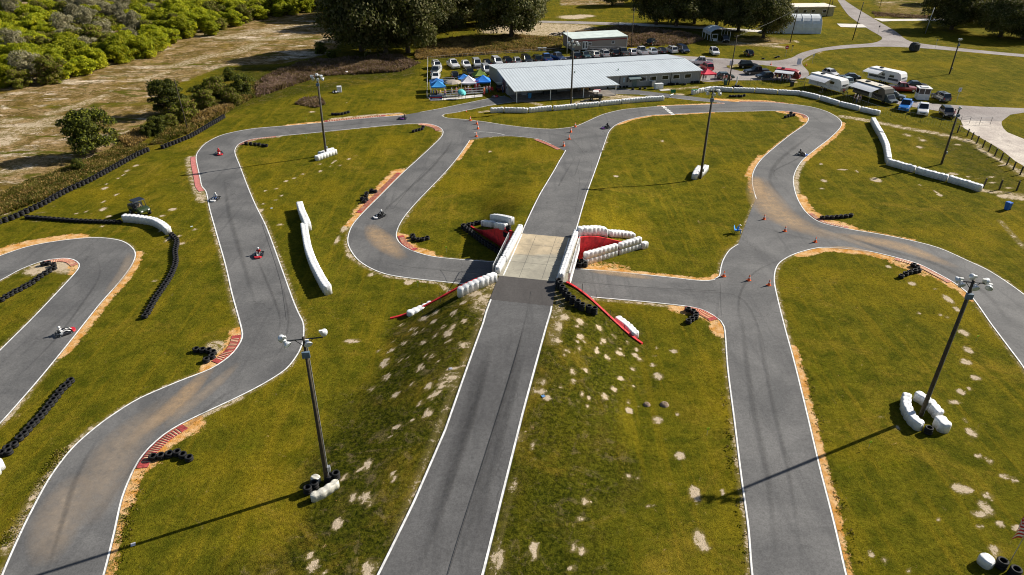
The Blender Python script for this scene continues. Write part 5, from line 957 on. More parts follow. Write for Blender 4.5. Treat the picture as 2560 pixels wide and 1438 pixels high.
for px, py, yaw, k, c, lb in [
 (1092, 171, -72, 'suv', cW, 'white car with dark roof panel in the top left corner of the grass car park'), (1133, 168, -68, 'pickup', cW, 'white pickup truck second from the left in the rear parking row'), (1165, 168, -72, 'hatch', cW, 'small white car third from the left in the rear parking row'),
 (1192, 166, -78, 'van', cS, 'silver minivan fourth from the left in the rear parking row'), (1216, 163, 105, 'hatch', cK, 'black hatchback seen from behind, right of the silver minivan'), (1242, 161, -72, 'van', (.6, .61, .62), 'pale silver minivan above the left gable of the building'),
 (1267, 159, 105, 'suv', (.02, .018, .02), 'black off-roader seen from behind, right of the pale minivan'), (1291, 158, 103, 'hatch', cS, 'silver hatchback seen from behind above the roof'), (1316, 156, -75, 'van', (.02, .022, .02), 'dark tall van facing the roof, right of the silver hatchback'),
 (1341, 154, 103, 'suv', (.015, .03, .022), 'dark green car seen from behind between van and blue pickup'), (1365, 152, 103, 'pickup', cB, 'bright blue pickup truck seen from behind in the rear row'), (1394, 150, -62, 'pickup', (.02, .035, .09), 'navy pickup truck facing the roof at the gap in the row'),
 (1438, 146, 103, 'suv', (.02, .02, .022), 'black car behind the tall pole in the rear row'), (1463, 144, -75, 'sedan', cT, 'dark teal sedan right of the tall pole'), (1486, 142, 103, 'hatch', (.70, .70, .66), 'off-white hatchback below the double door of the cabin'), (1509, 140, 103, 'suv', (.62, .62, .62), 'light silver estate seen from behind below the cabin ramp'),
 (1533, 138, 103, 'suv', (.008, .008, .01), 'black jeep like car in the middle below the cabin ramp'), (1556, 137, 103, 'pickup', (.13, .13, .11), 'grey pickup truck with tan tailgate below the cabin corner'), (1578, 136, 103, 'hatch', (.78, .78, .8), 'white hatchback at the right corner of the cabin'), (1602, 134, 105, 'pickup', (.8, .8, .81), 'white pickup truck with dark open bed in the rear row'),
 (1629, 133, 103, 'sedan', (.55, .62, .68), 'pale blue sedan right of the white pickup in the rear row'), (1652, 132, 103, 'sedan', (.012, .012, .02), 'black sedan between the pale blue sedan and a white car'), (1678, 131, 105, 'suv', (.8, .8, .8), 'white crossover second from the right in the rear row'), (1706, 130, -75, 'van', cN, 'dark blue van at the right end of the rear row'),
 (1785, 136, -90, 'suv', (.82, .82, .82), 'white off-roader parked alone on the grass facing the viewer'), (1871, 139, 90, 'hatch', (.02, .03, .035), 'dark small car parked alone on the grass by the access road'), (1091, 184, 85, 'pickup', (.7, .72, .72), 'white pickup truck parked behind a white sedan at the left fence'), (1090, 198, -90, 'sedan', (.82, .82, .83), 'white sedan facing the viewer at the left fence'),
 (1137, 195, 100, 'hatch', (.01, .012, .016), 'black hatchback with a trailer behind the striped canopies'), (1173, 190, 110, 'pickup', (.018, .02, .016), 'dark pickup truck parked behind the white canopy'), (1216, 181, -75, 'van', cS, 'silver minivan at the left gable wall of the building'), (1870, 170, -8, 'suv', (.008, .010, .014), 'large black off-roader side on beside the car park edge'),
 (1889, 185, 188, 'pickup', (.012, .012, .014), 'black pickup truck facing left on the asphalt'), (1911, 196, 190, 'hatch', (.03, .045, .06), 'dark blue hatchback with its tail door open by the camper van'), (1812, 197, 0, 'hatch', (.05, .07, .07), 'grey green estate car beside the red canopy'), (1752, 161, 170, 'pickup', (.78, .78, .78), 'white pickup truck half hidden by the right roof end'), (1766, 174, 100, 'suv', (.45, .02, .03), 'red car behind the red canopy'),
 (2075, 189, -70, 'hatch', (.7, .7, .71), 'white hatchback on grass behind the first caravan'), (2122, 199, 168, 'sedan', (.015, .022, .03), 'black sedan on grass between the caravans'), (2255, 228, -14, 'pickup', cR, 'dark red pickup truck hitched near the rear caravan'), (2288, 219, -8, 'sedan', (.012, .016, .022), 'black sedan behind the white booth'), (2350, 250, 92, 'suv', (.10, .11, .125), 'grey car seen from behind right of the white booth'),
 (2262, 272, -125, 'pickup', (.02, .20, .62), 'bright blue pickup truck parked on grass near the barrier end'), (2305, 282, -118, 'pickup', (.82, .82, .83), 'white pickup truck with dark roof glass beside the blue one'), (2365, 290, -105, 'suv', (.008, .008, .010), 'black off-roader with its doors open at the gravel road'), (2232, 246, -30, 'sedan', (.06, .08, .09), 'grey car nose showing behind the motorhome cab'), (1628, 112, 60, 'suv', (.008, .012, .010), 'dark vehicle in the weeds behind the rear row'), (1812, 104, -95, 'suv', (.006, .006, .008), 'black car with bright headlights under the steel carport'), (2114, 214, 110, 'pickup', (.5, .6, .62), 'pale truck showing at the nose of the first caravan')]:
    p = G(px, py, .035); make_car(k, c, lb, p, R(yaw))
# ================================================================ CARAVANS, MOTORHOME, CAMPER VAN
def rv(loc, yaw, label, L, H, Wd, cbody, cstripe, awn=None, side=-1, cab=False, ac=2, cat='caravan', roofm=None, nose=.9):
    c = thing('caravan' if not cab else 'motorhome', label, cat, loc, yaw, None); b = M('rv_%s' % str(cbody), cbody, .4, var=.04); h0 = .55; f = L/2
    prof = [(-f, h0), (-f-.02, H-.15), (-f+.12, H), (f-nose, H), (f-nose*.45, H-.22), (f-nose*.1, H*.68), (f, H*.45), (f-.15, h0)]
    mb = MB(); mb.side(prof, -Wd/2, Wd/2); obj('body', mb, b, c)
    mb = MB(); mb.box((-nose/2+.02, 0, H+.012), (L-nose-.2, Wd-.06, .03)); obj('roof', mb, roofm or WPT, c)
    for s in (1, -1):
        mb = MB(); mb.box((-.2, s*(Wd/2+.006), H*.45), (L-.9, .02, H*.16)); obj('stripe', mb, M('rv_stripe_%s' % str(cstripe), cstripe, .5), c)
        for x, w in ((-f*.62, 1.0), (-f*.1, .8), (f*.42, 1.1)):
            mb = MB(); mb.box((x, s*(Wd/2+.015), H*.68), (w, .03, .55)); obj('window', mb, GLASS, c)
        mb = MB(); mb.box((f*.15, s*(Wd/2+.018), H*.50), (.7, .03, H*.62)); obj('door', mb, WPT, c)
    if not cab: mb = MB(); mb.quad((f-.42, -.75, H*.84), (f-.42, .75, H*.84), (f-.06, .75, H*.60), (f-.06, -.75, H*.60)); mb.v = [(x+.06, y, z+.02) for x, y, z in mb.v]; obj('front_window', mb, GLASS, c); mb = MB(); mb.tube([(f-.1, -.6, .55), (f+1.1, 0, .5), (f-.1, .6, .55)], .05, 6); mb.tube([(f+1.0, 0, .5), (f+1.0, 0, 0)], .04, 6); obj('tow_bar', mb, DARKM, c)
    for i in range(ac): mb = MB(); mb.box((-f*.45+i*L*.42, 0, H+.14), (.85, .65, .24), taper=(.8, .8)); obj('air_conditioner', mb, DARKM if not i else WPT, c)
    for x in ((-.6, .35) if not cab else (-f+1.6, f-.1)):
        for s in (1, -1):
            rot = Matrix.Rotation(R(90), 3, 'X'); mb = MB(); mb.lathe([(.2, -.12), (.34, -.12), (.37, 0), (.34, .12), (.2, .12)], 12, (x, s*(Wd/2-.1), .37), rot, True); obj('wheel', mb, TYR, c, True)
    if cab:
        mb = MB(); mb.side([(f-.3, .45), (f+1.6, .45), (f+1.7, .95), (f+.9, 1.15), (f+.35, 1.85), (f-.3, 1.9)], -1.0, 1.0); obj('cab', mb, CP('cab', (.05, .07, .075)), c); mb = MB(); mb.quad((f+.93, -.85, 1.18), (f+.93, .85, 1.18), (f+.40, .8, 1.84), (f+.40, -.8, 1.84)); obj('windscreen', mb, GLASS, c)
        for s in (1, -1): mb = MB(); mb.box((f+1.66, s*.75, .85), (.1, .35, .2)); obj('headlight', mb, LAMPG, c)
    if awn:
        x0, x1, out, z1 = awn; mb = MB(); s = side; K = 8; vs = []
        for i in range(K+1):
            t = i/K; yy = s*(Wd/2+.02+out*t); z = H-.18-(H-.18-z1)*t+.06*math.sin(math.pi*t)
            vs += [(x0, yy, z), (x1, yy, z), (x1, yy, z-.03), (x0, yy, z-.03)]
        mb.add(vs, [(i*4+k, i*4+(k+1) % 4, (i+1)*4+(k+1) % 4, (i+1)*4+k) for i in range(K) for k in range(4)]+[(0, 1, 2, 3), (K*4+3, K*4+2, K*4+1, K*4)]); obj('awning', mb, M('awning_cloth', (.62, .64, .68), .7, var=.08), c)
        for x in (x0+.1, x1-.1): mb = MB(); mb.tube([(x, s*(Wd/2+out), z1-.05), (x, s*(Wd/2+.05), .8)], .025, 5); mb.tube([(x, s*(Wd/2+out), z1-.05), (x, s*(Wd/2+out), 0)], .025, 5); obj('awning_pole', mb, STEEL, c)
    return c
def yaw2(a, b): v = G(*b)-G(*a); return math.atan2(v.y, v.x)
cv = (.66, .67, .66)
rv(G(2068, 224, .0), yaw2((2016, 213), (2112, 239)), 'long white caravan with pale awning, nearest the top right barrier', 8.6, 2.95, 2.4, cv, (.55, .56, .55), (-3.6, 1.6, 2.2, 2.15), -1, ac=1)
rv(G(2214, 208, .0), yaw2((2170, 196), (2256, 215)), 'white caravan with rounded nose and dark lower side, farthest to the rear', 8.0, 3.0, 2.4, (.78, .79, .80), (.06, .07, .08), (-4.2, -.4, 2.2, 2.3), -1, ac=1)
rv(G(2178, 247, .0), yaw2((2125, 226), (2222, 256)), 'beige motorhome with dark side and big awning, behind the barrier', 8.4, 3.1, 2.4, (.11, .10, .08), (.02, .02, .02), (-3.4, 2.8, 2.4, 2.3), -1, cab=True, ac=2, cat='motorhome', roofm=M('rv_beige', (.58, .54, .46), .6), nose=1.0)
cvan = rv(G(1967, 199, .0), yaw2((1940, 194), (1998, 201)), 'dark red camper van with silver awning at the edge of the asphalt', 5.6, 2.35, 2.0, (.22, .012, .02), (.10, .01, .012), (-2.6, 1.6, 1.6, 1.85), -1, ac=1, cat='camper van', nose=1.4, roofm=M('rv_red', (.45, .03, .04), .4))
mb = MB(); mb.quad((2.62, -.8, 1.22), (2.62, .8, 1.22), (2.12, .72, 2.02), (2.12, -.72, 2.02)); obj('windscreen', mb, WPT, cvan)
# trailer behind the black hatchback
tr = thing('flat_trailer', 'low flat trailer with white side rails behind the brown umbrella', 'trailer', G(1120, 207, .04), R(10)); mb = MB(); mb.box((0, 0, .5), (3, 1.6, .1)); obj('bed', mb, DARKM, tr); mb = MB(); mb.tube([(-1.5, -.8, .9), (1.5, -.8, .9), (1.5, .8, .9), (-1.5, .8, .9)], .04, 6); mb.tube([(-1.5, -.8, .5), (-1.5, -.8, .9)], .04, 6); mb.tube([(1.5, -.8, .5), (1.5, -.8, .9)], .04, 6); obj('rail', mb, WPT, tr)
for s in (1, -1): mb = MB(); mb.lathe([(.1, -.1), (.3, -.1), (.3, .1), (.1, .1)], 12, (0, s*.9, .3), Matrix.Rotation(R(90), 3, 'X'), True); obj('wheel', mb, TYR, tr)
# ================================================================ CANOPIES, UMBRELLAS, SPECTATORS
def canopy(px, py, w, col, label, rz=0.0, h=2.1, peak=1.0, d=None, group='pop-up canopies'):
    d = d or w; c = thing('canopy', label, 'canopy', G(px, py, .03), rz, group); cl = M('canopy_%s' % str(col), col, .7, var=.08, scale=1.5); mb = MB(); K = 8; vs = []
    for j in range(5):
        t = j/4; sc_ = 1-t; z = h+peak*(t**1.35)
        for i in range(4*K):
            s, u = divmod(i, K); u = u/K*2-1; a = {0: (u, -1), 1: (1, u), 2: (-u, 1), 3: (-1, -u)}[s]
            vs.append((a[0]*w/2*sc_, a[1]*d/2*sc_, z+(-.10*(1-abs(u))*(0) if j else .0)-(.0 if j == 4 else .08*(1-u*u)*(1-t)*1)))
    n = 4*K; mb.add(vs, [(j*n+i, j*n+(i+1) % n, (j+1)*n+(i+1) % n, (j+1)*n+i) for j in range(4) for i in range(n)])
    val = [(x, y, z-.25) for x, y, z in vs[:n]]; mb.add(vs[:n]+val, [(i, n+i, n+(i+1) % n, (i+1) % n) for i in range(n)]); obj('roof_cloth', mb, cl, c)
    for x in (-1, 1):
        for y in (-1, 1): mb = MB(); mb.tube([(x*w/2*.98, y*d/2*.98, 0), (x*w/2*.98, y*d/2*.98, h)], .03, 6); obj('leg', mb, WPT, c)
canopy(1096, 237, 3.1, (.03, .26, .62), 'bright blue canopy at the left corner of the spectator area', .2); canopy(1093, 226, 3.0, (.02, .14, .42), 'darker blue canopy just behind the front left blue one', .2, 2.0, .7)
canopy(1172, 226, 3.3, (.82, .80, .86), 'white peaked canopy in the middle of the spectator area', .1, 2.0, 1.3); canopy(1208, 224, 3.3, (.02, .22, .78), 'royal blue peaked canopy right of the white one', .05, 2.1, 1.1); canopy(1200, 210, 3.0, (.16, .24, .03), 'olive green canopy behind the royal blue one', .3, 2.2, 1.2); canopy(1160, 215, 2.6, (.03, .2, .6), 'small blue canopy half hidden behind the white one', .1, 1.9, .8)
canopy(1765, 203, 3.2, (.68, .02, .06), 'red peaked canopy at the right end of the building', .25, 2.0, .9)
def umbrella(px, py, r, h, col, label, tilt=(0, 0), n=8, rib=None):
    u = thing('umbrella', label, 'umbrella', G(px, py, .03), 0); u.rotation_euler = (tilt[0], tilt[1], 0); mb = MB(); mb.lathe([(r, h-.45), (r*.75, h-.2), (r*.4, h-.03), (0, h+.05)], n); obj('cloth', mb, M('umb_%s' % str(col), col, .7), u); mb = MB(); mb.tube([(0, 0, 0), (0, 0, h)], .025, 6); obj('pole', mb, STEEL, u)
umbrella(1133, 233, 2.0, 2.75, (.36, .31, .26), 'large taupe umbrella between blue and white canopies'); umbrella(1150, 245, .95, 2.0, (.10, .52, .52), 'tilted turquoise umbrella at the spectator rail', (R(25), R(20)))
mb = MB(); mb.add([(0, 0, 0), (1.1, .25, 0), (1.1, .25, 2.3), (0, 0, 2.3), (0, .03, 0), (1.1, .28, 0), (1.1, .28, 2.3), (0, .03, 2.3)], [(0, 1, 2, 3), (7, 6, 5, 4), (0, 3, 7, 4), (1, 5, 6, 2), (3, 2, 6, 7)]); o = obj('cloth_wall', mb, CLO['red'], None, False, G(1186, 229, .03)); tag(o, 'dark red cloth wall hanging between white and royal blue canopies', 'cloth wall')
# spectator stand: low bleachers and fence
def bench(px, py, L, rz, label):
    b = thing('bleacher', label, 'bleacher', G(px, py, .03), rz, 'metal bleachers')
    for i in range(3):
        mb = MB(); mb.box((0, .55*i, .42+.33*i), (L, .28, .05)); obj('seat', mb, CHR, b)
        if i < 2: mb = MB(); mb.box((0, .27+.55*i, .22+.33*i), (L, .24, .04)); obj('footboard', mb, CHR, b)
    for x in (-L/2+.2, 0, L/2-.2): mb = MB(); mb.tube([(x, 0, 0), (x, 0, .42), (x, 1.1, 1.05), (x, 1.1, 0)], .03, 6); obj('frame', mb, STEEL, b)
u_b = math.atan2(.242, .97)
bench(1127, 244, 5.6, u_b, 'left metal bleacher beside the blue canopy'); bench(1182, 237, 5.4, u_b, 'right metal bleacher below the royal blue canopy')
ct_ = CON; struct('paving_slab', poly_mesh([[G(a, b) for a, b in [(1076, 252), (1140, 249), (1206, 242), (1206, 236), (1110, 245), (1070, 244)]]], .035), CON)
def fence(px, h, label, gap=2.4, post=DARKM, mesh=True, r=.035, rails=1, name='fence'):
    f = thing(name, label, 'fence', (0, 0, 0)); pts = [D(a, b) for a, b in px]
    for a, b in zip(pts[:-1], pts[1:]):
        n = max(1, round((b-a).length/gap))
        for i in range(n+1):
            if i == n and b is not pts[-1]: continue
            p = a.lerp(b, i/n); mb = MB(); mb.tube([p, p+Vector((0, 0, h))], r, 6); obj('post', mb, post, f)
        mb = MB()
        for k in range(rails): z = h*(1-.9*k/max(1, rails)); mb.tube([a+Vector((0, 0, z)), b+Vector((0, 0, z))], .018, 4)
        obj('rail', mb, STEEL, f)
        if mesh:
            mb = MB(); m = int((b-a).length/.5)
            for i in range(1, m): p = a.lerp(b, i/m); mb.tube([p, p+Vector((0, 0, h))], .005, 3)
            obj('wire_mesh', mb, STEEL, f)
fence([(1070, 155), (1068, 246), (1077, 253)], 1.3, 'white topped chain fence at the left side of the car park', post=WPT); fence([(1077, 253), (1140, 250), (1210, 243)], 1.1, 'low chain fence along the front of the spectator area'); fence([(1074, 153), (1200, 142), (1330, 134), (1410, 130)], 1.1, 'thin wire fence along the rear of the grass car park', rails=2)
fence([(1842, 213), (1906, 212), (1950, 214), (2040, 226), (2130, 262), (2190, 283), (2300, 306), (2400, 330)], 1.5, 'faint wire fence between the caravans and the top right barrier', gap=3.0, r=.03); fence([(2378, 305), (2400, 308), (2422, 311), (2448, 312), (2475, 312)], 1.4, 'wire gate fence across the gravel road', rails=4)
# wooden posts fence at the right
wf = thing('post_and_wire_fence', 'fence of short dark wooden posts along the gravel road', 'fence', (0, 0, 0)); pr = None
for a, b in [(2393, 332), (2417, 341), (2428, 350), (2441, 359), (2456, 370), (2471, 379), (2486, 391), (2501, 402), (2516, 413), (2532, 425), (2550, 437), (2566, 448)]:
    p = G(a, b); mb = MB(); mb.tube([p-Vector((0, 0, .1)), p+Vector((.05, 0, 1.35))], .11, 8); obj('post', mb, WOODP, wf)
    if pr:
        mb = MB()
        for z in (.5, 1.1): mb.tube([pr+Vector((0, 0, z)), p+Vector((0, 0, z))], .01, 3)
        obj('wire', mb, STEEL, wf)
    pr = p
for a, b, lb in ((2457, 470, 'leaning dark post at the end of the angled white barrier'), (2498, 474, 'dark wooden post right of the barrier end'), (2541, 477, 'dark wooden post near the right edge, level with the barrier end')):
    o = obj('wooden_post', MB().tube([(0, 0, -.1), (.12 if 'lean' in lb else 0, 0, 1.5)], .12, 8), WOODP, None, False, G(a, b)); tag(o, lb, 'post')
# people
pplist = [(1113, 244, 'pink', 'navy', 'spectator in pink standing left of the left bleacher'), (1130, 241, 'white', 'khaki', 'spectator in white and orange on the left bleacher'), (1148, 245, 'teal', 'black', 'spectator under the turquoise umbrella'), (1156, 247, 'khaki', 'khaki', 'spectator in tan beside the turquoise umbrella'), (1141, 237, 'pink', 'pink', 'child in pink behind the turquoise umbrella'), (1085, 243, 'blue', 'navy', 'spectator in blue under the left blue canopy'), (1092, 243, 'black', 'black', 'spectator in black under the left blue canopy'), (1101, 243, 'yellow', 'grey', 'spectator in yellow under the left blue canopy'), (1210, 238, 'orange', 'red', 'spectator in orange and red at the right end of the bleachers'), (1217, 234, 'white', 'teal', 'spectator in white near the red chairs'), (1224, 233, 'pink', 'red', 'spectator in pink near the red chairs'), (1163, 235, 'black', 'black', 'spectator in black below the white canopy'), (1171, 233, 'white', 'navy', 'spectator in white below the white canopy'), (1257, 233, 'navy', 'navy', 'person in navy at the wall end of the building'), (1262, 229, 'blue', 'black', 'person in blue at the wall end of the building'), (1198, 230, 'grey', 'black', 'spectator in grey under the royal blue canopy'),
 (1751, 201, 'yellow', 'khaki', 'person in yellow under the red canopy'), (1757, 203, 'grey', 'black', 'person in grey under the red canopy'), (1763, 202, 'white', 'grey', 'person in white under the red canopy'), (1787, 199, 'red', 'navy', 'person in red right of the red canopy'), (1807, 206, 'pink', 'white', 'person in pale pink left of the notice pole'), (1814, 205, 'red', 'white', 'person in red by the notice pole'), (1823, 207, 'pink', 'navy', 'person in pink right of the notice pole'), (1941, 203, 'yellow', 'black', 'person in yellow green by the camper van'), (1952, 205, 'teal', 'grey', 'person in teal under the camper van awning'), (1959, 206, 'grey', 'black', 'person in grey under the camper van awning'), (1967, 206, 'pink', 'grey', 'person in pink under the camper van awning'), (1973, 206, 'blue', 'navy', 'person in blue under the camper van awning'), (1932, 205, 'black', 'black', 'person in black at the open tail door'), (2140, 259, 'white', 'navy', 'person in white bending under the motorhome awning'), (2147, 258, 'navy', 'khaki', 'person in navy under the motorhome awning'), (2133, 256, 'black', 'black', 'person in black under the motorhome awning'), (2107, 240, 'red', 'black', 'person in red at the tow bar of the first caravan'), (2382, 296, 'pink', 'khaki', 'person in pink beside the black off-roader'), (1200, 210, 'blue', 'black', 'person in blue by the dark pickup behind the canopies')]
for px, py, s_, l_, lb in pplist: person(G(px, py, .04), random.uniform(-2.6, -.5), 'stand', s_, l_, lb, hair=random.choice([(.05, .03, .02), (.2, .12, .05), (.02, .02, .02)]), hat=random.choice([None, None, CLO['white'], CLO['black']]), group='people around the paddock')
def chair(loc, rz, col, label, group=None, s=1.0):
    c = thing('camping_chair', label, 'camping chair', loc, rz, group); mb = MB(); mb.box((0, 0, .42), (.5, .55, .03)); obj('seat', mb, CLO[col], c); mb = MB(); mb.add([(-.24, -.27, .42), (-.24, .27, .42), (-.42, .27, .98), (-.42, -.27, .98)], [(0, 1, 2, 3)]); mb.add([(-.26, -.27, .42), (-.26, .27, .42), (-.44, .27, .98), (-.44, -.27, .98)], [(3, 2, 1, 0)]); obj('backrest', mb, CLO[col], c)
    for y in (-.28, .28):
        for a, b in ((-.25, .25), (.25, -.25)): mb = MB(); mb.tube([(a, y, 0), (b, y, .45)], .013, 5); obj('leg', mb, DARKM, c)
    return c
p = D(1841, 583); chair(p, R(-25), 'bright', 'blue folding chair on the grass by the right junction'); person(p, R(-25), 'chair', 'bright', 'blue', 'marshal in blue with a white cap sitting on the folding chair', hat=CLO['white'])
for i, (a, b) in enumerate([(1213, 228), (1219, 228), (1225, 228), (1231, 230), (1170, 231), (1177, 232)]): chair(G(a, b, .04), -1.3, 'red', 'red folding chair beside the royal blue canopy', 'red folding chairs at the canopies')
# ================================================================ CONES, BINS, SIGNS
def cone(px, py, label, group, s=1.0):
    c = thing('traffic_cone', label, 'traffic cone', D(px, py, .04), random.random(), group); c.scale = (s,)*3; O = M('cone_orange', (.82, .13, .02), .55, var=.06); mb = MB(); mb.lathe([(.17, .035), (.03, .71), (0, .715)], 14); obj('body', mb, O, c, True); mb = MB(); mb.box((0, 0, .018), (.4, .4, .036)); obj('base', mb, O, c)
    mb = MB(); mb.lathe([(.1145, .32), (.082, .47)], 14); obj('reflective_band', mb, WPT, c)
g = 'cones across the link road, left side'
for a, b in ((1176, 302), (1192, 311), (1195, 323), (1191, 342)): cone(a, b, 'orange traffic cone in the line of four closing the link road at its left end', g, 1.15)
g = 'cones across the link road, right side'
for a, b in ((1438, 318), (1427, 331), (1423, 349), (1409, 366)): cone(a, b, 'orange traffic cone in the slanting line of four above the bridge straight', g, 1.15)
g = 'cones across the right junction, upper line'
for a, b in ((1910, 549), (1962, 579), (2038, 606)): cone(a, b, 'orange traffic cone in the upper line of three at the right junction', g)
g = 'cones across the right junction, lower line'
for a, b in ((1809, 692), (1872, 702), (1922, 714)): cone(a, b, 'orange traffic cone in the lower line of three at the right junction', g)
cone(2015, 165, 'small orange cone at the inner edge of the access road', None, .9); cone(1927, 163, 'orange cone standing on the grass wedge by the parked cars', None, 1.1); cone(1166, 280, 'small orange cone on the lower edge of the pit entry', None, .6)
def bin_(px, py, col, label):
    b = thing('wheelie_bin', label, 'bin', D(px, py), R(200)); m = M('bin_%s' % str(col), col, .5, var=.05); mb = MB(); mb.box((0, 0, .52), (.62, .66, 1.0)); mb.v = [(x*(.8 if z < .5 else 1), y*(.8 if z < .5 else 1), z) for x, y, z in mb.v]; obj('body', mb, m, b); mb = MB(); mb.box((.02, 0, 1.07), (.70, .74, .09), taper=(.85, .85)); obj('lid', mb, m, b)
    for y in (.28, -.28): mb = MB(); mb.lathe([(0, -.03), (.12, -.03), (.12, .03), (0, .03)], 10, (-.25, y, .12), Matrix.Rotation(R(90), 3, 'X')); obj('wheel', mb, DARKM, b)
bin_(2517, 524, (.015, .13, .50), 'blue wheeled bin on the grass near the right edge'); bin_(1979, 216, (.02, .025, .03), 'black wheeled bin on the grass left of the first caravan'); bin_(1813, 213, (.03, .10, .09), 'green wheeled bin beside the notice pole'); bin_(1324, 246, (.04, .25, .55), 'light blue bin under the porch')
def sign(px, py, h, w, hh, col, label, face=-90, extra=None, txt=None, disc=False, tsz=.3):
    s = thing('sign', label, 'sign', D(px, py), R(face)); mb = MB(); mb.tube([(0, 0, 0), (0, 0, h)], .035, 6); obj('post', mb, STEEL, s); mb = MB()
    if disc: mb.lathe([(0, .03), (w/2, .03), (w/2, -.01), (0, -.01)], 20, (.05, 0, h), Matrix.Rotation(R(90), 3, 'Y'))
    else: mb.box((.05, 0, h), (.03, w, hh))
    pn = obj('panel', mb, M('sign_%s' % str(col), col, .5, var=.04), s)
    if disc: mb = MB(); mb.box((.09, 0, h), (.01, w*.65, w*.16)); obj('bar', mb, WPT, pn)
    if txt:
        cu = bpy.data.curves.new('lettering', 'FONT'); cu.body = txt; cu.size = tsz; cu.align_x = 'CENTER'; cu.align_y = 'CENTER'; cu.extrude = .004; tc = bpy.data.objects.new('tmp', cu); COL.objects.link(tc); cu.materials.append(BLK); tm = bpy.data.meshes.new_from_object(tc.evaluated_get(bpy.context.evaluated_depsgraph_get())); bpy.data.objects.remove(tc); to = bpy.data.objects.new('lettering', tm); COL.objects.link(to); to.parent = pn; to.location = (.08, 0, h); to.rotation_euler = (R(90), 0, R(90))
    return s
s_ = sign(1963, 143, 2.5, .95, .95, (.42, .02, .05), 'round red no entry sign on a post beside the access road', disc=True)
sign(1979, 130, 1.6, .6, .3, (.03, .035, .04), 'small dark mailbox like sign behind the no entry sign'); sign(1996, 163, .9, 1.0, 1.5, (.55, .60, .72), 'free standing notice board with red top on the access road'); sign(2030, 160, 2.2, .4, .5, (.55, .6, .6), 'small pale sign at the inner meadow edge'); sign(2390, 256, 2.6, .65, .8, (.70, .72, .8), 'small white sign on a thin post in the right meadow', txt='P', tsz=.55); sign(2194, 86, 2.3, .4, .5, (.12, .10, .08), 'small brown sign at the tip of the junction'); sign(2337, 123, 2.4, .4, .5, (.3, .3, .25), 'small sign on the far side of the meadow road')
sign(1827, 168, 1.0, .9, 1.2, (.72, .72, .80), 'white notice with dark mark hung beside the utility pole'); 
for a, b, c_, lb in ((679, 521, (.5, .6, .65), 'small pale blue square on the ground right of the left straight'), (479, 567, (.45, .55, .6), 'small pale blue square on the grass left of the left straight'), (1358, 991, (.12, .25, .5), 'blue square tile on bare sand beside the near ramp'), (333, 1362, (.55, .55, .6), 'grey square tile lying on the grass at the lower left'), (1127, 922, (.35, .36, .42), 'grey flat stone on the left bank of the ramp')):
    mb = MB(); mb.box((0, 0, .03), (.28, .28, .03), R(25)); o = obj('ground_tile', mb, M('tile_%s' % str(c_), c_, .5), None, False, D(a, b)); tag(o, lb, 'tile')
MY = M('marker_yellow', (.55, .80, .04), .5, var=.05)
for a, b, lb in ((1767, 1085, 'lime green marker in the grass between ramp and right column'), (2171, 1118, 'lime green marker in the grass right of the right column'), (2439, 852, 'lime green marker in the grass near the right bend'), (1116, 628, 'pale marker on a stick in the central island'), (766, 300, 'white marker above the top straight'), (766, 345, 'yellow marker below the top straight'), (1045, 715, 'pale marker stick on the grass left of the bridge')):
    m_ = thing('course_marker', lb, 'marker', D(a, b+3), R(-80), 'course markers'); mb = MB(); mb.tube([(0, 0, 0), (0, 0, .7)], .012, 5); obj('stake', mb, STEEL, m_); mb = MB(); mb.box((.02, 0, .68), (.015, .22, .2)); obj('plate', mb, MY, m_)
for a, b, s_, lb in ((1617, 1012, .32, 'left of the two small brown mounds in the grass right of the ramp'), (1661, 1012, .4, 'right of the two small brown mounds in the grass right of the ramp')):
    mb = MB(); mb.lathe([(s_, 0), (s_*.8, s_*.3), (s_*.35, s_*.5), (.05, s_*.45)], 12); o = obj('dirt_mound', mb, M('mound', (.22, .16, .11), .95, var=.4, scale=8), None, True, D(a, b)); tag(o, lb, 'mound')
# white block and wrapped tyre heap on the upper lawn
mb = MB(); mb.box((0, 0, .62), (1.0, .9, 1.25), .2, (.96, .96)); o = obj('white_block', mb, WHT, None, False, G(849, 230)); tag(o, 'upright white wrapped cube on the upper lawn beside a kart', 'block')
mb = MB(); mb.box((0, 0, .6), (1.9, .9, 1.15), .25, (.97, .95)); o = obj('white_crate', mb, WHT, None, False, G(1646, 222)); tag(o, 'white crate standing before the grey building windows', 'crate'); mb = MB(); mb.box((0, 0, .55), (.9, .9, 1.1), .25); o = obj('condenser_unit', mb, STEEL, None, False, G(1632, 216)); tag(o, 'grey condenser unit left of the white crate', 'condenser unit')
mb = MB(); mb.box((0, 0, .05), (2.4, 1.0, .08), .25); o = obj('slab', mb, CON, None, False, G(1662, 226)); tag(o, 'pale slab lying on the grass below the white crate', 'slab')
mb = MB(); mb.lathe([(.45, 0), (.5, .2), (.3, .42), (0, .45)], 9); o = obj('wrapped_bundle', mb, WHT, None, True, G(866, 183)); tag(o, 'white plastic bundle among the brown weeds', 'bundle')
mb = MB(); mb.tube([(0, 0, 0), (.3, 0, 1.1), (.25, 0, 1.9), (.5, 0, 2.4)], [.16, .15, .18, .1], 8); o = obj('leaning_post', mb, WPT, None, True, G(1837, 217)); tag(o, 'crooked white post behind the top right barrier', 'post')
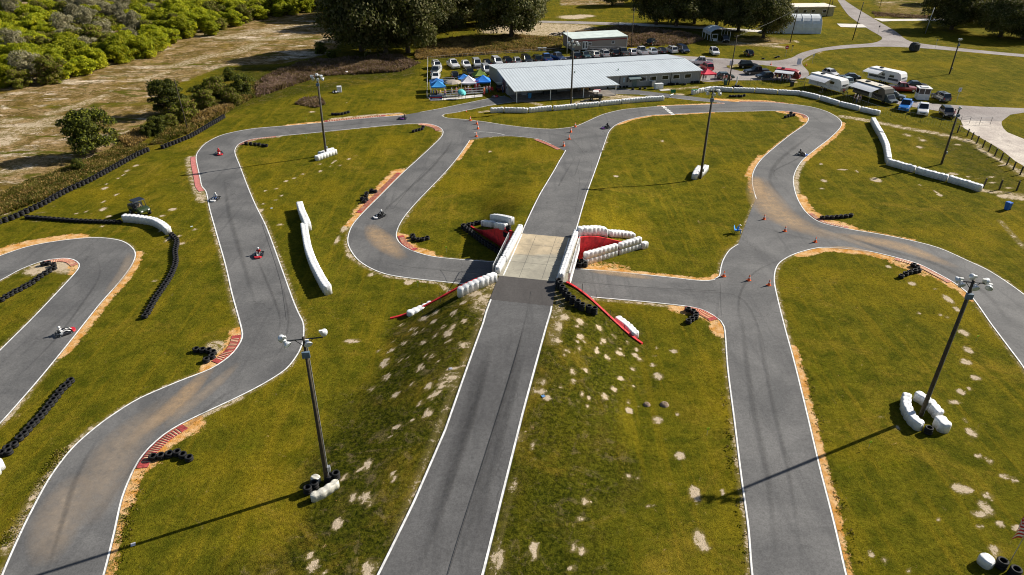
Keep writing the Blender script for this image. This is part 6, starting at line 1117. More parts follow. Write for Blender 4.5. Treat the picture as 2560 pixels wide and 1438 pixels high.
mb = MB(); mb.prism([(0, -.04), (1.0, -.04), (1.0, .04), (0, .04)], .9, 1.6); mb.tube([(0, 0, 0), (0, 0, 1.7)], .05, 6); o = obj('gate_flag', mb, M('flag_green', (.01, .16, .07), .6), None, False, G(1676, 243)); tag(o, 'green flag panel beside the pit exit', 'flag'); mb = MB(); mb.tube([(0, 0, .1), (.5, .8, .45), (1.3, 1.6, .5)], .09, 6); o = obj('barrier_pole', mb, WPT, None, True, G(1671, 246)); tag(o, 'white boom lying across the pit exit lane', 'boom')
mb = MB(); mb.box((0, 0, .98), (1.3, .7, .03)); o = obj('green_cloth', mb, M('flag_green', (.01, .16, .07)), None, False, G(1736, 236)); tag(o, 'green cloth on the first block of the top right barrier', 'cloth')
# banner with writing at the spectator corner
bn_ = thing('banner', 'blue, red and white banner on the fence at the left spectator corner', 'banner', G(1090, 251, 0), R(4)); mb = MB(); mb.box((0, 0, .62), (2.6, .04, 1.0)); bp = obj('panel', mb, M('banner_blue', (.03, .12, .36), .5), bn_); mb = MB(); mb.box((0, -.03, .62), (2.6, .02, .22)); obj('stripe', mb, CLO['red'], bp); mb = MB(); mb.box((0, -.03, .36), (1.5, .02, .12)); obj('lettering_band', mb, WPT, bp)
# steel tower booth
bo = thing('ticket_booth', 'small white booth with dark windows by the grey road', 'booth', G(2303, 247, .03), R(-12)); mb = MB(); mb.box((0, 0, .6), (2.3, 2.0, 1.2)); obj('wall', mb, WPT, bo); mb = MB(); mb.box((0, 0, 2.35), (2.6, 2.4, .14)); mb.box((0, .1, 2.5), (1.4, 1.2, .16)); obj('roof', mb, WPT, bo)
for x in (-1.08, 0, 1.08):
    for y in (-.93, .93): mb = MB(); mb.box((x, y, 1.74), (.12, .12, 1.1)); obj('corner_post', mb, WPT, bo)
for y in (-.95, .95):
    for x in (-.54, .54): mb = MB(); mb.box((x, y*.98, 1.74), (.92, .04, 1.06)); obj('window', mb, GLASS, bo)
for x in (-1.08, 1.08): mb = MB(); mb.box((x, 0, 1.74), (.04, 1.7, 1.06)); obj('window', mb, GLASS, bo)
# flag at the right edge
fp = thing('flagpole', 'thin flagpole with striped flag cut by the right edge of the photo', 'flagpole', D(2521, 1412)); mb = MB(); mb.tube([(0, 0, 0), (.05, 0, 4.9)], .025, 6); obj('pole', mb, STEEL, fp); K = 16
for j in range(13):
    mb = MB(); vs = []
    for i in range(K+1):
        x = i/K*1.5; yv = .16*math.sin(x*6)+.05*math.sin(x*11+j*.3); z = 4.95-j*.15-.42*x*x
        vs += [(.05-x*.40, yv, z), (.05-x*.40, yv+.01, z-.15)]
    mb.add(vs, [(2*i, 2*i+1, 2*i+3, 2*i+2) for i in range(K)]); obj('flag_stripe', mb, CLO['red'] if j % 2 == 0 else CLO['white'], fp)
mb = MB(); vs = []
for i in range(7):
    x = i/6*.6; yv = .16*math.sin(x*6)-.03; vs += [(.05-x*.40, yv, 4.76-.42*x*x), (.05-x*.40, yv, 4.08-.42*x*x)]
mb.add(vs, [(2*i, 2*i+1, 2*i+3, 2*i+2) for i in range(6)]); obj('flag_canton', mb, CLO['navy'], fp)
# ================================================================ BUILDINGS
def ribbed(name, col, period=.33, rz=0.0, axis='X', amt=.35, rough=.45, metal=.3, soot=.15):
    m, nt, b = nodes(name); co = nn(nt, 'ShaderNodeTexCoord').outputs['Object']
    wv = nn(nt, 'ShaderNodeTexWave', bands_direction=axis, wave_profile='SIN'); wv.inputs['Scale'].default_value = 2*math.pi/period/20*1.0; nt.links.new(co, wv.inputs['Vector'])
    c = mixc(nt, math_(nt, 'MULTIPLY', ramp(nt, wv.outputs[0], .55, .95), amt), col, tuple(x*.45 for x in col)); c = mixc(nt, math_(nt, 'MULTIPLY', ramp(nt, noise(nt, .35, 5, .7, co), .4, .75), soot), c, tuple(x*.6 for x in col))
    nt.links.new(c, b.inputs['Base Color']); b.inputs['Roughness'].default_value = rough; b.inputs['Metallic'].default_value = metal
    bn = nn(nt, 'ShaderNodeBump'); bn.inputs['Strength'].default_value = .5; bn.inputs['Distance'].default_value = .03; nt.links.new(wv.outputs[0], bn.inputs['Height']); nt.links.new(bn.outputs[0], b.inputs['Normal']); return m
ROOF = ribbed('roof_metal', (.58, .64, .68), .66, amt=.5, metal=.05, soot=.35); WALL = ribbed('wall_metal', (.34, .34, .33), .45, amt=.25, metal=0, rough=.6)
B0 = G(1271, 238.5); B1 = G(1749, 206); bd = B1-B0; BL_ = bd.length; ba = math.atan2(bd.y, bd.x)
bld = thing('clubhouse', 'long grey metal clubhouse with pale ribbed roof and open porch', 'building', B0, ba)
DP, HE, HR_ = 17.8, 2.72, 3.55; PX = 21.7; PD = 6.2; HP = 2.25; OV = .35
mb = MB(); mb.box((BL_/2, .1, HE/2), (BL_, .2, HE)); mb.box((BL_/2, DP-.1, HE/2), (BL_, .2, HE)); obj('wall', mb, WALL, bld)
for x in (0, BL_): mb = MB(); mb.add([(x-.1, .2, 0), (x-.1, DP-.2, 0), (x-.1, DP-.2, HE), (x-.1, DP/2, HR_-.06), (x-.1, .2, HE), (x+.1, .2, 0), (x+.1, DP-.2, 0), (x+.1, DP-.2, HE), (x+.1, DP/2, HR_-.06), (x+.1, .2, HE)], [(0, 1, 2, 3, 4)[::-1], (5, 6, 7, 8, 9), (0, 5, 9, 4), (1, 2, 7, 6)]); obj('gable_wall', mb, ribbed('gable_metal', (.34, .34, .33), .45, axis='Y', amt=.25, metal=0, rough=.6), bld)
def slab(mb, a, b, c, d, th=.09):
    q = [Vector(v) for v in (a, b, c, d)]; mb.add(q+[v-Vector((0, 0, th)) for v in q], [(0, 1, 2, 3), (7, 6, 5, 4), (0, 4, 5, 1), (1, 5, 6, 2), (2, 6, 7, 3), (3, 7, 4, 0)])
kf = (HR_-HE)/(DP/2); mb = MB(); slab(mb, (PX, -OV, HE-kf*OV+.08), (BL_+.3, -OV, HE-kf*OV+.08), (BL_+.3, DP/2, HR_+.08), (PX, DP/2, HR_+.08)); slab(mb, (-.4, -PD, HP+.08), (PX, -PD, HP+.08), (PX, DP/2, HR_+.08), (-.4, DP/2, HR_+.08)); 
mb = MB(); slab(mb, (PX, -OV, HE-kf*OV+.08), (BL_+.3, -OV, HE-kf*OV+.08), (BL_+.3, DP/2, HR_+.08), (PX, DP/2, HR_+.08))
z_w = HE+.08
slab(mb, (-.4, 0, z_w), (PX, 0, z_w), (PX, DP/2, HR_+.08), (-.4, DP/2, HR_+.08)); slab(mb, (-.4, -PD, HP+.08), (PX+1.2, -PD, HP+.08), (PX+.2, -.01, z_w-.004), (-.4, -.01, z_w-.004)); slab(mb, (-.4, DP/2, HR_+.08), (BL_+.3, DP/2, HR_+.08), (BL_+.3, DP+OV, HE-kf*OV+.08), (-.4, DP+OV, HE-kf*OV+.08)); obj('roof', mb, ROOF, bld)
mb = MB(); mb.box(((PX+1.2-.4)/2, -PD-.03, HP+.0), (PX+1.6, .1, .16)); mb.box(((PX+BL_+.3)/2+.4, -OV-.03, HE-kf*OV), (BL_-PX-.5, .1, .14)); mb.box((BL_/2, DP/2, HR_+.10), (BL_+.6, .3, .05)); obj('gutter', mb, CHR, bld)
for i in range(4): mb = MB(); mb.box((.2+i*(PX+.3)/3, -PD+.15, HP/2), (.16, .16, HP)); obj('porch_post', mb, WPT, bld)
mb = MB(); mb.box((PX/2+.4, -PD/2, .03), (PX+.6, PD-.2, .08)); obj('porch_floor', mb, M('porch_floor', (.20, .18, .16), .9, var=.25, scale=1), bld)
for x in (25.6, 38.0): mb = MB(); mb.box((x, -.03, HE/2), (.14, .06, HE-.2)); obj('downpipe', mb, DARKM, bld)
for x in (31.2, 33.6, 36.6, 39.3, 42.2):
    mb = MB(); [mb.box((x+a, -.05, 1.62+b), (w, .08, h)) for a, b, w, h in ((0, .46, 1.7, .10), (0, -.46, 1.7, .10), (.8, 0, .1, .82), (-.8, 0, .1, .82))]; w = obj('window_frame', mb, WPT, bld); mb = MB(); mb.box((x, -.02, 1.62), (1.5, .05, .82)); obj('pane', mb, GLASS, w)
mb = MB(); slab(mb, (27.4, -1.5, 2.05), (30.2, -1.5, 2.05), (30.2, -.02, 2.4), (27.4, -.02, 2.4), .08); obj('door_canopy', mb, M('awning_blue_grey', (.12, .17, .18), .6), bld)
mb = MB(); mb.box((29.2, -.04, 1.1), (1.1, .06, 2.1)); obj('door', mb, M('door_green_grey', (.18, .23, .22), .5), bld)
for x in (26.6, 27.4, 28.2): mb = MB(); mb.box((x, -.05, 1.65), (.35, .05, 1.0)); obj('window', mb, GLASS if x > 27 else M('pale_blue', (.4, .55, .65), .5), bld)
mb = MB(); mb.box((-.12, 3.3, 1.3), (.08, 2.6, 2.6)); obj('roller_door', mb, M('door_dark', (.10, .05, .06), .6), bld); mb = MB(); mb.box((-.14, .9, 1.5), (.06, .7, .8)); w = obj('window_frame', mb, WPT, bld); mb = MB(); mb.box((-.18, .9, 1.5), (.02, .5, .6)); obj('pane', mb, GLASS, w)
for x, a, b in ((7.3, .2, 2), (12, .3, 2.4)): mb = MB(); mb.lathe([(.12, 0), (.12, .3), (.16, .32), (0, .4)], 8, (x*2.2, 3.2, HE+.38)); obj('roof_vent', mb, M('vent_green', (.05, .12, .06), .6), bld)
for (x, y, w, d, h, nm, lb, m_) in [(3.2, -.9, 1.0, .5, 1.4, 'vending_machine', 'pale grey machine at the rear wall of the porch', CHR), (9, -1.2, 3, .8, .9, 'work_bench', 'dark bench along the porch wall', DARKM), (14.5, -1.0, 1.6, .6, 1.6, 'tool_rack', 'dark rack of parts at the porch wall', WOODP), (17.3, -.5, 1.7, .1, 1.9, 'plywood_panel', 'tan plywood panel leaning at the porch wall', M('ply', (.42, .28, .10), .8)), (19.5, -2.2, 1.4, .4, .35, 'pink_board', 'pink and white board lying at the right end of the porch', CLO['pink'])]:
    p = bld.matrix_basis @ Vector((x, y, 0)) if False else B0+Vector((math.cos(ba)*x-math.sin(ba)*y, math.sin(ba)*x+math.cos(ba)*y, .08)); mb = MB(); mb.box((0, 0, h/2), (w, d, h)); mb.box((0, 0, h+.03), (w+.06, d+.06, .05)); mb.box((w*.2, -d/2-.02, h*.55), (w*.3, .03, h*.3)); o = obj(nm, mb, m_, None, False, p); o.rotation_euler = (0, 0, ba); tag(o, lb, nm.replace('_', ' '))
# tan cabin on blocks
C0 = G(1430, 132); C1 = G(1566, 124); cdv = C1-C0; CLn = cdv.length; ca = math.atan2(cdv.y, cdv.x); cb = thing('modular_cabin', 'tan modular cabin with white roof, dark red band and double door', 'cabin', C0, ca); CW = ribbed('cabin_siding', (.31, .26, .22), .3, amt=.3, metal=0, rough=.7)
HB_ = 3.5; DB = 7.5; mb = MB(); mb.box((CLn/2, DB/2, .6+(HB_-.6)/2), (CLn, DB, HB_-.6)); obj('wall', mb, CW, cb); mb = MB(); slab(mb, (-.15, -.15, HB_+.12), (CLn+.15, -.15, HB_+.12), (CLn+.15, DB+.15, HB_+.45), (-.15, DB+.15, HB_+.45), .15); obj('roof', mb, M('cabin_roof', (.60, .68, .64), .5, var=.12, scale=.6), cb)
mb = MB(); mb.box((CLn/2, -.02, HB_-.55), (CLn-.3, .05, .2)); obj('band', mb, M('band_red', (.22, .012, .02), .6), cb); mb = MB(); mb.box((.02, -.03, HB_/2+.3), (.14, .06, HB_-.6)); mb.box((CLn-.02, -.03, HB_/2+.3), (.14, .06, HB_-.6)); obj('corner_trim', mb, WPT, cb)
for x, w_, h_ in ((1.9, .9, .6), (5.1, .9, .6), (11.9, .7, .6)): mb = MB(); mb.box((x, -.03, 2.1), (w_+.2, .05, h_+.2)); w = obj('window_frame', mb, WPT, cb); mb = MB(); mb.box((x, -.06, 2.1), (w_, .03, h_)); obj('pane', mb, GLASS, w)
for x in (3.3, 4.05): mb = MB(); mb.box((x, -.04, 1.75), (.72, .06, 2.1)); d_ = obj('door', mb, WPT, cb); mb = MB(); mb.box((x, -.08, 1.8), (.34, .03, 1.5)); obj('pane', mb, GLASS, d_)
for i in range(9): mb = MB(); mb.box((.3+i*(CLn-.6)/8, .3, .3), (.4, .4, .58)); obj('block', mb, CON, cb)
mb = MB(); mb.tube([(4.5, -1.6, 1.6), (CLn-.8, -1.6, 1.0)], .04, 6); mb.tube([(4.5, -1.6, 1.2), (CLn-.8, -1.6, .6)], .03, 6); [mb.tube([(x, -1.6, 0), (x, -1.6, 1.6-.6*(x-4.5)/(CLn-5.3))], .03, 6) for x in np.linspace(4.5, CLn-.8, 7)]; mb.box((CLn/2+1.5, -.9, .45), (CLn-5, 1.2, .08)); obj('ramp', mb, STEEL, cb)
for a, b, lb in ((1349, 127, 'left of two small white tables in the weeds'), (1361, 127, 'right of two small white tables in the weeds')): mb = MB(); mb.box((0, 0, .8), (1.1, .8, .06)); mb.box((0, 0, .4), (.9, .6, .74)); o = obj('field_table', mb, CHR, None, False, G(a, b)); tag(o, lb, 'table')
# white arched shed
Q0 = G(1957, 84); Q1 = G(2051, 85); qv = Q1-Q0; QL = qv.length; qa = math.atan2(qv.y, qv.x); qs = thing('arched_shed', 'white arched fabric shed beside the trees at the top', 'shed', Q0, qa); mb = MB(); K = 14; QD = 8.5; QH = 5.1; vs = []
for i in range(K+1):
    t = math.pi*i/K; y = QD/2-QD/2*math.cos(t)**1 if True else 0; z = QH*(math.sin(t)**.72)
    vs += [(0, y, z), (QL, y, z)]
mb.add(vs, [(2*i, 2*i+1, 2*i+3, 2*i+2)[::-1] for i in range(K)]); mb.add([v for v in vs[::2]], [tuple(range(K+1))]); mb.add([v for v in vs[1::2]], [tuple(range(K+1))[::-1]]); obj('cover', mb, M('shed_fabric', (.70, .74, .76), .45, var=.12, scale=.4), qs, False)
for j in range(5):
    x = QL*j/4; mb = MB(); mb.tube([(x, v[1], v[2]+.03) for v in vs[::2]], .06, 5); obj('hoop', mb, WPT, qs)
hs = thing('bungalow', 'cream bungalow with flat pale roof behind the arched shed', 'house', G(1968, 42), R(4)); HL = 16.5; mb = MB(); mb.box((HL/2, 4, 1.5), (HL, 8, 3)); obj('wall', mb, M('cream_wall', (.45, .40, .24), .8), hs); mb = MB(); mb.box((HL/2-.2, 4, 3.12), (HL+.8, 9, .24)); obj('roof', mb, M('cream_roof', (.80, .74, .62), .6), hs)
for x in (3, 6, 9, 13): mb = MB(); mb.box((x, -.03, 1.7), (1.3, .06, 1.1)); w = obj('window_frame', mb, WPT, hs); mb = MB(); mb.box((x, -.07, 1.7), (1.1, .03, .9)); obj('pane', mb, GLASS, w)
# steel carport
cp0 = G(1775, 103); cpt = thing('carport', 'grey steel carport with curved roof under the trees', 'carport', cp0, R(8)); mb = MB(); cw, cdp = 6.0, 6.2; vs = []; K = 8
for i in range(K+1): t = i/K; x = cw*t; z = 2.5+1.0*math.sin(math.pi*t)**.8; vs += [(x, 0, z), (x, cdp, z)]
mb.add(vs, [(2*i, 2*i+2, 2*i+3, 2*i+1) for i in range(K)]); mb.add([(0, 0, 2.5), (0, cdp, 2.5), (0, cdp, 1.6), (0, 0, 1.6)], [(0, 1, 2, 3)]); obj('roof', mb, M('carport_metal', (.48, .55, .58), .45, metal=.2), cpt)
for x in (0, cw):
    for y in (0, 2, 4, 6): mb = MB(); mb.box((x, y+.05, 1.25), (.1, .1, 2.5)); obj('post', mb, WPT, cpt)
mb = MB(); [mb.box(c_, d_) for c_, d_ in (((1.3, -.05, 1.9), (1.8, .08, .12)), ((.45, -.05, 1.0), (.1, .08, 1.9)), ((2.15, -.05, 1.0), (.1, .08, 1.9)), ((1.3, -.05, .75), (1.7, .08, .1)), ((1.5, -.05, .3), (1.2, .08, .5)))]; obj('screen', mb, WPT, cpt)
# ================================================================ TREES AND SCRUB
def leafy(name, n_cl, R3, leaf, dens, seed, mats, low=.15, droop=0.0, pw=.8):
    rg = np.random.default_rng(seed); rx, ry, rz = R3; pos, nrm_, szs = [], [], []
    for i in range(n_cl):
        d = rg.normal(size=3); d /= np.linalg.norm(d); h_ = rg.uniform(low, 1.0)**pw; wd = min(1.0, .62+h_*.9)* (1-max(0, h_-.45)**2/.36)**.5 if h_ < 1.04 else .2; rr = rg.uniform(.35, .95); c = np.array([d[0]*rx*rr*max(.25, wd), d[1]*ry*rr*max(.25, wd), rz*h_*.9]); cr = rg.uniform(.20, .36)*min(rx, rz)
        k = int(dens*rg.uniform(.7, 1.3)); q = rg.normal(size=(k, 3)); q /= np.linalg.norm(q, axis=1)[:, None]; q[:, 2] = np.where(q[:, 2] < -.3, -q[:, 2]*.5, q[:, 2]); ra = rg.uniform(.55, 1.1, (k, 1))**.6
        p = c+q*cr*ra*np.array([1, 1, .75]); p[:, 2] -= droop*rg.random(k)**2*(rz*.22)
        pos.append(p); nrm_.append(q+rg.normal(size=(k, 3))*.55); szs.append(leaf*rg.uniform(.6, 1.4, k))
    pos = np.vstack(pos); nm = np.vstack(nrm_); nm /= np.linalg.norm(nm, axis=1)[:, None]; sz = np.concatenate(szs)[:, None]; keep = pos[:, 2] > .1; pos, nm, sz = pos[keep], nm[keep], sz[keep]
    a = np.cross(nm, rg.normal(size=nm.shape)); a /= np.linalg.norm(a, axis=1)[:, None]; b = np.cross(nm, a); sv = 1+droop*1.2
    V = np.stack([pos-a*sz*.5-b*sz*.35*sv, pos+a*sz*.5-b*sz*.25, pos+a*sz*.35+b*sz*.45*sv, pos-a*sz*.45+b*sz*.35], 1).reshape(-1, 3).astype(np.float32); n = len(pos)
    me = bpy.data.meshes.new(name); me.vertices.add(n*4); me.vertices.foreach_set('co', V.ravel()); me.loops.add(n*4); me.loops.foreach_set('vertex_index', np.arange(n*4, dtype=np.int32)); me.polygons.add(n); me.polygons.foreach_set('loop_start', np.arange(0, n*4, 4, dtype=np.int32)); me.polygons.foreach_set('loop_total', np.full(n, 4, np.int32)); me.update(calc_edges=True)
    for m in mats: me.materials.append(m)
    if len(mats) > 1: me.polygons.foreach_set('material_index', (rg.random(n) < .3).astype(np.int32))
    return me
BARK = M('bark', (.10, .075, .055), .9, var=.35, scale=4, bump=.4); TWIG = M('twig', (.26, .22, .19), .9)
def trunk_mesh(seed, h, r, spread, limbs=6, top=.8):
    random.seed(seed); mb = MB(); mb.tube([(0, 0, -.3), (.1, .05, h*.25), (.0, .1, h*.45), (.1, 0, h*top)], [r*1.2, r*.85, r*.6, r*.15], 8)
    for i in range(limbs):
        a = i/limbs*6.28+random.random(); z = h*random.uniform(.22, .5); e = Vector((math.cos(a)*spread, math.sin(a)*spread, z+h*random.uniform(.15, .4))); m = Vector((0, 0, z)).lerp(e, .5)+Vector((0, 0, h*.05)); mb.tube([(0, .05, z), m, e], [r*.5, r*.33, r*.08], 6)
        for j in range(2): f = m.lerp(e, random.random()); mb.tube([f, f+Vector((random.uniform(-1, 1), random.uniform(-1, 1), random.uniform(.3, 1)))*spread*.35], [r*.16, r*.03], 4)
    return mb.mesh('trunk', BARK, True)
OAKM = [leafmat('oak_leaf', (.035, .046, .008), (.115, .118, .020), .22, .2, .25), leafmat('oak_moss', (.12, .115, .045), (.22, .20, .085), .5, .2, .3)]
BRM = [leafmat('bright_leaf', (.24, .29, .010), (.50, .48, .020), .4, .25, .5), leafmat('bright_leaf_dark', (.16, .20, .010), (.33, .34, .016), .6, .25, .5)]
OLM = [leafmat('olive_leaf', (.13, .16, .012), (.27, .27, .03), .4, .3, .45), leafmat('brown_leaf', (.15, .11, .04), (.24, .17, .07), .6, .3, .35)]
GRM = [leafmat('grey_twig', (.24, .22, .13), (.40, .36, .22), .5, .25, .3), leafmat('grey_twig_dark', (.12, .12, .05), (.20, .19, .08), .5, .2, .3)]
DKM = [leafmat('dark_bush_leaf', (.030, .042, .006), (.075, .085, .014), .5, .15, .3), leafmat('olive_leaf', (.05, .075, .012), (.105, .125, .025))]
oakc = [leafy('crown', 80, (9.4, 9.4, 14.5), .34, 420, 11+i, OAKM, .15, .45) for i in range(3)]; oakt = [trunk_mesh(3+i, 14, .55, 5.5, 8) for i in range(2)]
def tree(px, py, s, label, cm, tm, group=None, cat='tree', name='oak_tree', zs=1.0, sc=1.0, dz=0.0):
    t = thing(name, label, cat, D(px, py), random.random()*6.28, group); s *= 1.32 if name == 'oak_tree' else 1.0; t.scale = (s, s, s*zs); o = obj('crown', cm, None, t); o.location = (0, 0, dz); obj('trunk', tm, None, t); return t
random.seed(21)
go = 'big mossy oaks along the top of the paddock'
for i, (px, py, s, zs, lb) in enumerate([(905, 128, .92, 1.1, 'big mossy oak at the left end of the central oak row'), (965, 140, .95, 1.15, 'tall mossy oak second in the central oak row, nearest the viewer'), (1020, 132, .80, 1.1, 'mossy oak third in the central oak row with crown down to the weeds'), (1075, 96, .85, 1.1, 'dark oak fourth in the central oak row'), (1140, 70, .9, 1.0, 'dark oak in the middle of the central row behind the sandy pit'), (1200, 62, .85, .95, 'dark oak right of the middle of the central row'), (1278, 96, .92, .92, 'wide spreading oak with visible trunk left of the tan cabin'), (1330, 52, .55, .9, 'smaller oak behind the wide spreading one'), (870, 40, .9, 1.0, 'oak far back at the left of the central row'), (960, 60, .9, 1.1, 'oak far back behind the tallest ones'), (1050, 50, .9, 1, 'oak far back in the dark gap of the row'),
  (1100, 62, .8, 1.05, 'dark oak filling the gap right of the tallest central oaks'), (1172, 44, .85, 1.0, 'dark oak behind the sandy pit trees'), (1238, 40, .75, 1.0, 'dark oak far back left of the wide spreading oak'), (1018, 92, .7, 1.1, 'mossy oak squeezed between the tallest central oaks'), (1530, 14, .5, .9, 'low dark oak at the top edge left of the cypress like row'), (1640, 62, .72, 1.05, 'dark oak at the left of the tree row above the carport'), (1690, 66, .75, 1.1, 'dark drooping oak left of the carport'), (1735, 60, .7, 1.1, 'dark drooping oak just behind the carport'), (1790, 66, .68, 1.1, 'tree with thin trunks right of the carport'), (1845, 78, .66, 1.1, 'tree with double trunk between carport and arched shed'), (1908, 94, .62, 1.15, 'tree with leaning crown touching the arched shed'), (1850, 20, .7, 1, 'oak far behind the arched shed trees'), (1760, 14, .7, 1, 'oak far behind the carport'), (1660, 8, .7, 1, 'oak at the top edge behind the tree row'),
  (2378, 74, .78, .85, 'spreading oak with forked trunk in the right meadow'), (2440, 52, .8, .9, 'dark oak second from the left in the right group'), (2500, 92, .75, .8, 'dark oak in front in the right group'), (2555, 98, .7, .8, 'dark oak at the right edge of the photo'), (2530, 40, .85, .9, 'dark oak behind at the right edge'), (2330, 10, .5, .9, 'small oak at the top edge above the right meadow')]):
    tree(px, py, s, lb, oakc[i % 3], oakt[i % 2], go, zs=zs)
r_c = leafy('crown', 60, (4.9, 4.9, 8.2), .26, 230, 31, DKM, .10, .1); r_t = trunk_mesh(9, 6, .28, 3.2, 7); r_c2 = leafy('crown', 46, (3.6, 3.6, 5.2), .20, 230, 32, DKM, .02, .1, 1.2)
tree(232, 385, .92, 'dark round tree standing alone beside the tyre barrier', r_c, r_t, None, name='round_tree'); tree(425, 285, .82, 'dark round tree above the thin leaning pole', r_c, r_t, None, name='round_tree')
bc = [leafy('crown', 46, (3.7, 3.7, 5.2), .25, 190, 41+i, BRM, .02, .1, 1.15) for i in range(3)]; oc_ = [leafy('crown', 44, (3.5, 3.5, 5.0), .25, 180, 51+i, OLM, .02, .1, 1.15) for i in range(2)]; gc_ = [leafy('crown', 44, (3.4, 3.4, 6.2), .17, 170, 61, GRM, .05, .3, 1.0)]; bt = trunk_mesh(15, 4.2, .14, 1.8, 5)
gm_ = 'bushes and small trees of the top left thicket'
# thicket: scatter in world space inside the traced outline
WP = pts_arr([G(a, b) for a, b in [(-120, 250), (0, 228), (150, 208), (230, 192), (300, 160), (345, 152), (420, 122), (435, 100), (520, 92), (600, 62), (640, 50), (830, 26), (850, -20), (600, -60), (-300, -60), (-500, 120)]])
pts = []; tries = 0; random.seed(77)
minx, miny, maxx, maxy = WP[:, 0].min(), WP[:, 1].min(), WP[:, 0].max(), WP[:, 1].max()
while len(pts) < 900 and tries < 40000:
    tries += 1; x, y = random.uniform(minx, maxx), random.uniform(miny, maxy); 
    v = Vector((x, y, 0)); Dp = y*ct+HC*sn; px_ = 1280+FPX*x/Dp
    if px_ < -160 or px_ > 900: continue
    if not inpoly(np.array([x]), np.array([y]), WP)[0]: continue
    q = G(0, 18); 
    if (Vector((x, y, 0))-G(60, 14)).length < 14: continue
    if all((x-a)**2+(y-b)**2 > 3.5**2 for a, b in pts): pts.append((x, y))
pts.sort(key=lambda p: p[1]); near_, far_ = pts[:295], pts[295:]
EDG = np.vstack([WP[:12]])
for i, (x, y) in enumerate(near_):
    de = seg_dist(np.array([x]), np.array([y]), EDG)[0]; k = random.random(); Dp = y*ct+HC*sn; px_ = 1280+FPX*x/Dp; grey = px_ > 150 and px_ < 330 and y > 185
    if grey and k < .6 or k < .05: nm, cm, lb = 'bare_tree', gc_[0], 'bare grey twigged small tree in the thicket at the top left'
    elif k < .78: nm, cm, lb = 'bright_bush', random.choice(bc), 'bright yellow green leafy bush in the thicket at the top left'
    else: nm, cm, lb = 'olive_bush', random.choice(oc_), 'dull olive bush with brown leaves in the thicket at the top left'
    t = thing(nm, lb, 'bush' if nm != 'bare_tree' else 'tree', (x, y, 0), random.random()*6.28, gm_+' ('+nm.replace('_', ' ')+')'); s = random.uniform(.8, 1.3)*(.85 if de < 3 else 1.0); t.scale = (s, s, s*random.uniform(.75, 1.15)); o = obj('crown', cm, None, t); obj('stem', bt, None, t)
def merged(name, items, kind_label):
    Vs, Ms = [], []; mats = BRM+OLM+GRM
    for (x, y), (cm, mo) in items:
        n = len(cm.vertices); a = np.empty(n*3, np.float32); cm.vertices.foreach_get('co', a); a = a.reshape(-1, 3); an = random.random()*6.28; s = random.uniform(.8, 1.3); c, q = math.cos(an)*s, math.sin(an)*s
        Vs.append(np.stack([a[:, 0]*c-a[:, 1]*q+x, a[:, 0]*q+a[:, 1]*c+y, a[:, 2]*s], 1)); m = np.empty(len(cm.polygons), np.int32); cm.polygons.foreach_get('material_index', m); Ms.append(m+mo)
    V = np.vstack(Vs).astype(np.float32); n = len(V)//4; me = bpy.data.meshes.new(name); me.vertices.add(n*4); me.vertices.foreach_set('co', V.ravel()); me.loops.add(n*4); me.loops.foreach_set('vertex_index', np.arange(n*4, dtype=np.int32)); me.polygons.add(n); me.polygons.foreach_set('loop_start', np.arange(0, n*4, 4, dtype=np.int32)); me.polygons.foreach_set('loop_total', np.full(n, 4, np.int32)); me.update(calc_edges=True)
    for m in mats: me.materials.append(m)
    me.polygons.foreach_set('material_index', np.concatenate(Ms)); return me
items = []
for p in far_: k = random.random(); items.append((p, (random.choice(bc), 0) if k < .45 else ((random.choice(oc_), 2) if k < .8 else (gc_[0], 4))))
for k in range(150):                                            # dark wood beyond the top edge, behind everything
    items.append(((random.uniform(-60, 230), random.uniform(330, 380)), (random.choice(oc_), 2)))
if items: o = obj('far_thicket', merged('far_thicket', items, ''), None); o['kind'] = 'stuff'
# bushes along the tyre barrier
gs = 'bushes beside the tyre barrier'
for px, py, s, w, lb in [(612, 238, .85, 'd', 'dense dark green bush at the right end of the barrier scrub'), (574, 200, .55, 'd', 'small dark bush crown standing behind the barrier scrub'), (545, 245, .9, 'o', 'tall loose olive bush left of the dense dark one'), (520, 275, .8, 'o', 'olive bush between the round tree and the dense bush'), (580, 262, .7, 'o', 'brownish olive bush in front of the dense dark one'), (470, 300, .8, 'o', 'yellowish bush right of the thin leaning pole'), (500, 250, .6, 'd', 'dark bush behind the yellowish one'), (400, 335, .62, 'd', 'dark low bush left of the thin leaning pole'), (372, 342, .42, 'd', 'small dark bush near the gap in the tyre barrier'), (430, 318, .5, 'o', 'olive bush at the foot of the leaning pole'), (460, 270, .5, 'd', 'small dark bush behind the leaning pole'), (195, 425, .35, 'd', 'small dark bush below the lone round tree'), (290, 350, .35, 'o', 'small olive bush right of the lone round tree'), (800, 135, .6, 'd', 'dark bush at the left foot of the big oaks'), (830, 150, .5, 'd', 'dark low bush in the shade of the big oaks')]:
    tree(px, py, s, lb, r_c2 if w == 'd' else oc_[0], bt, gs, 'bush', 'scrub_bush')
for px, py, s, lb in [(1960, 18, .9, 'olive bush behind the cream bungalow'), (2040, 30, .7, 'bright bush right of the cream bungalow'), (2320, 82, .5, 'small bush under the right oak')]: tree(px, py, s, lb, bc[0] if 'bright' in lb else oc_[1], bt, None, 'bush', 'garden_bush')
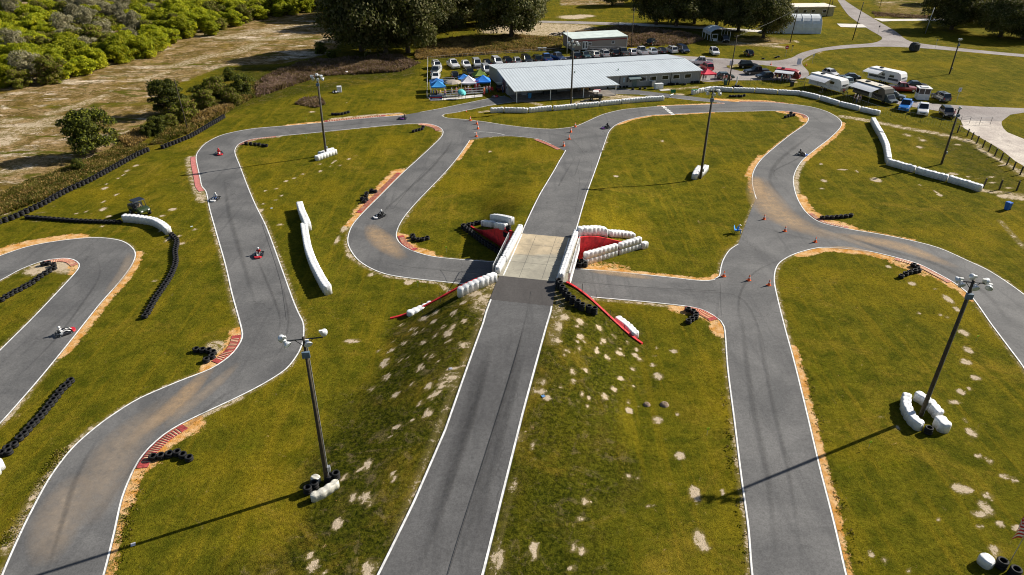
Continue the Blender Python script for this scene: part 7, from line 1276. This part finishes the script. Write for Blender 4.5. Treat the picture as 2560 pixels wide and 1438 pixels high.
# ---- tall weeds: one mass nobody could count
def weeds(name, areas, seed, mats, hug=False):
    rg = np.random.default_rng(seed); P_, H_, Mi = [], [], []
    for poly, n, h, mi in areas:
        P = pts_arr([G(a, b) for a, b in poly]); k = 0
        x = rg.uniform(P[:, 0].min(), P[:, 0].max(), n*6); y = rg.uniform(P[:, 1].min(), P[:, 1].max(), n*6)
        cl = np.sin(x*.45+1.3*np.sin(y*.31))*np.sin(y*.37+1.7*np.sin(x*.23)); ins = inpoly(x, y, P) & (rg.random(n*6) < .55+.45*cl); x, y, cl = x[ins][:n], y[ins][:n], cl[ins][:n]
        P_.append(np.stack([x, y], 1)); H_.append(h*(.55+.45*rg.random(len(x)))*(1+.45*cl)); Mi.append(np.where(rg.random(len(x)) < .3, {0: 3, 1: 0, 2: 1, 3: 0}[mi], mi))
    P = np.vstack(P_); Zg = np.vectorize(T, otypes=[float])(P[:, 0], P[:, 1]) if hug else np.zeros(len(P)); H = np.concatenate(H_); Mi = np.concatenate(Mi); n = len(P); V, Mx = [], []
    for b in range(5):
        a = rg.random(n)*6.28; w = .05+.10*rg.random(n)*H; ln = H*rg.uniform(.2, .7, n); dx, dy = np.cos(a), np.sin(a); off = rg.normal(size=(n, 2))*.12; bx, by = P[:, 0]+off[:, 0], P[:, 1]+off[:, 1]; hh = H*rg.uniform(.6, 1.0, n)
        V.append(np.stack([np.stack([bx-dy*w, by+dx*w, Zg-.03], 1), np.stack([bx+dy*w, by-dx*w, Zg-.03], 1), np.stack([bx+dx*ln+dy*w*.5, by+dy*ln-dx*w*.5, Zg+hh], 1), np.stack([bx+dx*ln*.6-dy*w, by+dy*ln*.6+dx*w, Zg+hh*.8], 1)], 1)); Mx.append(Mi)
    V = np.concatenate(V).reshape(-1, 3).astype(np.float32); Mx = np.concatenate(Mx).astype(np.int32); n = len(V)//4; me = bpy.data.meshes.new(name); me.vertices.add(n*4); me.vertices.foreach_set('co', V.ravel()); me.loops.add(n*4); me.loops.foreach_set('vertex_index', np.arange(n*4, dtype=np.int32)); me.polygons.add(n); me.polygons.foreach_set('loop_start', np.arange(0, n*4, 4, dtype=np.int32)); me.polygons.foreach_set('loop_total', np.full(n, 4, np.int32)); me.update(calc_edges=True)
    for m in mats: me.materials.append(m)
    me.polygons.foreach_set('material_index', Mx); o = obj(name, me, None); o['kind'] = 'stuff'; return o
WM = [leafmat('weed_brown', (.11, .075, .030), (.22, .155, .07), .3, .0, .3), leafmat('weed_straw', (.26, .17, .045), (.42, .29, .10), .3, .0, .3), leafmat('weed_green', (.075, .080, .010), (.17, .15, .025), .3, .0, .4), leafmat('weed_mauve', (.20, .13, .10), (.32, .22, .17), .3, .0, .3)]
weeds('tall_weeds', [([(640, 245), (700, 225), (760, 205), (800, 190), (860, 188), (1000, 180), (1050, 158), (1000, 140), (900, 145), (780, 150), (700, 175), (640, 205)], 9000, .9, 0), ([(640, 240), (700, 222), (740, 205), (720, 185), (660, 205)], 2500, .9, 3), ([(1040, 150), (1200, 138), (1400, 125), (1405, 100), (1300, 90), (1200, 92), (1120, 100), (1040, 130)], 11000, .8, 1), ([(1180, 100), (1300, 100), (1400, 100), (1400, 120), (1200, 130)], 3000, .9, 2), ([(1420, 84), (1560, 66), (1700, 78), (1760, 100), (1720, 112), (1570, 118), (1568, 90)], 7000, .8, 0),
                     ([(380, 362), (405, 360), (480, 330), (560, 285), (640, 240), (620, 205), (540, 225), (470, 270), (400, 310)], 7500, .8, 2), ([(0, 540), (120, 495), (240, 435), (370, 365), (330, 345), (230, 400), (100, 440), (0, 490)], 5500, .5, 2), ([(300, 350), (345, 330), (370, 345), (330, 372)], 700, 1.0, 1), ([(470, 300), (560, 270), (600, 255), (560, 285), (500, 315)], 900, 1.1, 1), ([(740, 262), (760, 246), (795, 240), (810, 262), (790, 270)], 900, .6, 0), ([(2330, 42), (2180, 30), (2190, 42), (2330, 48)], 1500, .5, 0)], 5, WM)
TM = [leafmat('turf_dark', (.045, .065, .004), (.09, .10, .008), .5, .0, .3), leafmat('turf_straw', (.17, .13, .03), (.28, .21, .07), .5, .0, .3), leafmat('turf_olive', (.11, .12, .005), (.20, .18, .012), .5, .0, .3), leafmat('turf_brown', (.12, .085, .035), (.20, .14, .07), .5, .0, .3)]
weeds('edge_tufts', [([(a+dx, b) for a, b in P_] , n_, .10, 2) for P_, dx, n_ in (([(2125, 1434), (2092, 1302), (2058, 1171), (2022, 1020), (1992, 900), (1970, 817), (1990, 817), (2012, 900), (2042, 1020), (2082, 1171), (2120, 1302), (2155, 1434)], 6, 330), ([(268, 1438), (296, 1333), (316, 1244), (342, 1177), (372, 1177), (346, 1244), (326, 1333), (300, 1438)], 4, 160), ([(175, 1120), (118, 1194), (64, 1291), (30, 1362), (0, 1362), (34, 1291), (88, 1194), (150, 1120)], 0, 220), ([(1870, 1438), (1860, 1316), (1842, 1191), (1825, 1050), (1808, 923), (1795, 923), (1808, 1050), (1822, 1191), (1840, 1316), (1850, 1438)], 0, 150))], 10, TM, False)
# rubble heap beside the sandy pit
random.seed(3); mb = MB()
for i in range(46): a = random.random()*6.28; d_ = random.random()**.7*3.2; mb.box((math.cos(a)*d_*1.6, math.sin(a)*d_*.8, max(.1, 1.1-d_*.35)*random.random()), (random.uniform(.3, 1.4), random.uniform(.2, .8), random.uniform(.1, .5)), random.random()*3)
o = obj('rubble_heap', mb, M('rubble', (.30, .26, .22), .9, var=.5, scale=1.5), None, False, G(1408, 87)); tag(o, 'heap of broken boards and rubble left of the tan cabin', 'rubble heap'); o['kind'] = 'stuff'
mb = MB(); mb.lathe([(1.25, .25), (1.35, .9), (1.2, 1.9), (.7, 2.3), (0, 2.4)], 12); mb.v = [(x*random.uniform(.93, 1.07), y*random.uniform(.93, 1.07), z) for x, y, z in mb.v]; o = obj('round_bale', mb, M('dark_net', (.05, .055, .05), .9, var=.5, scale=2), None, False, G(2284, 128)); tag(o, 'dark round bale like heap at the road junction', 'bale')
for p_, lb in (((2113, 56), ''),): pass
